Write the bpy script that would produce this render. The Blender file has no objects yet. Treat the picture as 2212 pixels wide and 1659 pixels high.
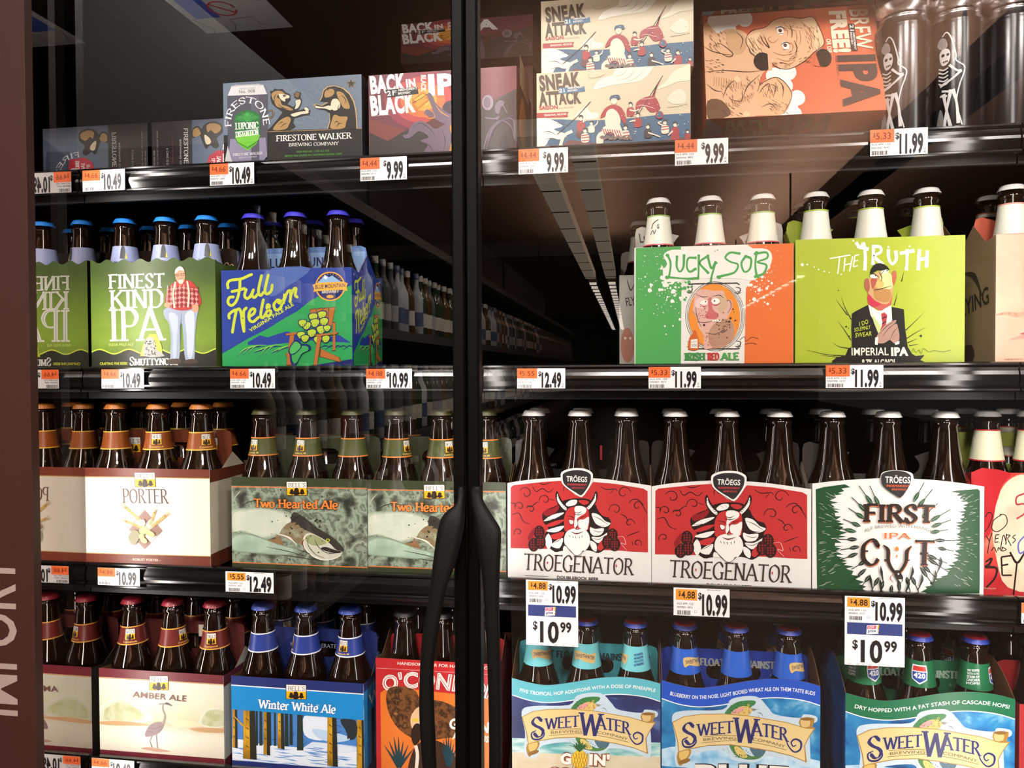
import bpy, bmesh, math, random
import numpy as np
from mathutils import Vector, Matrix

SC = bpy.context.scene
COL = SC.collection
random.seed(7)
FW, FH = 2212, 1659

# ---------------------------------------------------------------- camera
CAM = Vector((0.0, -1.0, 1.45))
FPX = 1651.5
YAW, PIT, ROL = 0.15468, 0.01981, -0.00479
_cy, _sy, _cp, _sp = math.cos(YAW), math.sin(YAW), math.cos(PIT), math.sin(PIT)
C_FW = Vector((-_sy*_cp, _cy*_cp, -_sp))
_r = Vector((_cy, _sy, 0)); _u = _r.cross(C_FW)
C_R = math.cos(ROL)*_r + math.sin(ROL)*_u
C_U = -math.sin(ROL)*_r + math.cos(ROL)*_u
cd = bpy.data.cameras.new('camera'); cam = bpy.data.objects.new('camera', cd); COL.objects.link(cam)
cd.sensor_fit = 'HORIZONTAL'; cd.sensor_width = 36.0; cd.lens = 36.0*FPX/FW
cd.clip_start = 0.01; cd.clip_end = 100
M = Matrix((C_R, C_U, -C_FW)).transposed().to_4x4(); M.translation = CAM
cam.matrix_world = M
SC.camera = cam

# ---------------------------------------------------------------- world, light, exposure
wd = bpy.data.worlds.new('store_world'); SC.world = wd; wd.use_nodes = True
wd.node_tree.nodes['Background'].inputs[0].default_value = (1.0, 0.9, 0.82, 1)
wd.node_tree.nodes['Background'].inputs[1].default_value = 0.10
SC.view_settings.view_transform = 'Standard'
SC.view_settings.look = 'None'
SC.view_settings.exposure = 0.0
SC.view_settings.gamma = 1.0
SC.view_settings.use_curve_mapping = False
SC.cycles.max_bounces = 10
SC.cycles.transparent_max_bounces = 16
SC.cycles.caustics_reflective = False
SC.cycles.caustics_refractive = False
SC.cycles.sample_clamp_indirect = 4.0
STRIP_E, STRIP_R, STRIP_M, AISLE_E = 60.0, 15.0, 15.0, 96.0          # strength of the case strips (middle one added), watts of each added ceiling panel

# ---------------------------------------------------------------- materials
def lin(c):
    c /= 255.0
    return c/12.92 if c <= 0.04045 else ((c+0.055)/1.055)**2.4
def rgb(h):
    h = h.lstrip('#')
    return tuple(lin(int(h[i:i+2], 16)) for i in (0, 2, 4)) + (1.0,)
MATS = {}
def mat(name, hexc, rough=0.4, spec=0.5, metal=0.0, coat=0.0, emit=0.0, bump=0.0, bscale=60.0, trans=0.0):
    if name in MATS: return MATS[name]
    m = bpy.data.materials.new(name); m.use_nodes = True
    n = m.node_tree.nodes; b = n['Principled BSDF']
    c = rgb(hexc) if isinstance(hexc, str) else hexc
    b.inputs['Base Color'].default_value = c
    b.inputs['Roughness'].default_value = rough
    b.inputs['Specular IOR Level'].default_value = spec
    b.inputs['Metallic'].default_value = metal
    b.inputs['Coat Weight'].default_value = coat
    b.inputs['Coat Roughness'].default_value = 0.08
    b.inputs['Transmission Weight'].default_value = trans
    if emit:
        b.inputs['Emission Color'].default_value = c
        b.inputs['Emission Strength'].default_value = emit
    if bump:
        t = n.new('ShaderNodeTexNoise'); t.inputs['Scale'].default_value = bscale; t.inputs['Detail'].default_value = 3
        k = n.new('ShaderNodeTexCoord'); p = n.new('ShaderNodeBump'); p.inputs['Strength'].default_value = bump; p.inputs['Distance'].default_value = 0.002
        L = m.node_tree.links
        L.new(k.outputs['Object'], t.inputs['Vector']); L.new(t.outputs['Fac'], p.inputs['Height']); L.new(p.outputs['Normal'], b.inputs['Normal'])
    MATS[name] = m
    return m
def ink(c):
    """printed carton ink of one colour, or a ready material"""
    if not isinstance(c, str): return c
    return mat('print_' + c.lstrip('#'), c, rough=0.36, spec=0.42)
def noise_ink(name, stops, scale=30.0, detail=4.0, stretch=(1, 1, 1), dist=0.0, rough=0.36, lo=0.3, hi=0.7):
    """print with a mottled, painted pattern: noise through a colour ramp"""
    if name in MATS: return MATS[name]
    m = mat(name, stops[0], rough=rough, spec=0.42); n = m.node_tree.nodes; L = m.node_tree.links
    k = n.new('ShaderNodeTexCoord'); mp = n.new('ShaderNodeMapping'); mp.inputs['Scale'].default_value = stretch
    t = n.new('ShaderNodeTexNoise'); t.inputs['Scale'].default_value = scale; t.inputs['Detail'].default_value = detail; t.inputs['Distortion'].default_value = dist
    r = n.new('ShaderNodeValToRGB'); e = r.color_ramp.elements
    for i, s in enumerate(stops):
        pos = lo + (hi-lo)*i/max(1, len(stops)-1)
        q = e[i] if i < 2 else e.new(pos)
        q.position = pos
    for i, s in enumerate(stops): e[i].color = rgb(s)
    L.new(k.outputs['Object'], mp.inputs['Vector']); L.new(mp.outputs['Vector'], t.inputs['Vector'])
    L.new(t.outputs['Fac'], r.inputs['Fac']); L.new(r.outputs['Color'], n['Principled BSDF'].inputs['Base Color'])
    return m
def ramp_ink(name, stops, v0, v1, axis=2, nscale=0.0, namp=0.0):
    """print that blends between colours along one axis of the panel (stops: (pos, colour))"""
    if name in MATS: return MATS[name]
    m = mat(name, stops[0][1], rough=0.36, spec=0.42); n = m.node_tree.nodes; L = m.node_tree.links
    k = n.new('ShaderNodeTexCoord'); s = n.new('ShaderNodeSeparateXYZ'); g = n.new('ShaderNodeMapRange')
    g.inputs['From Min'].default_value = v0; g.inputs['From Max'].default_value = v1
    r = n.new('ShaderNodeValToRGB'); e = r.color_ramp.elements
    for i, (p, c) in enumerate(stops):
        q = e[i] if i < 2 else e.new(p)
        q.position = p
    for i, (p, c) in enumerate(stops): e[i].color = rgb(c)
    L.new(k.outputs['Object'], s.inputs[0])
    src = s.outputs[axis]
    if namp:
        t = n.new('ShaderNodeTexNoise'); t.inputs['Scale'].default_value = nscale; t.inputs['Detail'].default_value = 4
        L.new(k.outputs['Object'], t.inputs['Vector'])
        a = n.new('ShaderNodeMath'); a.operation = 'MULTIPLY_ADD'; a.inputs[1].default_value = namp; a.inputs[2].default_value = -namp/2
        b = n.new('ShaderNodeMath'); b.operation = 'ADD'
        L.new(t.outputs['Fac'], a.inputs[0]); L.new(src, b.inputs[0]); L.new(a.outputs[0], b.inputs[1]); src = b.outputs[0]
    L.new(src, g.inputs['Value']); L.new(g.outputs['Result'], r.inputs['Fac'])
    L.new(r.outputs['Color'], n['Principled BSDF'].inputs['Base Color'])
    return m

BLACK = mat('black_plastic', '050404', rough=0.5, spec=0.12)
BLACKM = mat('black_enamel_steel', '070606', rough=0.45, spec=0.3, bump=0.05)
RUBBER = mat('black_rubber', '0c0a09', rough=0.6, spec=0.22, bump=0.1, bscale=300)
KRAFT = mat('kraft_board', '6a4a33', rough=0.8, spec=0.2, bump=0.15, bscale=200)
GLASSB = mat('brown_bottle_glass', '170a04', rough=0.04, spec=0.6, coat=0.3)
PAPER = mat('tag_paper', 'f4f1f1', rough=0.5, spec=0.3)

# ---------------------------------------------------------------- object helpers
def tag(o, label=None, cat=None, group=None, kind=None):
    if label: o['label'] = label
    if cat: o['category'] = cat
    if group: o['group'] = group
    if kind: o['kind'] = kind
    return o
def empty(name, loc=(0, 0, 0), rz=0.0):
    o = bpy.data.objects.new(name, None); COL.objects.link(o); o.empty_display_size = 0.02
    o.location = loc; o.rotation_euler = (0, 0, rz)
    return o
def mesh_obj(name, verts, faces, mats, parent=None, midx=None, smooth=False):
    me = bpy.data.meshes.new(name); me.from_pydata([tuple(v) for v in verts], [], faces)
    for m in (mats if isinstance(mats, (list, tuple)) else [mats]): me.materials.append(m)
    if midx is not None: me.polygons.foreach_set('material_index', midx)
    if smooth: me.polygons.foreach_set('use_smooth', [True]*len(me.polygons))
    me.update()
    o = bpy.data.objects.new(name, me); COL.objects.link(o); o.parent = parent
    return o
def copy_tree(o, parent=None):
    c = o.copy(); COL.objects.link(c); c.parent = parent
    for ch in o.children: copy_tree(ch, c)
    return c
class MB:
    """collects boxes, prisms and lathes into one mesh"""
    def __init__(s): s.v = []; s.f = []
    def box(s, x0, x1, y0, y1, z0, z1):
        b = len(s.v)
        s.v += [(x, y, z) for z in (z0, z1) for y in (y0, y1) for x in (x0, x1)]
        s.f += [tuple(b+i for i in q) for q in ((0, 2, 3, 1), (4, 5, 7, 6), (0, 1, 5, 4), (2, 6, 7, 3), (0, 4, 6, 2), (1, 3, 7, 5))]
        return s
    def rbox(s, x0, x1, y0, y1, z0, z1, r):
        """box with its four upright edges chamfered"""
        pts = [(x0+r, y0), (x1-r, y0), (x1, y0+r), (x1, y1-r), (x1-r, y1), (x0+r, y1), (x0, y1-r), (x0, y0+r)]
        b = len(s.v); n = 8
        s.v += [(x, y, z0) for x, y in pts] + [(x, y, z1) for x, y in pts]
        s.f += [tuple(b+i for i in reversed(range(n))), tuple(b+n+i for i in range(n))]
        s.f += [(b+i, b+(i+1) % n, b+n+(i+1) % n, b+n+i) for i in range(n)]
        return s
    def lathe(s, prof, n=28, cx=0, cy=0, cap=True):
        b = len(s.v); m = len(prof)
        for r, z in prof:
            s.v += [(cx+r*math.cos(2*math.pi*i/n), cy+r*math.sin(2*math.pi*i/n), z) for i in range(n)]
        for j in range(m-1):
            for i in range(n):
                i2 = (i+1) % n
                s.f.append((b+j*n+i, b+j*n+i2, b+(j+1)*n+i2, b+(j+1)*n+i))
        if cap:
            s.f.append(tuple(b+i for i in reversed(range(n)))); s.f.append(tuple(b+(m-1)*n+i for i in range(n)))
        return s
    def extrude_x(s, prof, x0, x1):
        """closed profile of (y, z) points drawn out along x"""
        b = len(s.v); n = len(prof)
        s.v += [(x0, y, z) for y, z in prof] + [(x1, y, z) for y, z in prof]
        s.f += [tuple(b+i for i in range(n)), tuple(b+n+i for i in reversed(range(n)))]
        s.f += [(b+i, b+n+i, b+n+(i+1) % n, b+(i+1) % n) for i in range(n)]
        return s
    def build(s, name, m, parent=None, smooth=False):
        return mesh_obj(name, s.v, s.f, m, parent, smooth=smooth)

# ---------------------------------------------------------------- photo rays (places only; everything stands in real space)
def ray_xz(px, py, Y):
    d = C_R*((px-FW/2)/FPX) - C_U*((py-FH/2)/FPX) + C_FW
    t = (Y-CAM.y)/d.y
    return CAM.x+d.x*t, CAM.z+d.z*t
def homography(src, dst):
    A = []
    for (x, y), (u, v) in zip(src, dst):
        A.append([x, y, 1, 0, 0, 0, -u*x, -u*y, u]); A.append([0, 0, 0, x, y, 1, -v*x, -v*y, v])
    A = np.array(A, float)
    h = np.linalg.solve(A[:, :8], A[:, 8])
    return np.append(h, 1).reshape(3, 3)

# ---------------------------------------------------------------- curves
def cr(pts, n=6, closed=False):
    """smooth curve through the points"""
    P = [np.array(p, float) for p in pts]
    if len(P) < 3: return [tuple(p) for p in P]
    out = []; m = len(P); rng = range(m if closed else m-1)
    for i in rng:
        p1, p2 = P[i], P[(i+1) % m]
        p0 = P[i-1] if (closed or i > 0) else 2*p1-p2
        p3 = P[(i+2) % m] if (closed or i+2 < m) else 2*p2-p1
        for k in range(n):
            t = k/n
            out.append(tuple(0.5*((2*p1)+(-p0+p2)*t+(2*p0-5*p1+4*p2-p3)*t*t+(-p0+3*p1-3*p2+p3)*t**3)))
    if not closed: out.append(tuple(P[-1]))
    return out
def ribbon(pts, w):
    """quads of a band of width w (number or one per point) along the points"""
    P = np.array(pts, float); n = len(P)
    W = np.full(n, w, float) if np.isscalar(w) else np.interp(np.linspace(0, 1, n), np.linspace(0, 1, len(w)), w)
    T = np.zeros_like(P); T[1:-1] = P[2:]-P[:-2]; T[0] = P[1]-P[0]; T[-1] = P[-1]-P[-2]
    L = np.linalg.norm(T, axis=1); L[L < 1e-9] = 1; T /= L[:, None]
    N = np.stack([-T[:, 1], T[:, 0]], 1)
    A = P+N*W[:, None]/2; B = P-N*W[:, None]/2
    return [[tuple(A[i]), tuple(A[i+1]), tuple(B[i+1]), tuple(B[i])] for i in range(n-1)]

# ---------------------------------------------------------------- lettering
FONT_CACHE = {}
def font_mesh(txt, bold):
    """flat mesh of a word in Blender's built-in typeface; x from 0 to 1, y in capital heights"""
    if 'M' in txt or 'W' in txt: bold = min(bold, 0.014)
    key = (txt, bold)
    if key in FONT_CACHE: return FONT_CACHE[key]
    c = bpy.data.curves.new('t', 'FONT'); c.body = txt; c.size = 1.0; c.offset = bold; c.space_character = 1.0+max(0, bold)*1.6; c.resolution_u = 3; c.fill_mode = 'FRONT'
    o = bpy.data.objects.new('t', c)
    me = bpy.data.meshes.new_from_object(o)
    v = np.array([(p.co.x, p.co.y) for p in me.vertices]) if len(me.vertices) else np.zeros((1, 2))
    f = [tuple(p.vertices) for p in me.polygons]
    bpy.data.objects.remove(o); bpy.data.curves.remove(c); bpy.data.meshes.remove(me)
    asp = (v[:, 0].max()-v[:, 0].min())/0.729
    v[:, 0] = (v[:, 0]-v[:, 0].min())/max(1e-6, v[:, 0].max()-v[:, 0].min()); v[:, 1] /= 0.729
    FONT_CACHE[key] = (v, f, asp)
    return FONT_CACHE[key]
# pen-stroke roman capitals and a few small letters: width | strokes (L straight, C curved; s = foot serif, v = arm serif)
GLY = {
'A': '.78|L.05,0s .38,1|L.38,1 .72,0s|L.17,.34 .58,.34', 'B': '.66|L.15,0s .15,1s|C.15,.98 .42,.96 .53,.76 .42,.56 .15,.52|C.15,.52 .48,.5 .6,.27 .48,.04 .15,.02',
'C': '.7|C.63,.74v .5,.96 .34,.99 .12,.78 .08,.5 .12,.22 .34,.01 .52,.05 .64,.25', 'D': '.74|L.15,0s .15,1s|C.15,.98 .45,.96 .65,.72 .66,.5 .64,.28 .45,.04 .15,.02',
'E': '.62|L.14,0s .14,1s|L.14,.98 .56,.98v|L.14,.52 .46,.52v|L.14,.02 .58,.02v', 'F': '.58|L.14,0s .14,1s|L.14,.98 .54,.98v|L.14,.52 .44,.52v',
'G': '.74|C.64,.76v .5,.97 .34,.99 .12,.78 .08,.5 .12,.22 .34,.01 .54,.05 .62,.14|L.62,.0 .62,.42s', 'H': '.78|L.14,0s .14,1s|L.64,0s .64,1s|L.14,.52 .64,.52',
'I': '.32|L.16,0s .16,1s', 'J': '.46|C.3,1s .3,.3 .24,.04 .08,.06', 'Z': '.62|L.08,.98v .56,.98|L.56,.98 .07,.02|L.07,.02 .58,.02v', 'K': '.72|L.14,0s .14,1s|L.62,1s .14,.42|L.3,.58 .66,0s', 'L': '.58|L.14,0s .14,1s|L.14,.02 .54,.02v',
'M': '.9|L.12,0s .14,1s|L.14,1 .45,.12|L.45,.12 .76,1|L.76,1s .78,0s', 'N': '.78|L.13,0s .13,1s|L.13,1 .65,0|L.65,0 .65,1s', 'O': '.76|C.38,1 .14,.82 .08,.5 .14,.18 .38,0 .62,.18 .68,.5 .62,.82 .38,1',
'P': '.62|L.15,0s .15,1s|C.15,.98 .44,.96 .57,.73 .44,.48 .15,.46', 'R': '.7|L.15,0s .15,1s|C.15,.98 .42,.96 .54,.75 .42,.53 .15,.5|L.34,.5 .66,0s',
'S': '.58|C.5,.78v .38,.98 .22,.97 .1,.78 .2,.59 .4,.42 .48,.24 .36,.03 .2,.02 .08,.22v', 'T': '.68|L.34,0s .34,.98|L.04,.97v .64,.97v', 'U': '.74|C.14,1s .14,.5 .16,.18 .36,.01 .56,.18 .6,.5 .6,1s',
'V': '.74|L.05,1s .37,0|L.37,0 .69,1s', 'W': '1.06|L.05,1s .3,0|L.3,0 .53,.95|L.53,.95 .76,0|L.76,0 1.01,1s', 'Y': '.72|L.05,1s .36,.48|L.67,1s .36,.48|L.36,.48 .36,0s', 'X': '.7|L.06,1s .64,0s|L.62,1s .06,0s',
'a': '.54|C.1,.55 .24,.68 .38,.58 .4,.4|L.4,.5 .42,0s|C.4,.36 .18,.34 .1,.16 .2,.01 .4,.16', 'd': '.6|L.46,1s .46,0s|C.46,.55 .28,.68 .1,.5 .08,.32 .14,.08 .3,.0 .46,.12',
'e': '.54|L.09,.35 .46,.37|C.46,.37 .42,.6 .27,.68 .11,.55 .08,.32 .16,.08 .3,.0 .47,.12', 'h': '.62|L.13,0s .13,1s|C.13,.5 .3,.68 .46,.55 .48,.35 .48,0s', 'i': '.3|L.15,0s .15,.66s|L.15,.82 .15,.96',
'l': '.3|L.15,0s .15,1s', 'n': '.62|L.13,0s .13,.66s|C.13,.5 .3,.68 .46,.55 .48,.35 .48,0s', 'o': '.56|C.28,.68 .12,.56 .08,.34 .12,.12 .28,0 .44,.12 .48,.34 .44,.56 .28,.68',
'r': '.46|L.13,0s .13,.66s|C.13,.46 .26,.66 .42,.62', 't': '.4|C.17,.92 .17,.2 .24,.02 .38,.1|L.04,.66 .36,.66', 'w': '.8|L.04,.66s .22,0|L.22,0 .4,.62|L.4,.62 .58,0|L.58,0 .76,.66s',
"'": '.22|L.12,1 .09,.78', ' ': '.34|', '.': '.24|L.12,0 .12,.12', '!': '.3|L.15,.3 .15,1|L.15,0 .15,.12', 'y': '.6|L.06,.66s .3,.05|C.54,.66s .3,.05 .2,-.2 .06,-.24', 's': '.46|C.4,.54v .28,.67 .12,.58 .14,.42 .36,.27 .38,.1 .24,-.01 .08,.1v', '?': '.5|C.08,.8 .24,1 .42,.8 .25,.5 .25,.3', 'm': '.94|L.13,0s .13,.66s|C.13,.5 .28,.68 .42,.55 .44,.35 .44,0s|C.44,.5 .6,.68 .74,.55 .76,.35 .76,0s'}
def gly_parse():
    out = {}
    for ch, s in GLY.items():
        parts = s.split('|'); st = []
        for q in parts[1:]:
            if not q: continue
            pts, fl = [], []
            for tok in q[1:].split():
                e = ''
                if tok[-1] in 'sv': e = tok[-1]; tok = tok[:-1]
                x, y = tok.split(','); pts.append((float(x), float(y))); fl.append(e)
            st.append((q[0], pts, fl[0], fl[-1]))
        out[ch] = (float(parts[0]), st)
    return out
GLYPH = gly_parse()
def pen_text(txt, length, h, a=0.17, b=0.07, serif=0.09, grow=0.0, small=None, nib=0.3):
    """quads of a line of pen-stroke letters; x in px along the line, y up in px. small: height of letters after the first of a word"""
    wn = 0; sizes = []
    first = True
    for ch in txt:
        s = 1.0
        if small:
            if ch == ' ': first = True
            else: s = 1.0 if first else small; first = False
        sizes.append(s); wn += (GLYPH.get(ch) or GLYPH[ch.upper()])[0]*s
    sx = length/(wn*h); x = 0; polys = []
    for ch, s in zip(txt, sizes):
        w, st = GLYPH.get(ch) or GLYPH[ch.upper()]
        for typ, pts, e0, e1 in st:
            q = [((x+px*s*sx)*h, py*s*h) for px, py in pts]
            q = cr(q, 6) if typ == 'C' else q
            if typ == 'L' and len(q) == 2:
                q = [tuple(np.array(q[0])*(1-t)+np.array(q[1])*t) for t in (0, 0.5, 1)]
            P = np.array(q); T = np.gradient(P, axis=0); th = np.arctan2(T[:, 1], T[:, 0])
            W = np.sqrt((a*np.sin(th-nib))**2+(b*np.cos(th-nib))**2)*h+grow*h
            if grow and typ == 'L':
                d = P[-1]-P[0]; d = d/max(1e-9, np.linalg.norm(d)); P[0] -= d*grow*h/2; P[-1] += d*grow*h/2
            polys += ribbon(P, list(W))
            for (pt, e) in ((q[0], e0), (q[-1], e1)):
                if e == 's':
                    hw, ht = (serif+a/2)*h+grow*h/2, b*h*0.55+grow*h/2
                    dy = b*h*0.5 if pt[1] < h*0.3 else -b*h*0.5
                    polys.append([(pt[0]-hw, pt[1]+dy-ht), (pt[0]+hw, pt[1]+dy-ht), (pt[0]+hw, pt[1]+dy+ht), (pt[0]-hw, pt[1]+dy+ht)])
                elif e == 'v':
                    hw, ht = b*h*0.55+grow*h/2, serif*1.1*h+grow*h/2
                    polys.append([(pt[0]-hw, pt[1]-ht), (pt[0]+hw, pt[1]-ht), (pt[0]+hw*0.6, pt[1]+ht), (pt[0]-hw*0.6, pt[1]+ht)])
        x += w*s*sx
    return polys

# ---------------------------------------------------------------- flat print on a panel
class Art:
    """collects inked shapes given in picture units of one panel and lays them on that panel as thin print, layer over layer"""
    def __init__(s, parent, H=None, view=(0, 0, 1.0), frame=None, base=2e-4, step=2.2e-5):
        s.parent, s.H, s.view, s.base, s.step = parent, H, view, base, step
        s.frame = frame or (lambda u, v, o: (u, -o, v))
        s.k = 0; s.cut = None; s.clip = None; s.reset()
    @staticmethod
    def half(P, x, sg, ax=0):
        """part of polygon P on one side of the line where axis ax equals x"""
        out = []
        for i in range(len(P)):
            p, q = P[i-1], P[i]; a, b = sg*(p[ax]-x), sg*(q[ax]-x)
            if (a >= 0) != (b >= 0):
                t = a/(a-b); out.append((p[0]+(q[0]-p[0])*t, p[1]+(q[1]-p[1])*t))
            if b >= 0: out.append(q)
        return out
    def slices(s, Q):
        """cut a polygon into small cells so that it can follow a curved label"""
        todo = [Q]
        for ax in (0, 1):
            res = []
            for P0 in todo:
                lo, hi = min(p[ax] for p in P0), max(p[ax] for p in P0)
                for k in range(math.floor(lo/s.cut), math.ceil(hi/s.cut)):
                    P = s.half(s.half(P0, k*s.cut, 1, ax), (k+1)*s.cut, -1, ax)
                    if len(P) > 2: res.append(P)
            todo = res
        return todo
    def trim(s, Q):
        u0, u1, v0, v1 = s.clip
        for x, sg, ax in ((u0, 1, 0), (u1, -1, 0), (v0, 1, 1), (v1, -1, 1)):
            if any(sg*(p[ax]-x) < 0 for p in Q): Q = s.half(Q, x, sg, ax)
            if len(Q) < 3: return None
        return Q
    def reset(s): s.v = []; s.f = []; s.mi = []; s.ms = []
    def uv(s, p):
        x = s.view[0]+p[0]/s.view[2]; y = s.view[1]+p[1]/s.view[2]
        if s.H is None: return (p[0], p[1])
        q = s.H @ np.array((x, y, 1.0))
        return (q[0]/q[2], q[1]/q[2])
    def polys(s, polys, c):
        m = ink(c)
        if m not in s.ms: s.ms.append(m)
        i = s.ms.index(m); s.k += 1; off = s.base+s.step*s.k
        todo = [[s.uv(p) for p in P] for P in polys]
        if s.clip: todo = [q for q in (s.trim(P) for P in todo) if q]
        if s.cut: todo = [q for P in todo for q in s.slices(P)]
        for j_, Q in enumerate(todo):
            b = len(s.v)
            ar = sum(Q[j-1][0]*Q[j][1]-Q[j][0]*Q[j-1][1] for j in range(len(Q)))
            if ar < 0: Q.reverse()
            s.v += [s.frame(u, v, off+(j_ % 16)*1.2e-6) for u, v in Q]
            s.f.append(tuple(range(b, b+len(Q)))); s.mi.append(i)
        return s
    def P(s, pts, c, sm=0):
        return s.polys([cr(pts, sm, True) if sm else pts], c)
    def R(s, x0, y0, x1, y1, c): return s.polys([[(x0, y0), (x1, y0), (x1, y1), (x0, y1)]], c)
    def S(s, pts, w, c, sm=5, closed=False):
        q = cr(pts, sm, closed) if sm else list(pts)
        if closed: q.append(q[0])
        return s.polys(ribbon(q, w), c)
    def SS(s, lines, w, c, sm=4):
        out = []
        for l in lines: out += ribbon(cr(l, sm) if sm else l, w)
        return s.polys(out, c)
    def E(s, cx, cy, rx, ry, c, n=28, rot=0.0):
        ca, sa = math.cos(rot), math.sin(rot)
        return s.polys([[(cx+rx*math.cos(t)*ca-ry*math.sin(t)*sa, cy+rx*math.cos(t)*sa+ry*math.sin(t)*ca) for t in [2*math.pi*i/n for i in range(n)]]], c)
    def dots(s, pts, c):
        return s.polys([[(x+r*math.cos(t), y+r*math.sin(t)) for t in [2*math.pi*i/8 for i in range(8)]] for x, y, r in pts], c)
    def _along(s, path):
        q = np.array(cr(path, 10) if len(path) > 2 else path, float)
        d = np.linalg.norm(np.diff(q, axis=0), axis=1); cum = np.concatenate([[0], np.cumsum(d)])
        def at(t, y, upright):
            L = min(max(t, 0), 1)*cum[-1]; i = min(len(d)-1, max(0, int(np.searchsorted(cum, L, 'right'))-1))
            k = (L-cum[i])/max(1e-9, d[i]); p = q[i]+(q[i+1]-q[i])*k
            if t < 0 or t > 1: p = p+(q[i+1]-q[i])/max(1e-9, d[i])*((t-min(max(t, 0), 1))*cum[-1])
            tv = (q[i+1]-q[i])/max(1e-9, d[i])
            n = np.array((tv[1], -tv[0])) if not upright else np.array((0.0, -1.0))
            if s.H is None: n = -n if not upright else np.array((0.0, 1.0))
            return tuple(p+n*y)
        return at, cum[-1]
    def T(s, txt, path, h, c, bold=0.0, upright=False, slant=0.0):
        """word in sans letters stretched along the path, capital height h"""
        v, f, asp = font_mesh(txt, bold); at, L = s._along(path)
        V = [at(x+slant*y*h/L, y*h, upright) for x, y in v]
        return s.polys([[V[i] for i in q] for q in f], c)
    def G(s, txt, path, h, c, upright=False, **kw):
        """word in pen-stroke roman letters along the path"""
        at, L = s._along(path)
        return s.polys([[at(x/L, y, upright) for x, y in q] for q in pen_text(txt, L, h, **kw)], c)
    def done(s, name, label=None):
        if s.f:
            o = mesh_obj(name, s.v, s.f, s.ms, s.parent, midx=s.mi)
            if label: o['label'] = label
        s.reset()
        return s
# ================================================================ the case
XM = -0.7738                       # mirrored end wall
GY = -0.138                        # glass plane
LIPZ = [1.45+z for z in (0.2860, 0.0052, -0.2745, -0.5555)]
FLOORZ = [z-0.012 for z in LIPZ]
RAILY = -0.014
def struct(name, mb, m, label, cat):
    o = mb.build(name, m); tag(o, label, cat, kind='structure'); return o
MIRROR = mat('mirror_polished_steel', 'b9b2ad', rough=0.02, metal=1.0)
CASEBLK = mat('case_liner_black', '060505', rough=0.65, spec=0.15, bump=0.05, bscale=40)
BROWN = mat('brown_laminate', '42261f', rough=0.5, spec=0.35, bump=0.06, bscale=500)
struct('wall_left', MB().box(XM-0.02, XM, -0.131, 0.66, 0.55, 2.0), MIRROR, 'mirrored steel end wall inside the cooler case', 'wall')
struct('wall_back', MB().box(-0.80, 1.3, 0.66, 0.69, 0.55, 2.0), CASEBLK, 'black back wall of the cooler case', 'wall')
struct('wall_right', MB().box(1.27, 1.30, -0.13, 0.66, 0.55, 2.0), CASEBLK, 'black far right end wall inside the cooler case', 'wall')
struct('ceiling', MB().box(-0.80, 1.3, -0.13, 0.69, 1.987, 2.02), CASEBLK, 'dark liner ceiling of the cooler case', 'ceiling')
struct('floor', MB().box(-0.80, 1.3, -0.13, 0.69, 0.50, 0.55), CASEBLK, 'dark bottom of the cooler case', 'floor')
# brown end panel with pale upright lettering
ep = empty('trim_1', (-0.9, -0.165, 0.0)); tag(ep, 'brown laminate end panel with pale upright lettering', 'panel', kind='structure')
MB().box(-0.35, 0.1725, 0.0, 0.012, 0.0, 2.6).build('panel_board', BROWN, ep)
a = Art(ep, None, frame=lambda u, v, o: (u, -o, v))
xb, zb0 = ray_xz(37, 1547, -0.165); _, zb1 = ray_xz(29, 1205, -0.165)
a.T('IMPORT', [(xb+0.9, zb0), (xb+0.9, zb1)], 0.062, mat('pale_vinyl', 'ab958c', rough=0.5), bold=0.02)
a.done('import_lettering', 'pale beige capital letters')

# LED strips at the door frames
def led_strip(x0, x1, y0, y1, label, power):
    LEDM = mat('led_lens_%d' % power, 'fff7f2', rough=0.4, emit=power)
    e = empty('led_strip', ((x0+x1)/2, y1, 0.62)); tag(e, label, 'light', 'door frame light strips')
    w = (x1-x0)/2
    MB().box(-w, w, y0-y1, -0.004, 0, 1.36).build('lens', LEDM, e)
    MB().box(-w-0.001, w+0.001, -0.004, 0, -0.005, 1.365).build('channel', mat('aluminium_channel', '9a9690', rough=0.35, metal=1.0), e)
    e.rotation_euler.z = math.pi
    e.location.y = y0
    return e
led_strip(-0.7735, -0.7680, -0.1310, -0.1200, 'upright light strip behind the brown end panel', STRIP_E)
led_strip(0.418, 0.440, -0.1290, -0.1180, 'upright light strip on the right door frame', STRIP_R)
led_strip(-0.2040, -0.1875, -0.1240, -0.1150, 'added upright light strip hidden behind the middle door stiles', STRIP_M)  # added strip, brightens the packs in the middle
# sticker under the case ceiling
st = empty('handling_sticker', (0, 0, 1.987)); tag(st, 'grey handling sticker with blue blocks and a red ban sign under the case ceiling', 'sticker')
sx0, _ = ray_xz(447, 27, 0.14); sx1, _ = ray_xz(632, 15, 0.14)
MB().box(sx0, sx1, -0.11, 0.14, -0.0008, 0.0).build('sheet', mat('sticker_grey', '8f8d8c', rough=0.5), st)
a = Art(st, None, frame=lambda u, v, o: (sx0+u, 0.14-v, -0.0008-o), base=1e-4)
W_ = sx1-sx0
a.R(0.012, 0.05, 0.052, 0.30, '3a4a8c'); a.R(W_-0.014, 0.09, W_, 0.30, '3a4a8c')
a.S([(0.012, 0.0), (0.02, 0.012), (0.012, 0.03), (0.006, 0.05)], 0.0012, '3c3a3a'); a.S([(0.05, 0.004), (0.06, 0.02), (0.06, 0.04), (0.1, 0.045), (0.1, 0.02), (0.115, 0.01)], 0.0012, '3c3a3a', 0)
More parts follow.
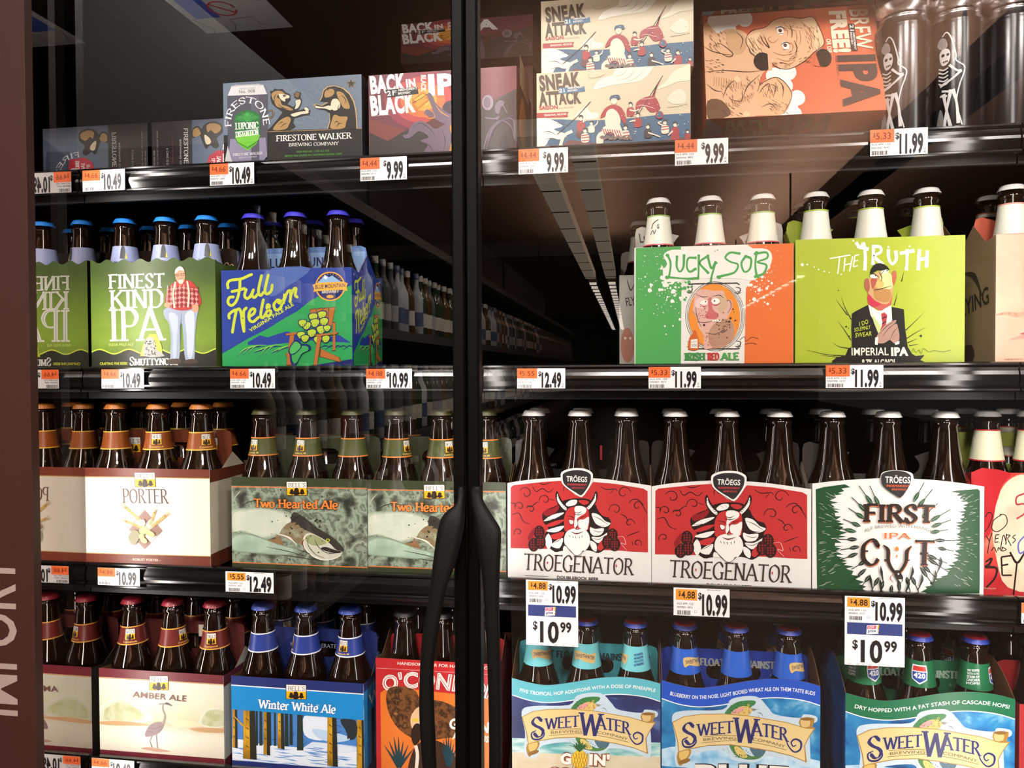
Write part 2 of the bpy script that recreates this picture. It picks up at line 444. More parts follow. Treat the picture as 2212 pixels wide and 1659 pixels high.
a.S([(0.068+0.02*math.cos(t*0.5), 0.075+0.022*math.sin(t*0.5)) for t in range(13)], 0.003, 'a03038', 0); a.S([(0.055, 0.09), (0.082, 0.06)], 0.003, 'a03038', 0)
a.done('printed_diagram')

# ---------------------------------------------------------------- shelves
RAIL = [(0.006, 0.0), (-0.001, 0.0005), (-0.0035, -0.0008), (-0.004, -0.003), (-0.002, -0.0048), (-0.0002, -0.006), (-0.0012, -0.010), (-0.0028, -0.0145), (-0.0032, -0.018),
        (-0.0028, -0.0215), (-0.0012, -0.026), (-0.0002, -0.029), (-0.0025, -0.0302), (-0.0055, -0.0315), (-0.006, -0.0335), (-0.0045, -0.0352), (0.0, -0.036), (0.006, -0.036)]
SECT = [(XM+0.001, -0.193, 'left'), (-0.191, 0.452, 'right'), (0.454, 1.2, 'far')]
SHELFNAME = ['top shelf', 'second shelf', 'third shelf', 'lowest shelf']
RAILM = mat('black_gloss_rail', '0a0909', rough=0.16, spec=0.6)
for i, zl in enumerate(LIPZ):
    for x0, x1, side in SECT:
        e = empty('shelf', ((x0+x1)/2, 0, zl)); w = (x1-x0)/2
        if side == 'far' and i > 2: pass
        tag(e, 'black steel %s with glossy price rail, %s' % (SHELFNAME[i], {'left': 'section behind the left door', 'right': 'section behind the right door', 'far': 'section beyond the right door'}[side]), 'shelf', 'cooler shelves')
        MB().box(-w, w, -0.006, 0.63, -0.018, -0.012).build('deck', BLACKM, e)
        MB().box(-w, w, -0.006, 0.002, -0.045, -0.018).build('front_apron', BLACKM, e)
        MB().extrude_x([(y+RAILY, z) for y, z in RAIL], -w, w).build('price_rail', RAILM, e)
        # gravity-feed bead lines under the deck
        MB().box(-w, w, 0.60, 0.63, -0.05, -0.018).build('rear_apron', BLACKM, e)

# ---------------------------------------------------------------- glass doors
GL = bpy.data.materials.new('door_glass'); GL.use_nodes = True
n = GL.node_tree.nodes; n.clear(); L = GL.node_tree.links
o_ = n.new('ShaderNodeOutputMaterial'); mx = n.new('ShaderNodeMixShader'); tr = n.new('ShaderNodeBsdfTransparent'); gs = n.new('ShaderNodeBsdfGlossy'); fr = n.new('ShaderNodeFresnel')
tr.inputs[0].default_value = (0.985, 0.985, 0.98, 1); gs.inputs['Roughness'].default_value = 0.0; gs.inputs[0].default_value = (1, 0.97, 0.94, 1); fr.inputs[0].default_value = 1.52
ge = n.new('ShaderNodeNewGeometry'); iv = n.new('ShaderNodeMath'); iv.operation = 'SUBTRACT'; iv.inputs[0].default_value = 1.0; mu = n.new('ShaderNodeMath'); mu.operation = 'MULTIPLY'; m2 = n.new('ShaderNodeMath'); m2.operation = 'MULTIPLY'; m2.inputs[1].default_value = 1.9; m2.use_clamp = True
L.new(ge.outputs['Backfacing'], iv.inputs[1]); L.new(fr.outputs[0], m2.inputs[0]); L.new(m2.outputs[0], mu.inputs[0]); L.new(iv.outputs[0], mu.inputs[1]); L.new(mu.outputs[0], mx.inputs[0]); L.new(tr.outputs[0], mx.inputs[1]); L.new(gs.outputs[0], mx.inputs[2]); L.new(mx.outputs[0], o_.inputs[0])
MUL = -0.1857
def handle_mesh(side):
    """flared rubber pull: outline of the pull as seen, given a depth that bows out from the door"""
    if side < 0:
        O = [(990, 1050), (986, 1085), (952, 1121), (938, 1193), (927, 1284), (911, 1385), (905.5, 1511), (909, 1601), (916, 1680), (930, 1760), (950, 1830), (985, 1900)]
        I = [(1006, 1050), (1004, 1100), (1002, 1140), (985, 1215), (967, 1262), (952, 1331), (938, 1421), (937, 1493), (940, 1583), (945, 1680), (958, 1740), (985, 1790)]
    else:
        O = [(1041, 1050), (1043, 1078), (1064, 1114), (1081, 1143), (1082, 1179), (1079, 1262), (1079, 1330), (1082, 1457), (1084, 1600), (1082, 1700), (1070, 1800), (1045, 1890)]
        I = [(1016, 1050), (1019, 1090), (1024, 1121), (1028, 1168), (1039, 1230), (1044, 1277), (1048, 1349), (1053, 1450), (1056, 1560), (1056, 1680), (1050, 1740), (1036, 1780)]
    O, I = cr(O, 4), cr(I, 4)
    v, f = [], []; m = len(O)
    for k in range(m):
        t = k/(m-1); bow = math.sin(math.pi*min(1, max(0, t)))**0.6
        yb = -0.150-0.030*bow; th = 0.013
        (ox, oz), (ix, iz) = ray_xz(*O[k], yb), ray_xz(*I[k], yb)
        cx, cz, hx, hz = (ox+ix)/2, (oz+iz)/2, (ox-ix)/2, (oz-iz)/2
        for q in range(10):
            an = 2*math.pi*q/10
            ca, sa = math.copysign(abs(math.cos(an))**0.7, math.cos(an)), math.copysign(abs(math.sin(an))**0.7, math.sin(an))
            v.append((cx+hx*ca, yb+th*0.5*sa, cz+hz*ca))
    for k in range(m-1):
        for q in range(10):
            q2 = (q+1) % 10
            f.append((k*10+q, k*10+q2, (k+1)*10+q2, (k+1)*10+q))
    f.append(tuple(range(10))); f.append(tuple((m-1)*10+q for q in reversed(range(10))))
    return v, f
def door(name, x0, x1, side, label):
    e = empty(name, ((x0+x1)/2, GY, 0.5)); tag(e, label, 'door', kind='structure')
    def loc(v): return [(a-e.location.x, b-e.location.y, c-e.location.z) for a, b, c in v]
    MB().box(x0-e.location.x, x1-e.location.x, -0.002, 0.002, 0.05, 1.85).build('glass_pane', GL, e)
    for xs0, xs1, nm in ((x0, x0+0.0145, 'stile'), (x1-0.0145, x1, 'stile')):
        mb = MB().rbox(xs0-e.location.x, xs1-e.location.x, -0.012, 0.010, 0.0, 1.9, 0.002); mb.build(nm, BLACK, e)
    for z0, z1 in ((0.0, 0.05), (1.85, 1.9)):
        MB().box(x0+0.0145-e.location.x, x1-0.0145-e.location.x, -0.010, 0.010, z0, z1).build('rail', BLACK, e)
    v, f = handle_mesh(side)
    mesh_obj('pull_handle', loc(v), f, RUBBER, e, smooth=True)
    return e
door('door_1', -0.765, MUL-0.0008, -1, 'left glass cooler door with black stiles and a flared black pull')
door('door_2', MUL+0.0008, 0.462, 1, 'right glass cooler door with black stiles and a flared black pull')

# ================================================================ the store aisle behind the camera (seen mirrored in the glass)
ZA = 1.45
struct('floor_aisle', MB().box(-6, 8, -34, -0.16, -0.05, 0.0), mat('store_floor', '4c433b', rough=0.4), 'polished store floor in front of the cooler', 'floor')
struct('ceiling_aisle', MB().box(-6, 8, -34, -0.16, 3.85, 3.90), mat('store_ceiling', 'a5826c', rough=0.8), 'brown store ceiling over the aisle', 'ceiling')
struct('wall_far', MB().box(-6, 8, -34.2, -34, 0, 3.9), mat('store_wall', '3a2c28', rough=0.8), 'far store wall at the end of the aisle', 'wall')
struct('wall_case_header', MB().box(-6, 8, -0.13, 0.7, 2.06, 3.9), BROWN, 'brown header above the cooler doors', 'wall')
# unseen panels added to light the packs, out of the glass's mirror view
PANEL = mat('added_panel_lens', 'fff0de', rough=0.5, emit=3.0)
for k, (px, py) in enumerate(((-1.05, -2.70), (0.15, -2.55), (1.45, -2.70))):
    e = empty('added_ceiling_light', (px, py, 3.33)); tag(e, 'added unseen square light over the aisle, %s' % ('leftmost', 'middle', 'rightmost')[k], 'light', 'added lights over the aisle')
    MB().box(-0.32, 0.32, -0.32, 0.32, 0.0, 0.02).build('housing', mat('white_enamel', 'd8d4cf', rough=0.4), e)
    MB().box(-0.29, 0.29, -0.29, 0.29, -0.012, 0.0).build('lens', PANEL, e)
    MB().lathe([(0.012, 0.02), (0.012, 0.52)], 10).build('hanging_rod', BLACKM, e)
    ld = bpy.data.lights.new('added_panel_lamp', 'AREA'); ld.shape = 'SQUARE'; ld.size = 0.58; ld.energy = AISLE_E; ld.color = (1.0, 0.95, 0.91)
    lo = bpy.data.objects.new('lamp', ld); COL.objects.link(lo); lo.parent = e; lo.location = (0, 0, -0.02)
# long rows of fixtures running down the aisle
FXH = mat('fixture_white', 'c9bfb4', rough=0.5); FXE = mat('fixture_led', 'fff4e6', rough=0.4, emit=6.0)
def light_row(x, z, y0, y1, label):
    e = empty('linear_fixture', (x, y0, z)); tag(e, label, 'light', 'linear fixtures down the aisle')
    Ln = y0-y1
    MB().box(-0.07, 0.07, -Ln, 0, 0.03, 0.10).build('housing', FXH, e)
    MB().box(-0.085, -0.07, -Ln, 0, -0.01, 0.10).build('side_reflector', FXH, e)
    MB().box(0.07, 0.085, -Ln, 0, -0.01, 0.10).build('side_reflector', FXH, e)
    for y_ in (-1.0, -Ln+1.0): MB().box(-0.01, 0.01, y_-0.01, y_+0.01, 0.10, 3.85-z).build('hanging_rod', BLACKM, e)
    mb = MB(); y = 0.0
    while y < Ln-0.4:
        mb.box(-0.065, 0.065, -y-0.34, -y-0.04, 0.012, 0.03)
        y += 0.7
    q = mb.build('led_segments', FXE, e); q['kind'] = 'stuff'
    return e
light_row(-0.72, ZA+1.62, -14.0, -32, 'left of two bright linear fixtures far down the aisle')
light_row(-0.36, ZA+1.62, -14.0, -32, 'right of two bright linear fixtures far down the aisle')
light_row(3.0, ZA+1.62, -13.6, -21.5, 'bright linear fixture over the far right of the aisle')
for x, nm in ((-0.72, 'left'), (-0.36, 'right')):
    e = empty('soft_fixture', (x, -4.6, ZA+1.62)); tag(e, 'pale soft-lit ceiling fixture in line with the %s bright row' % nm, 'light', 'soft ceiling fixtures')
    MB().box(-0.09, 0.09, -8.6, 0, 0, 0.12).build('lens_body', mat('fixture_lens_soft', 'f4dfc6', rough=0.6, emit=1.25), e)
    ul = bpy.data.lights.new('added_uplight_lamp', 'AREA'); ul.shape = 'RECTANGLE'; ul.size = 0.1; ul.size_y = 8.4; ul.energy = 60; ul.color = (1.0, 0.86, 0.74)  # added lamp that washes the ceiling above this fixture
    uo = bpy.data.objects.new('uplight', ul); COL.objects.link(uo); uo.parent = e; uo.location = (0, -4.3, 0.13); uo.rotation_euler = (math.pi, 0, 0)
    mb = MB()
    for q in range(9): mb.box(-0.092, 0.092, -0.7-q*0.95-0.03, -0.7-q*0.95, -0.004, 0.0)
    mb.build('cross_bars', BLACKM, e)['kind'] = 'stuff'
e = empty('trough_with_added_uplight', (1.95, -3.2, ZA+1.55)); tag(e, 'dark square trough with an added uplight hung below the aisle ceiling', 'trough')
MB().box(-0.12, 0.12, -12, 0, 0, 0.2).build('trough_body', mat('duct_dark', '1b1614', rough=0.4), e)
MB().box(-0.13, 0.13, -6, -5.95, -0.01, 0.21).build('trough_collar', mat('duct_flange', '3a3430', rough=0.4), e)
ul = bpy.data.lights.new('added_uplight_lamp', 'AREA'); ul.shape = 'RECTANGLE'; ul.size = 0.2; ul.size_y = 11.6; ul.energy = 430; ul.color = (1.0, 0.86, 0.76)  # lamp added on the trough to brighten the ceiling mirrored in the glass
uo = bpy.data.objects.new('uplight', ul); COL.objects.link(uo); uo.parent = e; uo.location = (0, -6, 0.215); uo.rotation_euler = (math.pi, 0, 0)
for y_ in (-1, -6, -11): MB().box(-0.01, 0.01, y_-0.01, y_+0.01, 0.2, 3.85-ZA-1.55).build('hanging_rod', BLACKM, e)
# tall gondola of bottles on the left of the aisle
GX = -1.0
g = empty('gondola_shelving', (GX-0.25, -3.4, 0)); tag(g, 'tall dark gondola shelving full of bottles, mirrored in the door glass', 'shelving')
MB().box(-0.30, -0.27, -9.6, 2.2, 0, 2.75).build('back_panel', mat('gondola_dark', '14100f', rough=0.7), g)
GS = [0.26, 0.71, 1.16, 1.61, 2.06]
for z in GS:
    MB().box(-0.27, 0.27, -9.6, 2.2, z-0.03, z).build('shelf_board', mat('gondola_board', '2a2422', rough=0.4), g)
    MB().box(0.27, 0.276, -9.6, 2.2, z-0.035, z+0.006).build('shelf_edge', mat('gondola_edge', '4a4744', rough=0.5), g)
for y in (-9.6, -5.0, -0.2, 2.19): MB().box(-0.27, -0.25, y, y+0.03, 0, 2.75).build('upright', BLACKM, g)
BOT = [(0.0, 0.0), (0.034, 0.0), (0.037, 0.004), (0.037, 0.18), (0.034, 0.20), (0.022, 0.225), (0.0145, 0.245), (0.0140, 0.295), (0.0155, 0.297), (0.0155, 0.31), (0.0, 0.31)]
kinds = [('clear_glass', '6a6c6a', 'b8b6b4'), ('green_glass', '3c4a34', 'd9d2c0'), ('pale_spirit_glass', '8c8478', '8a4440'), ('amber_glass', '6a4a2a', 'e3dccb'), ('frosted_glass', 'd2d4d6', '5a6484')]
protos = []
for nm, c, lc in kinds:
    p = empty('wine_bottle'); tag(p, 'spirit or wine bottle on the aisle gondola, mirrored in the door glass', 'bottle', 'bottles on the aisle gondola')
    MB().lathe(BOT, 16).build('glass_body', mat('aisle_'+nm, c, rough=0.05, spec=0.9), p, smooth=True)
    MB().lathe([(0.0376, 0.05), (0.0376, 0.12)], 16, cap=False).build('paper_label', mat('aisle_label_'+nm, lc, rough=0.6), p, smooth=True)
    MB().lathe([(0.0162, 0.282), (0.0164, 0.312), (0.0, 0.313)], 12, cap=False).build('foil_capsule', mat('aisle_foil_'+nm, lc, rough=0.3), p, smooth=True)
    protos.append([p, False, nm.replace('_', ' ')])
rg = random.Random(3)
far = MB()
for lev, z in zip(('lower', 'middle', 'upper'), GS[1:4]):
    y = -1.35
    while y > -12.8:
        if y > -8.2:
            pr = protos[rg.choice((0, 0, 4, 2, 4, 1, 1, 3))]
            o = pr[0] if not pr[1] else copy_tree(pr[0]); pr[1] = True
            o.location = (GX-0.06+rg.uniform(-0.01, 0.01), y, z); o.rotation_euler.z = rg.uniform(0, 6)
            o['label'] = '%s bottle on the %s gondola shelf, mirrored in the door glass' % (pr[2], lev)
        else: far.lathe([(r, z+h_) for r, h_ in BOT], 8, GX-0.06, y)
        y -= 0.1
o = far.build('far_bottles', MATS['aisle_clear_glass'], smooth=True); tag(o, 'far run of bottles at the end of the aisle gondola', 'bottles', kind='stuff')
# ================================================================ bottles
PROF = [(0.026, 0.0), (0.0300, 0.003), (0.0305, 0.006), (0.0305, 0.122), (0.0302, 0.130), (0.0285, 0.139), (0.0255, 0.148), (0.0222, 0.157), (0.0195, 0.167), (0.0176, 0.178), (0.0160, 0.190), (0.0146, 0.203), (0.0137, 0.2115),
        (0.0150, 0.2130), (0.0152, 0.2165), (0.0140, 0.2180), (0.0131, 0.2190), (0.0131, 0.2270), (0.011, 0.2275)]
def prof_r(z): return float(np.interp(z, [p[1] for p in PROF], [p[0] for p in PROF]))
_b = MB().lathe(PROF, 32); BOTTLE_ME = bpy.data.meshes.new('glass_body'); BOTTLE_ME.from_pydata(_b.v, [], _b.f); BOTTLE_ME.materials.append(GLASSB)
BOTTLE_ME.polygons.foreach_set('use_smooth', [True]*len(BOTTLE_ME.polygons))
def cap_mesh(name, m, m2=None):
    n = 42; v, f, mi = [], [], []
    rows = [(0.0, 0.2298, 0), (0.0085, 0.2297, 0), (0.0125, 0.2290, 0), (0.0138, 0.2275, 0.0), (0.0146, 0.2255, 0.25), (0.0155, 0.2232, 0.8), (0.0160, 0.2222, 1.0)]
    for r, z, fl in rows:
        for i in range(n):
            rr = r+(0.0006*fl if i % 2 == 0 else -0.0006*fl)
            t = 2*math.pi*i/n; v.append((rr*math.cos(t), rr*math.sin(t), z))
    for j in range(len(rows)-1):
        for i in range(n):
            i2 = (i+1) % n; f.append((j*n+i, (j+1)*n+i, (j+1)*n+i2, j*n+i2)); mi.append(1 if (m2 and j >= 3) else 0)
    me = bpy.data.meshes.new('crown_cap'); me.from_pydata(v, [], f); me.materials.append(m)
    if m2: me.materials.append(m2)
    me.polygons.foreach_set('material_index', mi)
    me.polygons.foreach_set('use_smooth', [True]*len(f))
    return me
def capmat(c): return mat('cap_'+c, c, rough=0.35, spec=0.6, coat=0.2, bump=0.25, bscale=900)
BOTTLE = {}
def bells(art, x0, y0, x1, y1):
    """brewery emblem: white name plate over three bells on gold (given corners top-left, bottom-right)"""
    X = lambda u: x0+(x1-x0)*u
    Y = lambda v: y0+(y1-y0)*v
    art.R(X(-.03), Y(-.03), X(1.03), Y(1.03), '4a2a18'); art.R(X(0), Y(0), X(1), Y(.46), 'f3ece2'); art.R(X(0), Y(.46), X(1), Y(1), 'f2b21e')
    art.G("BELL'S", [(X(.07), Y(.4)), (X(.96), Y(.4))], abs(y1-y0)*.3, '2c2420', a=.13, b=.06, serif=.08)
    def bell(cx, cy, s, d):
        pts = [(-.09, .16), (-.02, .2), (.1, .13), (.13, .05), (.08, .06), (.07, -.08), (.02, -.17), (-.07, -.14), (-.1, 0), (-.13, .08)]
        return [(X(cx+d*px*s), Y(cy+py*s*1.15)) for px, py in pts]
    art.polys([bell(.24, .74, 1.05, -1), bell(.5, .72, 1.45, 1), bell(.78, .74, 1.05, 1)], '2a1a10')
def bottle_kind(key, cap, cap2=None, label=None, z0=0.0, z1=0.0, trim=None, trim2=None, art=None):
    p = empty('beer_bottle'); p.hide_render = False
    o = bpy.data.objects.new('glass_body', BOTTLE_ME); COL.objects.link(o); o.parent = p
    o = bpy.data.objects.new('crown_cap', cap_mesh('crown_cap', capmat(cap), capmat(cap2) if cap2 else None)); COL.objects.link(o); o.parent = p
    if label:
        e = 0.0004
        zs = [z0+(z1-z0)*i/4 for i in range(5)]
        lab = MB().lathe([(prof_r(z)+e, z) for z in zs], 40, cap=False).build('neck_label', ink(label), p, smooth=True)
        for tr_, a, b in ((trim, z0, z0+0.0016), (trim2 or trim, z1-0.0016, z1)):
            if tr_: MB().lathe([(prof_r(a)+2*e, a), (prof_r(b)+2*e, b)], 40, cap=False).build('label_trim', ink(tr_), lab, smooth=True)
        if art:
            rm = prof_r((z0+z1)/2)
            ar = Art(lab, None, frame=lambda u, v, off: ((prof_r(z0+v)+2*e+off)*math.sin(u/rm), -(prof_r(z0+v)+2*e+off)*math.cos(u/rm), z0+v), base=1e-4, step=3e-5)
            ar.cut = 0.0022; art(ar, z1-z0); ar.done('label_print')
    BOTTLE[key] = [p, False]
def bottle(key, x, y, z, rz, label, group):
    b = BOTTLE[key]; o = b[0] if not b[1] else copy_tree(b[0]); b[1] = True
    o.location = (x, y, z); o.rotation_euler = (0, 0, rz)
    tag(o, label, 'bottle', group)
    return o
def seg_rect(u0, u1, v0, v1, n=10):
    return [[(u0+(u1-u0)*i/n, v0), (u0+(u1-u0)*(i+1)/n, v0), (u0+(u1-u0)*(i+1)/n, v1), (u0+(u1-u0)*i/n, v1)] for i in range(n)]
def lab_bells(town):
    def f(a, h):
        bells(a, -0.0062, h*.86, 0.0062, h*.30)
        a.T(town, [(-0.0085, h*.13), (0.0085, h*.13)], h*.1, 'f0c060', bold=.02)
    return f
def lab_smutty(a, h):
    a.T('SMUTTYNOSE', [(-.012, h*.3), (.012, h*.3)], h*.16, '23284a', bold=.02); a.T('BREWING', [(-.006, h*.15), (.006, h*.15)], h*.09, '23284a')
    a.polys([cr([(-.004, h*.55), (-.003, h*.9), (0, h*1.0), (.003, h*.9), (.004, h*.55)], 4)], '3a3c40'); a.P([(.003, h*.55), (.006, h*.55), (.004, h*.8)], 'd6d24a')
def lab_sw(c2, words):
    def f(a, h):
        a.polys([cr([(-.016, h*.62), (-.008, h*.70), (.006, h*.60), (.015, h*.62), (.012, h*.25), (.004, h*.27), (-.008, h*.38), (-.014, h*.30)], 4, True)], 'd8b878')
        a.T('SWEETWATER', [(-.013, h*.43), (0, h*.45), (.012, h*.36)], h*.15, '2a2c5e', bold=.02)
        for i, w_ in enumerate(words):
            a.T(w_, [(.024, h*(.62-.13*i)), (.036, h*(.70-.13*i))], h*.09, c2, bold=.03)
    return f
def lab_420(a, h):
    a.P([(-.008, h*.85), (.008, h*.85), (.009, h*.6), (.008, h*.3), (0, h*.12), (-.008, h*.3), (-.009, h*.6)], 'e8e6ee'); a.P([(-.007, h*.8), (.007, h*.8), (.0078, h*.62), (-.0078, h*.62)], 'c83a30')
    a.P([(-.0078, h*.58), (.0078, h*.58), (.007, h*.32), (0, h*.18), (-.007, h*.32)], '2c4c9a'); a.T('420', [(-.0062, h*.36), (.0062, h*.36)], h*.19, 'f4f2f2', bold=.04)
    for i, w_ in enumerate(('DRY HOPPED', 'WITH A FAT', 'STASH OF', 'CASCADE', 'HOPS!')): a.T(w_, [(-.034, h*(.66-.12*i)), (-.021, h*(.74-.12*i))], h*.085, 'f0f0f0', bold=.03)
def lab_flying(a, h):
    a.S([(-.004, h*.55), (-.002, h*.72), (.002, h*.8), (.005, h*.84)], .0009, '2a2826'); a.S([(-.005, h*.35), (-.002, h*.5), (.0, h*.38), (.002, h*.52)], .0007, '2a2826'); a.T('G', [(.003, h*.55), (.006, h*.55)], h*.14, '2a2826', bold=.03)
bottle_kind('smutty', '2a94ff', None, 'a9b4e0', 0.146, 0.188, art=lab_smutty)
bottle_kind('nelson', '4a44dc')
bottle_kind('lucky', 'd9d6d2', None, 'e4e2d2', 0.166, 0.206, 'd2505a', '86b04a', lab_flying)
bottle_kind('truth', 'd9d6d2', None, 'e4e2d2', 0.166, 0.206, 'a6c03a', 'a6c03a', lab_flying)
bottle_kind('pinkdog', 'd9d6d2', None, 'e4e2d2', 0.166, 0.206, 'e09080', 'e09080', lab_flying)
bottle_kind('porter', 'b8702c', None, '8a4618', 0.164, 0.190, 'e0b040', 'e0b040', lab_bells('Comstock'))
bottle_kind('hearted', '4c4a24', None, '4a5028', 0.164, 0.190, 'e08030', 'e08030', lab_bells('Comstock, MI'))
bottle_kind('amber', '9a2434', None, '6a2420', 0.164, 0.190, 'e0a040', 'e0a040', lab_bells('Comstock'))
bottle_kind('winter', '3450b0', None, '2a3c8c', 0.164, 0.190, 'e8e8f0', 'e8e8f0', lab_bells('Comstock, MI'))
bottle_kind('oconn', '1c1a1a')
bottle_kind('troegs', 'e4e2e0')
bottle_kind('redbey', 'd9d6d2', None, 'e4e2c2', 0.166, 0.206, 'c02a30', 'c02a30')
bottle_kind('swpine', 'b02438', '3048b0', '74ccd4', 0.166, 0.198, art=lab_sw('2a3c8c', ('FIVE TROPICAL', 'HOP ADDITIONS', 'WITH A DOSE', 'OF PINEAPPLE')))
bottle_kind('swblue', 'b02438', '3048b0', '2a62cc', 0.166, 0.198, art=lab_sw('f2f2f2', ('BLUEBERRY', 'ON THE NOSE', 'LIGHT BODIED', 'WHEAT ALE', 'TASTE BUDS')))
bottle_kind('sw420', 'b02438', '3048b0', '1f6a44', 0.166, 0.198, art=lab_420)

# ================================================================ carriers and boxes
def prism(name, outline, y0, y1, mfront, mrest, parent, axis='y'):
    """flat board: outline (u, v) between two depths, printed on the outer face"""
    n = len(outline)
    ar = sum(outline[j-1][0]*outline[j][1]-outline[j][0]*outline[j-1][1] for j in range(n))
    if ar < 0: outline = list(reversed(outline))
    if axis == 'y': P = lambda u, v, d: (u, d, v)
    else: P = lambda u, v, d: (d, u, v)
    v = [P(u, w, y0) for u, w in outline]+[P(u, w, y1) for u, w in outline]
    f = [tuple(range(n)), tuple(reversed(range(n, 2*n)))]+[(i, n+i, n+(i+1) % n, (i+1) % n) for i in range(n)]
    if axis != 'y': f = [tuple(reversed(q)) for q in f]
    return mesh_obj(name, v, f, [mfront, mrest], parent, midx=[0, 1]+[1]*n)
def quad_rect(view, quad, Y):
    p = [(view[0]+x/view[2], view[1]+y/view[2]) for x, y in quad]
    (a, b), (c, d), (e, f), (g, h) = [ray_xz(x, y, Y) for x, y in p]     # TL TR BR BL
    return p, (a+g)/2, (c+e)/2, (b+d)/2, (f+h)/2
class Pack: pass
def stadium(cx, cz, rx, rz, n=10):
    k = rx-rz; pts = []
    for i in range(n+1): t = -math.pi/2+math.pi*i/n; pts.append((cx+k+rz*math.cos(t), cz+rz*math.sin(t)))
    for i in range(n+1): t = math.pi/2+math.pi*i/n; pts.append((cx-k+rz*math.cos(t), cz+rz*math.sin(t)))
    return pts
def carrier(key, label, short, view, quad, shelf, front, side, handle, bott, Y=0.0, depth=0.126, top=None, rise=0.024, handle_h=0.196, holes=2, h_w=1.0, rots=None, floor=None, sides_curve=False, cols=3, rows=2, second=None, htop=None):
    px, xl, xr, zt, zb = quad_rect(view, quad, Y)
    fl = FLOORZ[shelf] if floor is None else floor
    w, h = xr-xl, zt-fl
    e = empty('bottle_carrier', (xl, Y, fl)); tag(e, label, 'carrier', 'six-pack bottle carriers')
    H = homography(px, [(0, h), (w, h), (w, zb-fl), (0, zb-fl)])
    art = Art(e, H, view); art.clip = (0.0002, w-0.0002, 0.0, 1.0)
    t = 0.0007
    ol = [(0, 0), (w, 0)]
    if top: ol += [art.uv(p) for p in reversed(top)]
    else: ol += [(w, h), (0, h)]
    hl, hr = ol[-1][1], ol[2][1]
    prism('front_panel', ol, 0, t, ink(front), KRAFT, e)
    prism('back_panel', [(0, 0), (w, 0), (w, hr), (0, hl)], depth, depth-t, ink(front), KRAFT, e)
    for x0, x1, hh in ((0, t, hl), (w, w-t, hr)):
        if sides_curve: pr = [(0, hh)]+[(depth*.5*k/6, hh+rise*math.sin(math.pi/2*k/6)) for k in range(1, 7)]+[(depth*.5+depth*.5*k/6, hh+rise*math.cos(math.pi/2*k/6)) for k in range(1, 7)]
        else: pr = [(0, hh), (depth*.22, hh-0.004), (depth*.5, hh+rise), (depth*.78, hh-0.004), (depth, hh)]
        o = prism('side_panel', [(t, 0), (depth-t, 0)]+[(min(max(y, t), depth-t), z) for y, z in reversed(pr)], x0, x1, ink(side), KRAFT, e, axis='x')
    MB().box(t, w-t, t, depth-t, 0, t).build('base_panel', KRAFT, e)
    # centre handle with hand holes
    hw = w*h_w; hx = (w-hw)/2; r = 0.010; zh = handle_h
    out = [(hx+t*2, t), (w-hx-t*2, t), (w-hx-t*2, zh-r), (w-hx-r*.3, zh-r*.3), (w-hx-r, zh), (hx+r, zh), (hx+r*.3, zh-r*.3), (hx+2*t, zh-r)]
    cs = {2: (.36, .64), 1: (.5,), 0: ()}[holes]
    # keyhole outline so that the holes are real openings
    full = list(out); rx = 0.020 if holes == 2 else 0.036; rz = 0.0115
    for c in reversed(cs):
        st_ = stadium(w*c, zh-0.030, rx, rz); k0 = min(range(len(st_)), key=lambda i: abs(st_[i][0]-w*c)-st_[i][1])
        lp = [st_[(k0-i) % len(st_)] for i in range(len(st_)+1)]
        full = full[:5]+[(w*c+1e-5, zh)]+lp+[(w*c-1e-5, zh)]+full[5:]
    ho = prism('handle_panel', full, depth/2, depth/2+t, ink(handle), ink(handle), e)
    for i in range(1, cols):
        MB().box(w*i/cols-t/2, w*i/cols+t/2, t, depth/2, 0.001, min(h-0.03, 0.10)).build('divider', KRAFT, e)
    names = {3: ('left', 'middle', 'right')}[3]
    rots = rots or [0, 0, 0]
    for ry in range(rows):
        for cx in range(cols):
            rz_ = rots[cx] if ry == 0 else rots[cx]+2.2+cx
            bottle(bott, xl+0.0318+(w-0.0636)*cx/(cols-1), Y+0.0335+ry*0.0605, fl+0.0008, rz_, 'brown bottle, %s of the %s row, in the %s' % (names[cx], ('front', 'rear')[ry], short), 'bottles in the '+short)
    P = Pack(); P.e, P.art, P.w, P.h, P.H, P.depth, P.hl, P.hr, P.fl, P.xl, P.Y, P.zh = e, art, w, h, H, depth, hl, hr, fl, xl, Y, zh
    P.side_r = lambda: Art(e, None, frame=lambda u, v, o: (w+o, u, v))
    P.side_l = lambda: Art(e, None, frame=lambda u, v, o: (-o, depth-u, v))
    P.hand = Art(e, None, frame=lambda u, v, o: (u, depth/2-o, v))
    return P
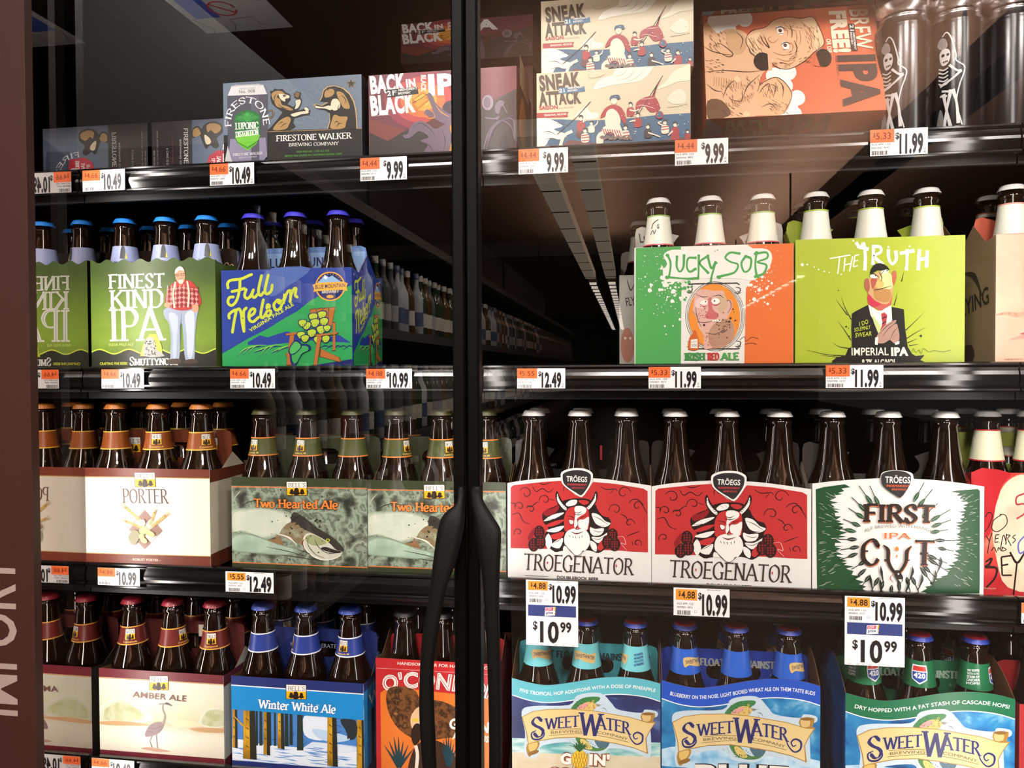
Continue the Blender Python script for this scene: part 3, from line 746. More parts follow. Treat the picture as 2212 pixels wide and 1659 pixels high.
def box_pack(label, view, quad, Y, depth, front, side, top=None, base=None, name='can_box', cat='box', group='cardboard can boxes', tilt=0.0, hs=1.0):
    """closed cardboard box with its front face at Y"""
    px, xl, xr, zt, zb = quad_rect(view, quad, Y)
    z0 = zb if base is None else base
    w, h = xr-xl, (zt-z0)*hs
    e = empty(name, (xl, Y, z0)); tag(e, label, cat, group)
    if tilt: e.rotation_euler.x = tilt
    t = 0.0008
    prism('front_panel', [(0, 0), (w, 0), (w, h), (0, h)], 0, t, ink(front), KRAFT, e)
    prism('back_panel', [(0, 0), (w, 0), (w, h), (0, h)], depth, depth-t, ink(front), KRAFT, e)
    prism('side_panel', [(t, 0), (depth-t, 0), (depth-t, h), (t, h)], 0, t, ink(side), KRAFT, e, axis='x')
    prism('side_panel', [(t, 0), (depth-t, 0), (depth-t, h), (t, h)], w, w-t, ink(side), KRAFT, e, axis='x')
    MB().box(t, w-t, t, depth-t, h-t, h).build('top_panel', ink(top or side), e)
    MB().box(t, w-t, t, depth-t, 0, t).build('base_panel', ink(top or side), e)
    P = Pack(); P.e, P.w, P.h, P.depth, P.xl, P.z0, P.Y = e, w, h, depth, xl, z0, Y
    P.H = homography(px, [(0, h), (w, h), (w, zb-z0), (0, zb-z0)]); P.art = Art(e, P.H, view); P.art.clip = (0.0002, w-0.0002, 0.0, h)
    P.side_r = lambda: Art(e, None, frame=lambda u, v, o: (w+o, u, v))
    return P
Z1, Z2, Z3, Z4 = (0, 0, 3.95), (460, 0, 3.95), (960, 0, 3.95), (1480, 0, 3.0219)
A2, B2, C2, D2, E2 = (0, 380, 3.457), (440, 380, 3.457), (800, 380, 3.190), (1320, 360, 3.3174), (1680, 360, 3.3177)
A3, B3, C3, D3, E3 = (0, 840, 3.6058), (480, 840, 3.45625), (1060, 860, 3.771), (1390, 860, 3.77), (1730, 860, 3.7697)
A4, B4, C4, D4, E4, F4 = (0, 1199, 3.6058), (480, 1199, 3.6056), (790, 1060, 2.7706), (1080, 1230, 3.8676), (1400, 1230, 3.868), (1770, 1230, 3.8665)
# ================================================================ top shelf
def proj(x, y, z):
    d = Vector((x, y, z))-CAM; k = d.dot(C_FW)
    return (FW/2+FPX*d.dot(C_R)/k, FH/2-FPX*d.dot(C_U)/k)
def ref_art(P, view, quad, zb=None):
    """art of pack P drawn in the picture units of a twin pack (quad of the twin in its view)"""
    px = [(view[0]+x/view[2], view[1]+y/view[2]) for x, y in quad]
    b = P.zb if zb is None else zb
    r = Art(P.e, homography(px, [(0, P.h), (P.w, P.h), (P.w, b), (0, b)]), view); r.clip = (0.0002, P.w-0.0002, 0.0, 1.0)
    return r
def lion(a):
    K, Gd, Cr = '17130f', 'b08a52', 'ecdcc0'
    a.S([(470, 1010), (510, 990), (520, 950), (495, 935), (475, 950)], 14, K); a.S([(470, 1010), (510, 990), (520, 950), (495, 935), (475, 950)], 5, Gd)
    a.P([(470, 1110), (500, 1080), (560, 1010), (600, 955), (550, 920), (508, 880), (495, 835), (500, 800), (490, 775), (520, 770), (530, 750), (560, 760), (600, 755), (625, 785), (665, 805), (670, 845), (640, 885), (690, 912), (722, 880), (728, 850), (700, 835), (695, 800), (720, 780), (758, 792), (752, 830), (768, 862), (750, 912), (730, 945), (780, 930), (810, 910), (838, 945), (828, 985), (790, 985), (700, 1010), (690, 1050), (712, 1080), (660, 1110)], K)
    a.P([(505, 800), (540, 775), (585, 775), (620, 800), (585, 800), (555, 815), (545, 850), (520, 850)], Gd, 4); a.P([(530, 860), (550, 830), (580, 850), (595, 890), (640, 905), (690, 935), (660, 940), (600, 920), (550, 905)], Gd, 4)
    a.P([(570, 800), (620, 805), (655, 815), (655, 835), (625, 840), (620, 865), (590, 850), (575, 830)], Cr, 3); a.P([(605, 810), (630, 812), (625, 822), (605, 822)], K, 3)
    a.P([(712, 860), (745, 850), (755, 870), (735, 915), (705, 930), (715, 890)], Cr, 3); a.P([(705, 800), (722, 788), (745, 798), (735, 830), (712, 828)], '7a5c34', 3)
    a.P([(670, 975), (740, 955), (790, 950), (820, 950), (815, 968), (760, 975), (700, 995)], Cr, 3); a.P([(785, 925), (806, 918), (826, 942), (800, 948)], Cr, 3)
    a.P([(520, 1105), (550, 1050), (600, 1010), (650, 995), (670, 1020), (655, 1060), (625, 1100)], Gd, 4); a.SS([[(560, 1060), (590, 1040), (610, 1045)], [(580, 1090), (610, 1060), (640, 1050)], [(560, 880), (600, 915), (650, 930)], [(545, 800), (530, 830), (535, 860)]], [2, 7, 2], K)
def bear(a):
    K, Gd, Cr = '17130f', 'b08a52', 'ecdcc0'
    S_ = [(985, 1108), (1005, 1040), (1000, 970), (960, 942), (890, 932), (868, 910), (885, 893), (935, 908), (990, 880), (960, 872), (920, 868), (940, 830), (950, 780), (985, 750), (1040, 742), (1110, 765), (1165, 815), (1200, 880), (1218, 960), (1224, 1040), (1226, 1108)]
    a.P([(x+(8 if x > 1080 else -6), y-6) for x, y in S_], 'c9a46a'); a.P(S_, K)
    a.P([(960, 790), (990, 765), (1030, 770), (1040, 800), (1010, 830), (960, 835)], Gd, 4); a.P([(1060, 790), (1110, 800), (1150, 860), (1170, 930), (1120, 930), (1090, 880), (1070, 840)], Gd, 4)
    a.P([(1010, 1100), (1020, 1030), (1040, 985), (1090, 1000), (1150, 1005), (1140, 1050), (1120, 1100)], Gd, 4); a.P([(880, 905), (940, 918), (990, 905), (1020, 920), (1010, 945), (960, 930), (890, 925)], Cr, 3)
    a.P([(1020, 860), (1060, 850), (1090, 890), (1080, 930), (1040, 950), (1010, 920)], Cr, 4); a.SS([[(1040, 1060), (1060, 1040), (1080, 1060)], [(1060, 1090), (1080, 1060), (1110, 1060)], [(1090, 890), (1070, 930), (1090, 960), (1150, 965)], [(1100, 820), (1130, 850), (1140, 890)]], [2, 8, 2], K); a.dots([(985, 772, 6)], K)
# --- blue-grey can box with the can picture
Q = [(90, 700), (1265, 645), (1275, 1330), (90, 1375)]
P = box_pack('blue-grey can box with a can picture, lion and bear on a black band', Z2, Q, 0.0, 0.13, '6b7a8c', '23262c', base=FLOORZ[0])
a = P.art
a.P([(90, 1145), (470, 1128), (470, 1110), (1272, 1100), (1275, 1440), (90, 1480)], '14110f'); a.S([(465, 1120), (985, 1110), (1272, 1103)], 5, 'b08a52', 0); a.done('black_band')
rg = random.Random(5)
for y0 in (820, 930, 1010, 770):
    a.S([(480+i*26, y0+rg.uniform(-45, 45)*(1 if 200 < i*26 < 700 else .5)) for i in range(31)], 2.5, '8ea0ae', 3)
a.done('waveform_lines')
lion(a); a.done('lion_emblem'); bear(a); a.done('bear_emblem')
a.P([(1180+(46 if i % 2 == 0 else 18)*math.sin(i*math.pi/5), 722-(46 if i % 2 == 0 else 18)*math.cos(i*math.pi/5)) for i in range(10)], 'b08a52'); a.P([(1180+(38 if i % 2 == 0 else 14)*math.sin(i*math.pi/5), 722-(38 if i % 2 == 0 else 14)*math.cos(i*math.pi/5)) for i in range(10)], '17130f'); a.done('star')
a.G('FIRESTONE WALKER', [(545, 1205), (1185, 1188)], 50, 'f0ede8', a=.19, b=.09); a.G('BREWING COMPANY', [(652, 1250), (1078, 1242)], 28, 'e8e4de', a=.18, b=.09)
a.T('INDIA PALE ALE  |  5.9% ALC./VOL.', [(720, 1305), (1005, 1298)], 17, '5fae3a'); a.T("BREWED AND CANNED ON CALIFORNIA'S CENTRAL COAST", [(620, 1340), (1108, 1326)], 17, '5fae3a'); a.done('maker_lettering')
a.P([(128, 812), (165, 730), (438, 722), (470, 802), (472, 1130), (470, 1330), (440, 1365), (150, 1374), (100, 1374), (128, 1240)], '4a4856'); a.P([(150, 1180), (455, 1170), (468, 1330), (440, 1362), (150, 1372), (135, 1330)], '8f8aa4'); a.P([(330, 820), (400, 815), (400, 1365), (330, 1368)], '5a5868')
a.P([(132, 808), (165, 728), (200, 718), (400, 712), (438, 722), (470, 800), (300, 806)], 'dcdadc'); a.S([(166, 728), (300, 719), (438, 722)], 9, 'b4b2b6'); a.P([(100, 1372), (128, 1240), (150, 1330), (165, 1374)], 'c9c7cb')
a.T('REVOLUTION', [(238, 758), (368, 752)], 14, '8a8688'); a.T('No. 008', [(232, 790), (368, 783)], 28, '6c6a50', bold=.01)
a.G('FIRESTONE', [(160, 1075), (162, 1000), (205, 915), (295, 872), (380, 905), (425, 985), (440, 1068)], 52, 'f0edf0', a=.2, b=.09)
a.P([(190, 985), (245, 945), (300, 930), (355, 942), (410, 975), (408, 1160), (375, 1225), (300, 1282), (225, 1230), (190, 1175)], '1f6e33'); a.P([(192, 1160), (300, 1120), (408, 1150), (375, 1225), (300, 1282), (225, 1230)], '74c43c'); a.P([(192, 1010), (300, 945), (408, 1000), (300, 1040)], '2f8a3c')
a.SS([[(300, 1010), (210, 985)], [(300, 1010), (250, 955)], [(300, 1010), (350, 955)], [(300, 1010), (395, 985)]], 3, '4fae4a', 0); a.E(300, 992, 26, 36, '3fa845'); a.SS([[(280, 980), (300, 1000), (320, 980)], [(280, 1000), (300, 1018), (320, 1000)]], 4, '1f6e33')
a.G('LUPONIC', [(197, 1098), (396, 1092)], 56, 'f0f2ea', a=.16, b=.08); a.G('DISTORTION', [(200, 1165), (396, 1145)], 46, 'f0f2ea', a=.16, b=.08); a.S([(200, 1200), (300, 1255), (400, 1190)], 5, '3f8a2c', 0); a.S([(230, 1222), (300, 1262), (372, 1215)], 5, '3f8a2c', 0)
a.G('FIRESTONE WALKER', [(172, 1327), (428, 1315)], 22, 'e4e2ea', a=.18, b=.1); a.T('BREWING COMPANY', [(225, 1348), (380, 1340)], 12, 'e4e2ea'); a.done('can_picture', 'printed picture of a silver and purple can')
# --- rotated box at the mirrored wall
Q = [(1297, 1045), (2235, 990), (2235, 1380), (1297, 1425)]
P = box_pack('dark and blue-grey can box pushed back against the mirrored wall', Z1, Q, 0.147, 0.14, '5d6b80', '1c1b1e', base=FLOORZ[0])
a = P.art
a.P([(1297, 1045), (1640, 1025), (1640, 1500), (1297, 1500)], '262428'); a.P([(1345, 1430), (1345, 1150), (1390, 1090), (1460, 1064), (1540, 1085), (1575, 1140), (1575, 1430)], '171519', 3); a.done('dark_end_field')
a.G('FIRESTONE', [(1570, 1092), (1570, 1395)], 34, 'e6e2e0', a=.2, b=.1); a.T('BREWING CO', [(1533, 1190), (1533, 1425)], 15, 'c8c4c2', bold=.02); a.T('6 CANS 12 OZ', [(1420, 1265), (1420, 1425)], 18, 'c8c4c2'); a.T('DRINK WITHIN 120 DAYS / AGE', [(1338, 1118), (1338, 1420)], 12, 'b0acaa'); a.T('BEER BEFORE', [(1310, 1285), (1310, 1415)], 12, 'b0acaa'); a.T('6 CANS INDIA PALE', [(1467, 1160), (1467, 1400)], 12, '8a2a34'); a.done('end_lettering')
K, Gd = '17130f', 'b08a52'
a.P([(1645, 1100), (1690, 1075), (1720, 1100), (1750, 1060), (1820, 1035), (1890, 1060), (1900, 1130), (1850, 1180), (1870, 1240), (1840, 1268), (1790, 1240), (1760, 1270), (1730, 1220), (1700, 1150), (1645, 1180)], K, 3); a.P([(1650, 1110), (1690, 1090), (1715, 1140), (1690, 1160), (1650, 1165)], Gd, 3); a.P([(1765, 1070), (1820, 1050), (1880, 1070), (1885, 1110), (1840, 1140), (1800, 1110), (1775, 1130)], Gd, 3); a.P([(1745, 1150), (1790, 1180), (1800, 1220), (1760, 1230)], 'e4d2b2', 3); a.done('lion_emblem')
a.P([(1990, 1220), (2200, 1200), (2225, 1500), (1980, 1500)], '3f4c60'); a.P([(1755, 1450), (1780, 1335), (1850, 1285), (1990, 1290), (2010, 1440), (1960, 1520), (1800, 1520)], 'b8283c'); a.E(1955, 1430, 50, 60, 'e4e0e4'); a.E(1955, 1430, 36, 44, '3a3c74'); a.E(1955, 1430, 22, 28, 'c03040')
a.G('UNION', [(1900, 1310), (1900, 1400)], 34, 'ece8e6', a=.18, b=.1); a.G('JACK', [(1850, 1330), (1850, 1430)], 34, 'ece8e6', a=.18, b=.1); a.G('IPA', [(1805, 1350), (1805, 1420)], 28, 'ece8e6', a=.18, b=.1); a.G('FIRES', [(1890, 1275), (1990, 1290), (2060, 1350), (2090, 1430)], 44, 'e4e2e6', a=.2, b=.1); a.done('can_picture')
# --- purple boxes
BQ = [(1330, 640), (2591, 565), (2591, 1280), (1330, 1330)]
def bib(a):
    sun = [('8e3a48', 330, 260), ('b84a4a', 260, 200), ('d8703e', 190, 150), ('eda043', 120, 95), ('f4c860', 60, 50)]
    for c, rx, ry in sun: a.E(1790, 850, rx, ry, c)
    a.P([(1335, 1015), (1420, 1040), (1640, 1110), (1490, 1200), (1335, 1125)], '7a4038'); a.P([(1640, 1110), (1830, 1040), (2060, 900), (2591, 800), (2591, 1000), (2000, 1100), (1490, 1200)], '5a3230')
    a.P([(1335, 1125), (1490, 1200), (1640, 1115), (1900, 1120), (2150, 1000), (2591, 760), (2591, 1420), (1335, 1450)], '37302f'); a.done('sunset_print')
    for t, p, h in (('BACK', [(1350, 792), (1648, 768)], 145), ('IN', [(1652, 745), (1732, 738)], 70), ('BLACK', [(1352, 975), (1730, 945)], 160), ('IPA', [(1842, 806), (2260, 790)], 172)):
        a.T(t, p, h, 'f1ece8', bold=.05)
    a.T('BLACK', [(1778, 640), (1778, 782)], 42, 'efe2da', bold=.04); a.T('6.8% ABV / 65 IBUS', [(1355, 992), (1505, 980)], 10, 'd8c8c0'); a.done('title_lettering')
    a.P([(1470, 765), (1745, 738), (1755, 800), (1480, 832), (1490, 800)], '241d1c'); a.T('21', [(1490, 815), (1545, 810)], 42, 'f1ece8', bold=.03); a.T('ST', [(1545, 790), (1570, 788)], 20, 'f1ece8', bold=.02); a.T('AMENDMENT', [(1582, 778), (1745, 762)], 22, 'f1ece8', bold=.04); a.T('BREWERY', [(1582, 806), (1690, 796)], 20, 'f1ece8', bold=.04); a.done('brewer_banner')
    a.P([(1700, 850), (1790, 785), (1840, 810), (1845, 860), (1740, 940), (1705, 910)], 'c07a2a', 0); a.P([(1715, 852), (1790, 800), (1825, 818), (1745, 872)], 'f0b048'); a.P([(1720, 885), (1800, 830), (1835, 848), (1745, 920)], 'e09838'); a.S([(1700, 880), (1760, 850), (1840, 800)], 5, '3a2620', 0)
    Pu, Pd = '6c5c6a', '413640'
    a.P([(1850, 790), (1880, 830), (1900, 880), (1960, 930), (2030, 960), (2100, 960), (2100, 1060), (1980, 1060), (1860, 1000), (1800, 970), (1830, 930), (1880, 960), (1850, 870), (1830, 810)], Pu, 3); a.P([(1960, 930), (1980, 880), (2030, 860), (2100, 880), (2110, 950), (2040, 980)], Pd, 3); a.SS([[(1810, 960), (1830, 1010), (1890, 1000), (1880, 960)], [(1900, 900), (1950, 960), (2020, 1000)], [(2030, 920), (2060, 945), (2090, 920)]], [3, 9, 3], 'd08a38')
    a.P([(1620, 1150), (1660, 1140), (1690, 1070), (1770, 1030), (1850, 1070), (1900, 1100), (1990, 1060), (2110, 1040), (2110, 1330), (1860, 1330), (1800, 1290), (1830, 1240), (1770, 1200), (1840, 1170), (1760, 1120), (1690, 1170), (1640, 1180)], Pu, 4); a.SS([[(1700, 1090), (1770, 1050), (1860, 1110), (1900, 1180)], [(1790, 1210), (1850, 1250), (1880, 1310)], [(1950, 1100), (1980, 1200), (1960, 1320)], [(2050, 1080), (2030, 1200), (2060, 1320)]], [2, 8, 2], Pd)
    a.P([(2020, 1080), (2080, 1060), (2090, 1160), (2050, 1320), (2010, 1320), (2040, 1180)], 'c8862e', 3)
    a.E(2345, 880, 48, 66, '8a7c88'); a.E(2340, 880, 30, 46, '6a5c68'); a.P([(2410, 900), (2450, 860), (2490, 880), (2460, 920), (2440, 980), (2410, 960)], '6a5c68', 3); a.S([(2470, 890), (2500, 950), (2510, 970)], 5, '8a7c88', 0)
    for r_ in (0, 26, 52, 80): a.S([(2300+r_*.4, 1320), (2350+r_*.5, 1140-r_*.3), (2450+r_*.5, 1040-r_*.2), (2540+r_*.3, 1080-r_), (2575+r_*.1, 1200-r_)], [4, 16, 12, 5], Pu if r_ % 52 == 0 else '4a3f4a')
    a.S([(2320, 1010), (2400, 1020), (2440, 1000), (2420, 1030)], 14, Pu); a.P([(2440, 1310), (2460, 1180), (2500, 1150), (2530, 1310)], '2a2426', 3); a.done('creature_illustration')
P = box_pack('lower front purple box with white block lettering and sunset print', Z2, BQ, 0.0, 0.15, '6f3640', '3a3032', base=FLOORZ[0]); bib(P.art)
s = P.side_r(); s.P([(0, 0), (.004, 0), (.004, P.h), (0, P.h)], 'b04038'); s.P([(.02, .05), (.07, .03), (.09, .08), (.05, .1)], 'c88038', 4); s.P([(.03, .11), (.12, .11), (.12, .15), (.03, .15)], 'b8a890'); s.done('side_print')
zlow = P.z0+P.h
Q2 = [(1605, 275), (2729, 201), (2729, 560), (1605, 615)]
P2 = box_pack('upper purple box with white block lettering set back on its stack', Z2, Q2, 0.12, 0.15, '6f3640', '3a3032'); P2.zb = 0; bib(ref_art(P2, Z2, BQ)); 
P3 = box_pack('rear purple box hidden under the upper purple box', Z2, [(1605, 620), (2729, 565), (2729, 1100), (1605, 1150)], 0.153, 0.12, '6f3640', '3a3032', base=FLOORZ[0]); P3.e.location.y = 0.153
P3.e.location.z = FLOORZ[0]
P2.e.location.z = FLOORZ[0]+P3.h+0.0005
# --- cream boxes with the rowing boat
SQ = [(790, 625), (2105, 545), (2095, 1190), (785, 1255)]
def sneak(a):
    Cm, Wh, Sea, Rd, Sk, Hr, Bt, Ol = 'd6c8aa', 'f0ead8', '2e5f80', 'a32f3a', 'ecdcc8', '2b2728', '6e3c38', '4a4038'
    a.P([(785, 1020), (1000, 1018), (1200, 1030), (1500, 1020), (1790, 985), (2100, 965), (2100, 1330), (785, 1400)], Sea); a.P([(785, 1010), (900, 1018), (1010, 1075), (930, 1105), (1050, 1150), (980, 1190), (900, 1180), (860, 1240), (785, 1255)], Wh, 3); a.P([(1140, 960), (1210, 920), (1250, 960), (1310, 965), (1300, 1010), (1180, 1020), (1120, 1000)], Wh, 3)
    a.SS([[(830, 1130), (900, 1125), (960, 1160)], [(850, 1190), (920, 1180), (980, 1200)], [(940, 1050), (1020, 1060), (1080, 1080)], [(800, 1080), (860, 1075)]], [2, 7, 2], Ol)
    a.P([(1278, 765), (1310, 700), (1380, 660), (1440, 640), (1470, 580), (1500, 570), (1560, 560), (1680, 575), (1790, 555), (1760, 620), (1680, 690), (1560, 710), (1400, 735)], Wh, 3); a.SS([[(1440, 650), (1520, 640), (1570, 590)], [(1480, 690), (1580, 660), (1640, 590)], [(1560, 700), (1650, 660), (1720, 580)], [(1520, 610), (1540, 570)], [(1600, 640), (1620, 590)]], [2, 6, 2], 'b9b096')
    a.P([(1820, 760), (1900, 690), (1950, 620), (2050, 570), (2100, 560), (2100, 680), (1990, 700), (1900, 740)], 'ece2c6', 3); a.P([(1900, 850), (1950, 790), (2010, 760), (2060, 800), (2050, 880), (1960, 890)], 'e4dcc4', 3); a.S([(1230, 630), (1250, 665), (1330, 655), (1380, 630)], [2, 5, 2], 'a89878'); a.S([(1900, 920), (1980, 910), (2080, 890)], 4, 'a89878'); a.done('sea_and_sky')
    a.T('SNEAK', [(818, 772), (1172, 738)], 128, Ol, bold=.05); a.T('ATTACK', [(812, 898), (1172, 876)], 112, Ol, bold=.05); a.T('SAISON', [(810, 937), (970, 928)], 32, Rd, bold=.03); a.T('5.1% ALC./VOL.', [(978, 930), (1110, 920)], 14, '8a7858'); a.done('title_lettering')
    a.P([(968, 752), (1198, 736), (1206, 780), (978, 802), (986, 778)], '3c6f92'); a.T('21', [(985, 790), (1030, 786)], 34, Wh, bold=.03); a.T('AMENDMENT', [(1056, 760), (1192, 748)], 18, Wh, bold=.04); a.T('BREWERY', [(1056, 783), (1142, 775)], 16, Wh, bold=.04); a.done('brewer_banner')
    a.P([(787, 966), (1062, 955), (1048, 976), (1056, 998), (787, 1008)], Rd); a.T('SEASONAL RELEASE', [(852, 992), (1042, 980)], 16, Wh, bold=.02); a.done('red_ribbon')
    a.P([(1868, 648), (1740, 900), (1850, 925), (1790, 860), (1820, 720)], Rd); a.P([(1640, 880), (1720, 830), (1800, 830), (1840, 930), (1760, 960), (1700, 900), (1640, 960)], Rd, 3); a.S([(1868, 648), (1640, 1000)], 5, Hr, 0); a.SS([[(1665, 850), (1740, 845), (1800, 835)], [(1640, 910), (1700, 900), (1800, 930)]], [2, 6, 2], 'e8c8b8')
    def body(x, y, s, top, legs=None, lean=0.0, arm=None):
        q = lambda u, v: (x+u*s+lean*v, y+v*s)
        if legs: a.P([q(-26, 55), q(26, 50), q(34, 100), q(10, 130), q(-30, 125), q(-44, 95)], legs, 3)
        a.P([q(-24, -6), q(20, -10), q(34, 20), q(28, 62), q(-28, 66), q(-34, 20)], top, 3)
        if arm: a.S([q(*p) for p in arm], [13*s, 10*s], Sk)
        a.E(x-lean*.3, y-34*s, 17*s, 21*s, Sk); a.P([q(-18, -36), q(-12, -58), q(10, -60), q(20, -44), q(16, -26), q(6, -44)], Hr, 3)
    a.P([(1000, 1255), (1060, 1195), (1300, 1225), (1750, 1215), (2000, 1175), (2095, 1180), (2080, 1310), (1200, 1340)], Bt); a.S([(1250, 868), (1130, 1000), (960, 1150)], 6, Hr, 0)
    body(1165, 1045, 1.05, Rd, '5a3038', 0, [(20, 0), (40, -70), (50, -120)]); a.S([(1090, 1120), (1020, 1160), (985, 1250)], 26, Sk); body(1200, 1150, 1.0, Sk); a.SS([[(1170, 1180), (1235, 1170)], [(1170, 1205), (1240, 1195)], [(1170, 1160), (1230, 1150)]], 8, Rd, 0)
    body(1255, 1080, .8, Sk, None, 0, [(20, 10), (60, -30), (70, -60)]); a.P([(1330, 1010), (1370, 930), (1440, 895), (1510, 920), (1550, 1000), (1540, 1060), (1480, 990), (1400, 980)], Rd, 3)
    a.P([(1385, 960), (1440, 930), (1490, 980), (1500, 1060), (1440, 1100), (1375, 1070)], Sk, 3); a.P([(1345, 1110), (1380, 1075), (1500, 1070), (1510, 1170), (1460, 1180), (1430, 1130), (1380, 1140), (1350, 1180)], Sk, 2); a.SS([[(1350+i*20, 1100+i*2), (1370+i*20, 1150+i*3)] for i in range(8)], 8, Rd, 0); a.P([(1300, 1160), (1350, 1120), (1360, 1180), (1340, 1250), (1300, 1245)], Sk, 3)
    a.E(1450, 860, 26, 34, Sk); a.P([(1415, 855), (1425, 820), (1490, 812), (1498, 850), (1450, 840)], '2e5070', 3); body(1590, 930, .95, Rd, None, 0, [(-10, 10), (40, 20), (75, 5)]); body(1650, 1020, 1.0, Rd, None, 0, [(-20, 10), (-70, 20)]); body(1545, 1125, 1.0, Sk); a.SS([[(1520, 1140), (1580, 1130)], [(1520, 1165), (1580, 1155)], [(1520, 1190), (1580, 1180)]], 8, Rd, 0)
    body(1735, 1115, .95, Hr, None, 0, [(0, 20), (60, 40), (110, 60)]); body(1880, 1080, .95, Sk, None, 0, [(-10, 0), (-60, -30), (-30, -40)]); a.SS([[(1850, 1090), (1910, 1080)], [(1850, 1112), (1910, 1102)]], 8, Rd, 0); body(1965, 1100, 1.0, Rd, Rd, 0, [(-20, 20), (-60, 60)]); a.E(1835, 985, 34, 34, Rd); a.P([(1812, 1000), (1835, 950), (1858, 1000)], Sea, 3); body(2070, 1150, .7, Rd)
    a.SS([[(1330+i*45, 1180+(i % 3)*8), (1350+i*45, 1170), (1370+i*45, 1195)] for i in range(6)], 22, '6e6660'); rgd = random.Random(2); a.dots([(rgd.uniform(1150, 2080), rgd.uniform(820, 1150), rgd.uniform(2.5, 4.5)) for _ in range(70)], Wh); a.done('boat_crew_illustration')
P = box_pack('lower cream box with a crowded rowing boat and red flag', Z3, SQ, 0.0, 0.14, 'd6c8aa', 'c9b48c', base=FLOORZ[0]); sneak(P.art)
zs = P.z0+P.h
Q = [(825, -45), (2125, -105), (2125, 540), (825, 605)]
P2 = box_pack('upper cream box with a crowded rowing boat, cut by the picture top', Z3, Q, 0.012, 0.14, 'd6c8aa', 'c9b48c'); P2.zb = 0; P2.e.location.z = zs+0.0006; sneak(ref_art(P2, Z3, [(775, 590), (2108, 505), (2100, 1190), (770, 1255)]))
# --- tilted orange box and its twin behind
FQ = [(140, 95), (1312, 5), (1322, 720), (140, 775)]
P = box_pack('orange box tilted back with a printed old man and sideways lettering', Z4, FQ, 0.004, 0.11, 'cf6848', 'b85a3e', tilt=-0.33, hs=1.22)
a = P.art
Wh, Tn, Ln, Sh = 'f1ede6', 'deb08a', '4a3026', 'a5714a'
for x, y, r in ((240, 130, 70), (330, 110, 60), (420, 110, 55), (200, 190, 60), (300, 180, 60), (600, 500, 60), (690, 470, 55), (660, 560, 55), (740, 640, 50), (690, 690, 50), (640, 730, 45), (720, 740, 40)): a.E(x, y, r, r, Wh, 18)
a.done('white_clouds')
a.P([(140, 160), (230, 210), (300, 180), (390, 190), (440, 230), (450, 300), (560, 420), (520, 480), (490, 560), (540, 520), (620, 505), (690, 570), (705, 630), (640, 745), (470, 755), (140, 775)], Tn, 3)
a.P([(430, 230), (480, 190), (560, 170), (620, 120), (720, 100), (800, 110), (880, 98), (915, 150), (940, 230), (940, 290), (870, 340), (800, 400), (700, 450), (620, 440), (580, 400), (470, 360), (440, 310), (420, 270)], Tn, 3)
a.P([(800, 115), (870, 100), (912, 150), (940, 240), (935, 300), (880, 330), (880, 230), (840, 160)], 'e6c49c', 3); a.P([(440, 235), (520, 200), (500, 260), (530, 330), (600, 390), (560, 410), (470, 360), (430, 300)], 'e6c49c', 3)
a.P([(480, 600), (500, 555), (560, 520), (610, 510), (660, 540), (700, 610), (690, 660), (640, 745), (560, 745), (490, 700)], 'dfb084', 3)
a.P([(150, 660), (240, 655), (300, 740), (220, 775), (150, 775)], '6a4a36', 3); a.P([(300, 200), (370, 200), (430, 260), (400, 340), (330, 350), (290, 280)], 'caa078', 3)
a.SS([[(200, 300), (240, 280), (280, 300), (330, 350), (300, 370), (240, 340), (200, 300)], [(140, 300), (190, 330), (260, 350), (330, 360)], [(140, 470), (260, 460), (420, 470), (530, 460)], [(250, 640), (290, 560), (370, 500)], [(380, 640), (420, 560), (500, 490)], [(490, 610), (520, 570), (560, 550), (540, 620)], [(560, 550), (600, 570), (580, 640)], [(610, 515), (650, 570), (640, 640)], [(500, 700), (560, 680), (600, 720)], [(360, 200), (400, 250), (380, 320)], [(150, 550), (200, 590), (250, 600)], [(300, 650), (370, 660), (380, 590)]], [2, 7, 2], Ln)
a.E(655, 190, 34, 22, Wh, 18, 1.2); a.E(655, 192, 13, 13, Ln, 12); a.E(685, 295, 32, 22, Wh, 18, 1.2); a.E(682, 292, 13, 13, Ln, 12)
a.SS([[(690, 170), (705, 200), (700, 230)], [(720, 270), (735, 300), (725, 330)], [(600, 230), (570, 250), (600, 275), (640, 250)], [(515, 220), (530, 260), (560, 300)], [(540, 215), (550, 250), (575, 290)], [(800, 130), (850, 180), (900, 250)], [(820, 180), (860, 250), (850, 320)], [(620, 380), (690, 400), (760, 370)], [(640, 410), (700, 420), (740, 400)], [(600, 340), (660, 360), (720, 350)], [(760, 190), (765, 240), (755, 290)], [(785, 190), (790, 240), (780, 290)], [(450, 260), (470, 300), (500, 330)], [(470, 240), (490, 290), (530, 340)], [(440, 290), (460, 325), (490, 350)]], [2, 6, 2], Sh)
a.SS([[(200+i*16, 500+i*3), (195+i*16, 560+i*2)] for i in range(12)]+[[(310+i*14, 700-i*6), (330+i*14, 660-i*6)] for i in range(10)]+[[(560+i*12, 730), (570+i*12, 700)] for i in range(5)], 3, Sh, 0); a.dots([(350, 520, 22), (400, 748, 22)], 'e6c49c')
rg = random.Random(12); HT = []
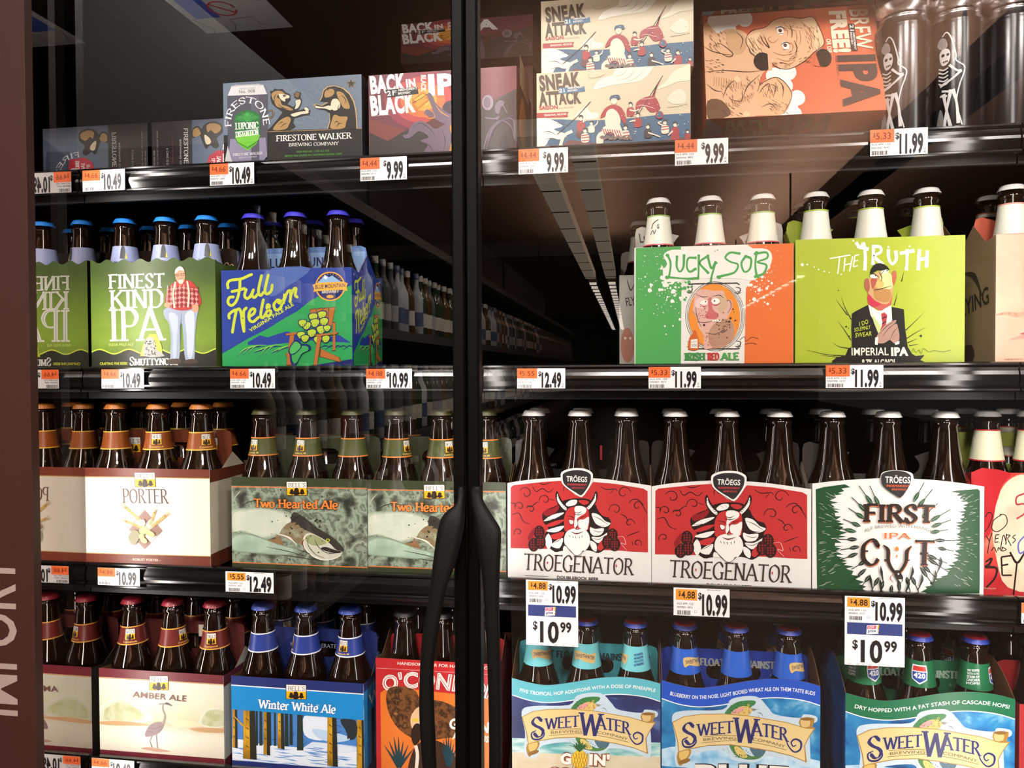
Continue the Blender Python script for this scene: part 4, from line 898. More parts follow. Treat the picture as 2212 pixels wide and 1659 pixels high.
for cx, cy, dx, dy, n_, sx, sy in ((230, 250, 14, 20, 26, 60, 60), (200, 420, 18, 6, 26, 55, 60), (330, 600, 10, 22, 34, 110, 80), (260, 720, 22, 10, 22, 100, 40), (600, 690, 18, 12, 22, 60, 45), (560, 590, 6, 22, 18, 60, 40), (760, 380, 22, -12, 28, 80, 40), (860, 220, 8, 24, 30, 50, 90), (480, 290, 12, 20, 34, 45, 60), (640, 420, 20, 6, 14, 50, 16), (730, 160, 16, 10, 12, 60, 30), (450, 540, 10, 18, 20, 60, 50)):
    for _ in range(n_):
        x, y = cx+rg.uniform(-sx, sx), cy+rg.uniform(-sy, sy); HT.append([(x, y), (x+dx*.5+rg.uniform(-2, 2), y+dy*.5), (x+dx, y+dy)])
a.SS(HT, [1.2, 3.4, 1.2], '6a4430', 3); a.SS([[(430, 225), (470, 190), (560, 168), (620, 120), (720, 99), (800, 109), (880, 97), (914, 150), (941, 230), (941, 290), (872, 340), (800, 401), (700, 451), (620, 441), (580, 402)], [(480, 600), (500, 555), (560, 520), (610, 508), (662, 540), (702, 610), (690, 662), (640, 746)], [(560, 552), (575, 610)], [(600, 540), (612, 600)], [(640, 545), (650, 600)], [(580, 400), (470, 362), (438, 310), (420, 268), (432, 226)]], [3, 5, 3], '3f2a20')
a.SS([[(625, 180), (655, 166), (690, 180)], [(655, 290), (685, 272), (722, 285)], [(645, 215), (675, 212)], [(665, 322), (700, 318)], [(720, 150), (735, 200), (730, 240)], [(745, 260), (760, 310), (748, 345)], [(520, 230), (540, 275), (575, 310), (560, 275), (548, 235)]], [3, 8, 3], '3f2a20'); a.done('old_man_illustration')
a.T('BREW', [(1138, 48), (1148, 322)], 132, 'ecdfc4', bold=.06); a.T('FREE!', [(1002, 58), (1012, 345)], 108, 'ecdfc4', bold=.06); a.T('OR DIE', [(962, 250), (964, 345)], 30, 'ecdfc4', bold=.04); a.T('IPA', [(1042, 362), (1052, 700)], 240, '3b3030', bold=.05); a.T('70 IBUS  7% ALC./VOL.', [(1010, 362), (1014, 505)], 16, '5a3830'); a.done('title_lettering')
a.P([(1120, 145), (1162, 145), (1168, 332), (1124, 330)], '3b3030'); a.T('21', [(1130, 152), (1130, 195)], 26, Wh, bold=.02); a.T('AMENDMENT', [(1146, 205), (1146, 325)], 14, Wh, bold=.03); a.T('BREWERY', [(1128, 205), (1128, 290)], 13, Wh, bold=.03); a.done('brewer_banner')
a.E(525, 402, 60, 60, '1c1210'); a.P([(560, 335), (586, 345), (586, 455), (560, 465)], Tn); a.E(932, 378, 54, 60, '1c1210'); a.P([(865, 430), (880, 340), (905, 440)], 'cf6848'); a.done('hand_holes', 'dark round hand holes')
# its lower side, seen from below
u_ = Art(P.e, None, frame=lambda u, v, o: (u, v, -o), base=3e-4)
u_.R(0, 0, P.w, P.depth, 'b55a3e'); 
for t, p, h in (('BREW', [(.022, .052), (.085, .052)], .022), ('FREE!', [(.022, .076), (.085, .076)], .021)):
    pass
u_.done('underside_print')
zq = P.e.location.z
f2 = Art(P.e, None, frame=lambda u, v, o: (u, .055-v, -o), base=4e-4)
f2.T('BREW', [(.026, .03), (.088, .03)], .02, 'dccfa8', bold=.06); f2.T('FREE!', [(.026, .006), (.088, .006)], .02, 'dccfa8', bold=.06); f2.T('IPA', [(.092, .006), (.155, .006)], .044, '2f2626', bold=.05, slant=.25); f2.P([(0, 0), (.022, .0), (.016, .02), (.024, .03), (.008, .05), (0, .05)], 'a9b0b8', 3); f2.done('underside_lettering')
tq = [(110, -180), (1180, -250), (1180, 30), (110, 82)]
P2 = box_pack('second orange box behind, above the tilted one, cut by the picture top', Z4, tq, 0.195, 0.12, 'b8593e', 'a04e36'); a = P2.art
a.T('BREW', [(235, 18), (470, 4)], 60, 'dccfa8', bold=.06); a.T('FREE!', [(230, 82), (475, 66)], 56, 'dccfa8', bold=.06); a.T('IPA', [(500, 60), (820, 45)], 130, '2f2626', bold=.05, slant=.2); a.P([(100, -40), (160, -40), (200, 30), (170, 80), (110, 82)], 'a9b0b8', 3); a.done('title_lettering')
P3 = box_pack('third orange box standing under the second one at the back', Z4, [(110, 90), (1180, 40), (1180, 600), (110, 650)], 0.195, 0.12, 'b8593e', 'a04e36', base=FLOORZ[0])
P2.e.location.z = FLOORZ[0]+P3.h+0.0005
# --- black tall cans
CANP = [(0.024, 0.0), (0.0285, 0.003), (0.0328, 0.010), (0.0331, 0.014), (0.0331, 0.142), (0.0322, 0.148), (0.0285, 0.155), (0.0272, 0.158), (0.0278, 0.1595), (0.0278, 0.161), (0.0262, 0.161), (0.0255, 0.157), (0.0, 0.1565)]
CANB = mat('black_can_paint', '191618', rough=0.2, spec=0.6, metal=0.3); CANS = mat('can_aluminium', 'b8b4b4', rough=0.25, metal=1.0)
def can_print(a):
    W = 'cfcac8'
    a.polys(ribbon(cr([(-.006, .128), (-.001, .132), (.004, .124), (.009, .104), (.0095, .096), (.018, .088), (.017, .078), (.013, .066), (.010, .045), (.016, .018)], 6), .0014), W)
    a.polys([cr([(-.012, .118), (-.008, .126), (-.002, .124), (.0, .115), (-.006, .112)], 4, True)], '8a8684')
    a.polys([cr([(-.008, .098), (-.009, .108), (-.004, .113), (.002, .11), (.003, .101), (.0, .094), (-.005, .0925)], 5, True)], W); a.dots([(-.005, .105, .0021), (.0005, .105, .0018)], '191618'); a.polys(ribbon([(-.005, .0965), (.0005, .0972)], .0022), '191618'); a.SS([[(-.005, .0965), (-.005, .0955)], [(-.003, .097), (-.003, .0955)], [(-.001, .097), (-.001, .0955)]], .0006, W, 0)
    a.SS([[(-.010, .09-.0045*i), (-.004, .087-.0045*i), (.001, .089-.0045*i)] for i in range(5)], .0016, W); a.SS([[(.002, .092), (.010, .084), (.015, .083)], [(.015, .083), (.004, .074), (-.008, .068)]], [.003, .0022, .0034], W); a.SS([[(-.006, .062), (.002, .06)], [(-.008, .056), (.0, .055)]], .0024, W)
    a.SS([[(-.004, .058), (-.001, .04), (.004, .016)], [(.006, .062), (.010, .045), (.012, .02)], [(.004, .062), (.0, .04), (-.003, .018)]], [.0042, .0024, .004], W); a.P([(-.012, .02), (-.008, .04), (-.004, .03), (-.005, .014), (-.011, .012)], '7a7674', 4)
def can_proto():
    p = empty('beer_can')
    MB().lathe(CANP[3:6], 36, cap=False).build('can_body', CANB, p, smooth=True)
    MB().lathe(CANP[:4], 36, cap=False).build('can_base', CANS, p, smooth=True); MB().lathe(CANP[5:], 36, cap=False).build('can_lid', CANS, p, smooth=True)
    MB().lathe([(0.0332, 0.138), (0.0324, 0.1475)], 36, cap=False).build('shoulder_band', CANB, p, smooth=True)
    a = Art(p, None, frame=lambda u, v, o: ((.0331+o)*math.sin(u/.0331), -(.0331+o)*math.cos(u/.0331), v), base=1.5e-4, step=3e-5); a.cut = .003; can_print(a); a.done('skeleton_print', 'pale skeleton drawing')
    return p
cp = can_proto(); first = True
for row, z in enumerate((FLOORZ[0]+0.0005, FLOORZ[0]+0.1625)):
    for k, (px_, dy) in enumerate(((1950, 0), (2063, 0), (2180, 0))):
        x, _ = ray_xz(px_, 200, 0.035)
        o = cp if first else copy_tree(cp); first = False
        o.location = (x, 0.035, z); o.rotation_euler.z = (-.75, -.62, 1.0)[k] if row == 0 else (.1, 1.3, 2.2)[k]
        tag(o, 'black tall can with skeleton print, %s of the %s layer' % (('left', 'middle', 'right')[k], ('lower', 'upper')[row]), 'can', 'black tall cans')
    for k, px_ in enumerate((2010, 2125)):
        x, _ = ray_xz(px_, 200, 0.095)
        o = copy_tree(cp); o.location = (x, 0.1, z); o.rotation_euler.z = 2.5+k
        tag(o, 'black tall can in the rear row, %s of the %s layer' % (('left', 'right')[k], ('lower', 'upper')[row]), 'can', 'black tall cans')
# ================================================================ second shelf
# --- olive carrier with the seated man
wave = []
for i in range(0, 61):
    x = 680+(1612-680)*i/60
    wave.append((x, 634-14*math.cos((x-1180)/62.0*2*math.pi*.5)-(x-680)*.012))
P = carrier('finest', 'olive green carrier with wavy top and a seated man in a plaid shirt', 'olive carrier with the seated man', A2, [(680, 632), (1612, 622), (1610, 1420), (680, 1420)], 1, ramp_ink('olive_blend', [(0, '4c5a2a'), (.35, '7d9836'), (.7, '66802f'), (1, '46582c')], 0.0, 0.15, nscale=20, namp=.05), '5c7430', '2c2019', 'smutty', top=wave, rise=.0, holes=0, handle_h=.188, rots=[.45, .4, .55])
a = P.art
wl = [(680+i*12, 1310-17*math.cos((680+i*12-740)/116*2*math.pi*.5*1.05)) for i in range(79)]
a.P(wl+[(1612, 1475), (680, 1475)], '2b2d26'); a.S(wl, 9, 'c6d64a', 0); a.done('dark_base_band')
Wt = 'f1f1ea'
for t, p, h in (('FINEST', [(815, 838), (1238, 836)], 106), ('KIND', [(822, 988), (1228, 984)], 138), ('IPA', [(815, 1232), (1222, 1228)], 240)):
    a.G(t, p, h, Wt, a=.17 if h < 200 else .14, b=.075 if h < 200 else .05, serif=.07)
    a.G(t, p, h, 'b4bba6', a=.03, b=.0, serif=-.05)
a.T('INDIA PALE ALE', [(813, 1268), (996, 1266)], 21, 'c2d272', bold=.01); a.T('CRAFTING FINE BEERS', [(742, 1410), (950, 1408)], 20, 'c9d23c', bold=.03); a.G('SMUTTYNOSE', [(965, 1414), (1325, 1410)], 62, Wt, a=.16, b=.08, small=.78); a.done('title_lettering')
Sk, Hr, Rd = 'd39a78', 'efe4dc', 'b23c38'
a.P([(1225, 1010), (1260, 985), (1370, 1000), (1470, 985), (1482, 1020), (1470, 1075), (1455, 1230), (1450, 1372), (1385, 1385), (1372, 1240), (1365, 1110), (1345, 1120), (1345, 1240), (1335, 1375), (1272, 1372), (1278, 1240), (1268, 1110), (1235, 1060)], '9aa6ba', 2); a.P([(1385, 1040), (1450, 1020), (1450, 1200), (1435, 1350), (1400, 1350), (1395, 1180)], 'c3ccd8', 3); a.P([(1265, 1030), (1330, 1050), (1325, 1200), (1315, 1350), (1290, 1350), (1292, 1180)], 'b4bfce', 3); a.S([(1360, 1030), (1352, 1130), (1350, 1240)], [2, 6, 3], '5c6678'); a.P([(1255, 1372), (1340, 1368), (1345, 1402), (1250, 1404)], '4a3a30', 3); a.P([(1378, 1378), (1455, 1370), (1475, 1400), (1380, 1406)], '4a3a30', 3)
a.P([(1240, 955), (1250, 880), (1290, 810), (1345, 785), (1420, 785), (1470, 830), (1510, 940), (1490, 975), (1430, 1000), (1350, 1008), (1270, 985)], Rd, 3)
a.SS([[(1260+i*30, 820-i*2 if i < 5 else 810+i*8), (1250+i*32, 985)] for i in range(8)]+[[(1262, 850+i*36), (1370, 838+i*36), (1490, 855+i*36)] for i in range(4)], 7, 'dca39a', 0); a.SS([[(1275+i*30, 830), (1266+i*32, 985)] for i in range(8)]+[[(1262, 868+i*36), (1370, 856+i*36), (1490, 873+i*36)] for i in range(4)], 6, '6e2226', 0)
a.S([(1318, 795), (1300, 880), (1308, 990)], 12, 'e6d6b8'); a.S([(1405, 790), (1418, 880), (1408, 985)], 12, 'e6d6b8'); a.P([(1335, 790), (1360, 830), (1385, 785)], 'd86a3a')
a.P([(1240, 950), (1275, 950), (1270, 985), (1235, 975)], Sk, 3); a.P([(1440, 975), (1480, 965), (1485, 1010), (1450, 1020)], Sk, 3); a.P([(1318, 735), (1325, 700), (1350, 682), (1375, 692), (1388, 730), (1390, 770), (1372, 805), (1340, 800), (1322, 770)], Sk, 3); a.P([(1315, 730), (1322, 700), (1348, 680), (1372, 688), (1385, 715), (1350, 708), (1322, 730)], Hr, 3); a.P([(1340, 785), (1375, 780), (1370, 808), (1345, 806)], 'e2cdbc', 3)
a.SS([[(1322, 740), (1345, 738), (1350, 748), (1328, 752), (1322, 740)], [(1358, 737), (1384, 732), (1386, 744), (1362, 750), (1358, 737)]], 4, '3a2a26', 0); a.S([(1348, 770), (1375, 766)], 4, '8a5a48', 0); a.done('seated_man_illustration')
a.P([(1048, 1345), (1070, 1260), (1120, 1180), (1170, 1180), (1210, 1270), (1215, 1345)], 'aab63c', 0); a.P([(1080, 1345), (1085, 1240), (1110, 1205), (1145, 1210), (1160, 1250), (1175, 1300), (1230, 1345)], 'a9a9a2', 3); rg = random.Random(4); a.dots([(1085+rg.random()*80, 1225+rg.random()*115, rg.uniform(2, 6)) for _ in range(60)], '2e2e2c'); a.dots([(1098, 1238, 5), (1128, 1236, 5), (1112, 1254, 6)], '1c1c1c'); a.done('seal_emblem')
h = P.hand; h.G('SMUTTYNOSE BREWING CO.', [(.045, .155), (.19, .155)], .012, 'b09a72', a=.16, b=.08, small=.8); h.S([(0.02, .146), (.195, .146)], .0006, 'b09a72', 0); h.E(.022, .162, .012, .016, '20160f'); h.S([(.022+.012*math.cos(t/3), .162+.016*math.sin(t/3)) for t in range(20)], .0012, '7f8c34', 0); h.P([(.016, .152), (.028, .152), (.03, .17), (.015, .17)], '9a4a1c'); h.R(.015, .168, .03, .174, 'd8cbb0'); h.done('handle_print')
# --- blue carrier with the hop in a garden chair
def nelson_front(a):
    Bl, Gr, Lm, Nv = '2a3f92', '2f9a55', 'c4cf3e', '1d2560'
    a.P([(130, 705), (1105, 683), (1105, 830), (860, 900), (500, 1130), (140, 1320)], Bl); a.P([(520, 690), (800, 690), (620, 830), (500, 900), (420, 780)], '5068a8', 3)
    a.P([(140, 1325), (330, 1215), (480, 1140), (600, 1065), (700, 1010), (800, 930), (880, 890), (980, 870), (1060, 835), (1112, 815), (1112, 1460), (140, 1460)], Gr)
    a.P([(330, 1240), (420, 1190), (480, 1205), (620, 1160), (720, 1190), (800, 1180), (900, 1210), (1010, 1190), (1112, 1255), (1112, 1280), (330, 1260)], Bl); a.P([(140, 1350), (400, 1270), (800, 1230), (1112, 1250), (1112, 1460), (140, 1460)], Gr); a.P([(800, 1418), (1112, 1370), (1112, 1420), (760, 1425)], Nv, 0)
    a.SS([[(250+i*42, 1350-(i % 4)*10), (300+i*42, 1300-(i % 3)*12), (380+i*42, 1275)] for i in range(8)], [2, 13, 2], Nv); a.SS([[(255+i*42, 1340-(i % 4)*10), (305+i*42, 1292-(i % 3)*12), (385+i*42, 1262)] for i in range(8)], [1, 9, 1], '7cc24a'); a.SS([[(860+i*45, 1290+(i % 3)*14), (910+i*45, 1270), (960+i*40, 1290)] for i in range(5)], [2, 10, 2], Nv); a.done('mountain_scene')
    L_ = [[(182, 835), (180, 800), (205, 778), (280, 768), (340, 742), (358, 736)], [(272, 772), (268, 850), (246, 930), (210, 966), (182, 945), (192, 908), (222, 902)], [(212, 862), (260, 852), (305, 840)], [(318, 848), (306, 890), (322, 915), (348, 898), (372, 850)], [(372, 850), (362, 888), (378, 908), (402, 885)], [(432, 745), (415, 820), (410, 872), (426, 892), (448, 868)], [(482, 740), (466, 810), (458, 862), (474, 882), (504, 858), (512, 815)],
          [(192, 1060), (190, 1035), (214, 1012), (242, 1004), (230, 1075), (216, 1165)], [(242, 1004), (266, 992), (282, 1030), (288, 1090), (302, 1160)], [(302, 1160), (300, 1080), (300, 1010), (318, 985)], [(335, 1052), (372, 1030), (384, 1000), (362, 992), (340, 1024), (342, 1072), (370, 1088), (410, 1055)], [(446, 925), (434, 985), (426, 1040), (440, 1060), (462, 1032)], [(462, 1032), (492, 975), (478, 962), (474, 990), (502, 1012), (492, 1042), (462, 1044)], [(548, 928), (524, 962), (540, 1002), (574, 985), (582, 942), (552, 926), (566, 950), (600, 925)], [(600, 925), (606, 880), (596, 950)], [(600, 930), (625, 870), (648, 858), (650, 900), (645, 940)], [(648, 900), (670, 850), (690, 842), (684, 890), (698, 905)]]
    a.SS(L_, 21, Lm, 6); a.dots([(p[0], p[1], 10.5) for l in L_ for p in (l[0], l[-1])], Lm); a.T('VIRGINIA PALE ALE', [(350, 1166), (675, 966)], 27, Lm, bold=.03, slant=0); a.done('script_lettering')
    a.E(945, 826, 112, 110, 'e8a238', 40); a.E(945, 826, 102, 100, Nv, 40); a.P([(850, 800), (880, 770), (905, 740), (935, 758), (960, 745), (1000, 775), (1040, 800)], '8fb4dc', 0); a.P([(905, 740), (925, 760), (915, 775), (895, 765)], 'eef2f8'); a.dots([(945+94*math.cos(t*.24+3.3), 826+92*math.sin(t*.24+3.3), 3) for t in range(12)], 'e8a238')
    a.P([(815, 815), (850, 800), (1040, 792), (1076, 802), (1068, 835), (1076, 862), (1040, 852), (850, 862), (820, 868), (826, 842)], 'f0ad3a'); a.T('BLUE MOUNTAIN', [(834, 845), (1058, 832)], 31, Nv, bold=.03); a.T('BREWERY', [(885, 878), (1012, 874)], 18, 'e9dfc8', bold=.04); a.polys([[(945+r*math.cos(t), 903+r*.45*math.sin(t)) for t in [i*.6 for i in range(10)]] for r in (28,)], 'e8a238'); a.done('round_emblem')
    Wd, Wk = 'b26a34', '6e3a1c'
    def slat(p): a.P(p, Wk); cx = sum(q[0] for q in p)/len(p); cy = sum(q[1] for q in p)/len(p); a.P([(cx+(x-cx)*.9, cy+(y-cy)*.93) for x, y in p], Wd)
    for i in range(4): slat([(790+i*50, 1000-i*5), (835+i*50, 988-i*3), (870+i*28, 1150), (835+i*28, 1150)])
    slat([(965, 1090), (985, 1095), (985, 1310), (965, 1310)]); slat([(645, 1185), (680, 1182), (655, 1418), (618, 1418)]); slat([(612, 1178), (705, 1165), (705, 1185), (615, 1192)]); slat([(615, 1325), (720, 1325), (715, 1352), (615, 1350)]); slat([(870, 1290), (1020, 1360), (1028, 1395), (865, 1350)])
    def leaf(p, c): a.P(p, Nv, 4); cx = sum(q[0] for q in p)/len(p); cy = sum(q[1] for q in p)/len(p); a.P([(cx+(x-cx)*.8, cy+(y-cy)*.8) for x, y in p], c, 4)
    for cx, cy, s in ((885, 1040, 1), (820, 1055, 1), (900, 1090, 1), (832, 1100, 1.05), (770, 1120, 1), (740, 1100, .9), (880, 1150, 1.05), (810, 1175, 1), (730, 1190, .9), (760, 1215, .9), (915, 1220, .9), (855, 1225, .9), (925, 1140, .8)):
        leaf([(cx-38*s, cy-18*s), (cx+5*s, cy-34*s), (cx+38*s, cy-22*s), (cx+30*s, cy+14*s), (cx, cy+36*s), (cx-28*s, cy+20*s)], 'b3c83a')
        a.SS([[(cx-20*s, cy+24*s), (cx-14*s, cy+8*s)], [(cx, cy+30*s), (cx+2*s, cy+8*s)], [(cx+18*s, cy+20*s), (cx+16*s, cy+4*s)]], 4, '4c7a2c', 0)
    leaf([(650, 1300), (700, 1260), (790, 1260), (800, 1300), (740, 1330), (690, 1415), (655, 1400)], '3fa256'); leaf([(640, 1290), (690, 1225), (740, 1265), (700, 1320), (650, 1340)], '4fb05a'); slat([(855, 1190), (885, 1190), (850, 1418), (822, 1418)]); slat([(830, 1188), (1015, 1168), (1000, 1185), (835, 1200)]); a.done('hop_in_chair_illustration')
NQ = [(130, 705), (1105, 683), (1112, 1418), (140, 1418)]
P = carrier('nelson', 'blue and green carrier with a hop cone sitting in a garden chair', 'blue carrier with the hop chair', B2, NQ, 1, '2a3f92', '2a3f92', '6d8ec8', 'nelson', rise=.026, holes=1, handle_h=.186, depth=.128)
nelson_front(P.art)
_px = [(B2[0]+x/B2[2], B2[1]+y/B2[2]) for x, y in NQ]; hh = P.h; dd = P.depth
zb_ = quad_rect(B2, NQ, 0.0)[4]-P.fl
sa = Art(P.e, homography(_px, [(.004, hh*.97), (dd-.002, hh*.97), (dd-.002, zb_), (.004, zb_)]), B2, frame=lambda u, v, o: (P.w+o, u, v)); nelson_front(sa)
h = P.hand; h.R(.004, .12, P.w-.004, .178, '8fb0e0'); h.P([(.004, .12), (.05, .15), (.09, .135), (.14, .152), (P.w-.004, .13), (P.w-.004, .118)], '5a7cc0'); h.G('BLUE MOUNTAIN', [(.03, .158), (.165, .158)], .013, '2a2f5a', a=.18, b=.14, serif=0); h.T('BREWERY', [(.06, .146), (.135, .146)], .007, '2a2f5a'); h.done('handle_print')
# --- green, white and orange carrier with the caricature
LQ = [(170, 590), (1310, 540), (1305, 1405), (165, 1412)]
P = carrier('lucky', 'green, white and orange carrier with a battered face in an oval', 'tricolour carrier', D2, LQ, 1, 'e6e1d8', 'c9c6bd', 'b9b4a9', 'lucky', rise=.022, handle_h=.200, rots=[-.35, 2.6, 2.4])
a = P.art; Gn, Og, Wt = '4f9f54', 'df7038', 'ece7de'
a.P([(180, 592), (500, 574), (495, 640), (460, 700), (480, 760), (440, 800), (500, 860), (492, 1480), (170, 1480)], Gn); a.P([(975, 556), (1310, 540), (1308, 1480), (946, 1480), (962, 870), (1000, 810), (1060, 790), (1140, 720), (1130, 640), (1040, 600)], Og)
rg = random.Random(9); a.dots([(rg.gauss(420, 60), rg.gauss(860, 110), abs(rg.gauss(0, 6))+1.5) for _ in range(110)]+[(rg.uniform(190, 480), rg.uniform(620, 1080), rg.uniform(1, 4)) for _ in range(70)], Wt); a.dots([(rg.gauss(1060, 55), rg.gauss(850, 70), abs(rg.gauss(0, 6))+1.5) for _ in range(70)]+[(rg.uniform(980, 1230), rg.uniform(560, 900), rg.uniform(1, 3.5)) for _ in range(50)], Wt); a.dots([(rg.gauss(520, 40), rg.gauss(850, 60), abs(rg.gauss(0, 5))+1.5) for _ in range(30)]+[(rg.uniform(560, 1000), rg.uniform(590, 800), rg.uniform(1, 5)) for _ in range(25)], Gn)
a.P([(375, 640), (440, 600), (620, 610), (760, 640), (900, 600), (1080, 580), (1150, 620), (1130, 720), (1020, 810), (900, 800), (700, 800), (560, 810), (400, 830), (370, 760), (400, 700)], Wt, 3); a.done('tricolour_field')
L_ = [[(405, 640), (425, 700), (412, 790), (400, 800)], [(395, 795), (460, 800), (540, 805), (615, 800)], [(470, 650), (468, 720), (490, 755), (515, 720), (520, 640)], [(600, 655), (550, 660), (540, 720), (560, 755), (600, 735)], [(625, 640), (622, 770), (618, 800)], [(690, 640), (632, 690), (690, 760)], [(690, 650), (715, 730), (745, 680), (735, 720), (715, 790), (705, 860), (695, 885)], [(915, 620), (850, 615), (815, 650), (850, 680), (905, 700), (880, 755), (800, 780), (760, 790)], [(960, 640), (930, 690), (950, 750), (990, 730), (1000, 660), (965, 640)], [(1040, 610), (1030, 700), (1040, 780)], [(1030, 620), (1110, 610), (1115, 650), (1045, 680), (1110, 700), (1090, 760), (1030, 785)]]
a.SS(L_, [17, 13, 19], Gn, 6); a.dots([(p[0], p[1], 11) for l in L_ for p in (l[0], l[-1])]+[(400, 640, 12), (750, 690, 10), (395, 800, 10), (770, 793, 12), (1050, 790, 9)], Gn); a.P([(680, 890), (700, 840), (715, 890)], Gn); a.done('brush_lettering')
a.SS([[(550, 845), (600, 840), (900, 832), (915, 845)], [(545, 1310), (600, 1305), (900, 1305), (915, 1300)]], 9, '3a3634', 0)
for k in (212, 200, 190): a.S([(740+(k)*math.cos(t/6), 1072+(k+36)*math.sin(t/6)) for t in range(39)], 3, '4a4644', 0)
for sx, sy in ((560, 880), (905, 880), (560, 1270), (905, 1265)): a.SS([[(sx-18, sy-18), (sx+16, sy-10), (sx+10, sy+16), (sx-8, sy+8)], [(sx-24, sy+18), (sx-4, sy+26), (sx+20, sy+20)]], [2, 8, 2], '3a3634')
a.E(735, 1072, 184, 232, 'e58b34', 36); a.done('oval_frame')
Sk, Pk, Dk = 'd9ab9c', 'c46a68', '3f2c28'
a.P([(600, 900), (660, 880), (740, 890), (800, 890), (815, 960), (850, 950), (865, 990), (850, 1040), (830, 1090), (870, 1130), (880, 1180), (850, 1250), (800, 1290), (720, 1300), (660, 1305), (655, 1210), (620, 1150), (605, 1080), (580, 1040), (590, 960)], Sk, 3); a.P([(740, 1120), (840, 1090), (880, 1180), (830, 1270), (720, 1300), (690, 1200)], 'b48a72', 3); a.P([(690, 950), (715, 940), (722, 1020), (765, 1060), (745, 1090), (690, 1090), (665, 1070), (690, 1030)], Pk, 3); a.P([(600, 960), (650, 940), (690, 990), (650, 1010), (605, 1010)], 'e7c4bc', 3); a.P([(760, 930), (810, 920), (830, 1000), (770, 1040)], 'c9a98a', 3)
a.E(660, 973, 27, 16, 'f0ebe2', 18, -.2); a.E(743, 963, 30, 22, 'f0ebe2', 18); a.dots([(735, 962, 6), (672, 968, 5)], Dk); a.S([(630, 985), (660, 1003), (690, 990)], [2, 8, 2], 'b0484c'); a.S([(715, 985), (745, 993), (780, 975)], [2, 9, 2], 'b0484c'); a.P([(715, 1100), (750, 1095), (785, 1095), (775, 1115), (720, 1112)], 'efe6d2'); a.SS([[(610, 1110), (660, 1118), (720, 1105)], [(720, 1112), (780, 1115)], [(735, 1098), (733, 1112)], [(750, 1096), (750, 1113)], [(765, 1096), (766, 1113)], [(620, 920), (650, 935), (690, 930)], [(720, 930), (770, 920), (800, 940)], [(600, 1010), (610, 1080), (640, 1150)], [(820, 960), (845, 960), (855, 1000), (830, 1050)], [(600, 905), (620, 930)], [(580, 1040), (600, 1060)], [(670, 1190), (740, 1200), (800, 1170)]], [2, 5, 2], Dk)
rg = random.Random(3); a.dots([(rg.uniform(610, 690), rg.uniform(1000, 1090), rg.uniform(1.5, 4)) for _ in range(26)], 'b0484c'); a.dots([(rg.gauss(800, 35), rg.gauss(1140, 50), rg.uniform(2, 7)) for _ in range(40)], '7a5646'); a.dots([(850, 1085, 9), (868, 1020, 6), (885, 1100, 6), (660, 1135, 9), (840, 1110, 8)], Dk); a.dots([(rg.uniform(660, 830), rg.uniform(1210, 1295), rg.uniform(2, 8)) for _ in range(30)], 'b8846c')
a.P([(545, 1310), (555, 1225), (575, 1200), (585, 1175), (600, 1175), (610, 1210), (622, 1240), (618, 1310)], 'c8622c', 2); a.P([(565, 1240), (612, 1235), (612, 1300), (563, 1300)], 'ece7de'); a.T('LUCKY', [(568, 1262), (608, 1258)], 12, Dk); a.T('SOB', [(570, 1290), (606, 1288)], 18, Dk); a.done('caricature_illustration')
a.G('IRISH', [(520, 1388), (665, 1386)], 52, '3e8a48', a=.3, b=.12); a.G('RED', [(684, 1386), (765, 1384)], 50, 'b83a34', a=.26, b=.12); a.G('ALE', [(780, 1385), (910, 1382)], 50, '4f9a4e', a=.34, b=.14); a.done('ale_lettering'); a.SS([[(915, 1240), (950, 1215), (960, 1250), (1000, 1220), (1050, 1230)], [(950, 1270), (1000, 1262), (1040, 1270)]], 3, '7a4a34'); a.done('signature')
h = P.hand; h.T('Lucky', [(.008, .178), (.035, .182)], .013, '3a3a34', bold=.02); h.T('IRISH', [(.008, .158), (.03, .158)], .008, '3a3a34', bold=.03); h.SS([[(P.w-.05, .168), (P.w-.045, .185), (P.w-.04, .19)], [(P.w-.05, .175), (P.w-.03, .18)]], .0015, '5a5650'); h.done('handle_print')
# --- lime carrier
TQ = [(140, 522), (1345, 492), (1338, 1392), (112, 1400)]
P = carrier('truth', 'lime green carrier with a suited man who has a block-shaped face', 'lime carrier with the suited man', E2, TQ, 1, 'a9b836', '98a834', 'a0b038', 'truth', rise=.022, handle_h=.202, rots=[1.4, 2.6, 2.8])
a = P.art; Wt, Kk = 'f2f4e4', '171412'
a.SS([[(382, 655), (470, 640), (530, 630)], [(452, 640), (445, 700), (435, 765)], [(490, 650), (480, 745)], [(545, 640), (520, 745)], [(485, 700), (535, 690)], [(560, 635), (548, 715)], [(560, 635), (590, 628)], [(555, 675), (582, 668)], [(550, 715), (580, 705)]], 9, Wt); a.SS([[(570, 540), (600, 580), (625, 545), (635, 640), (630, 740)], [(580, 570), (660, 590)], [(695, 560), (690, 650), (688, 700)], [(690, 570), (740, 575), (745, 610), (700, 640), (760, 700)], [(800, 590), (800, 650), (825, 695), (855, 660), (850, 600)], [(880, 620), (985, 600)], [(935, 590), (930, 690), (925, 740)], [(1020, 590), (1010, 740)], [(1075, 600), (1070, 720)], [(1015, 665), (1075, 655)]], [24, 19, 26], Wt); a.dots([(183, 698, 12), (220, 697, 7), (268, 715, 5), (300, 733, 6), (340, 746, 6), (375, 752, 5), (552, 530, 7), (800, 575, 8), (950, 570, 7), (460, 768, 5)], Wt); a.done('brush_lettering')
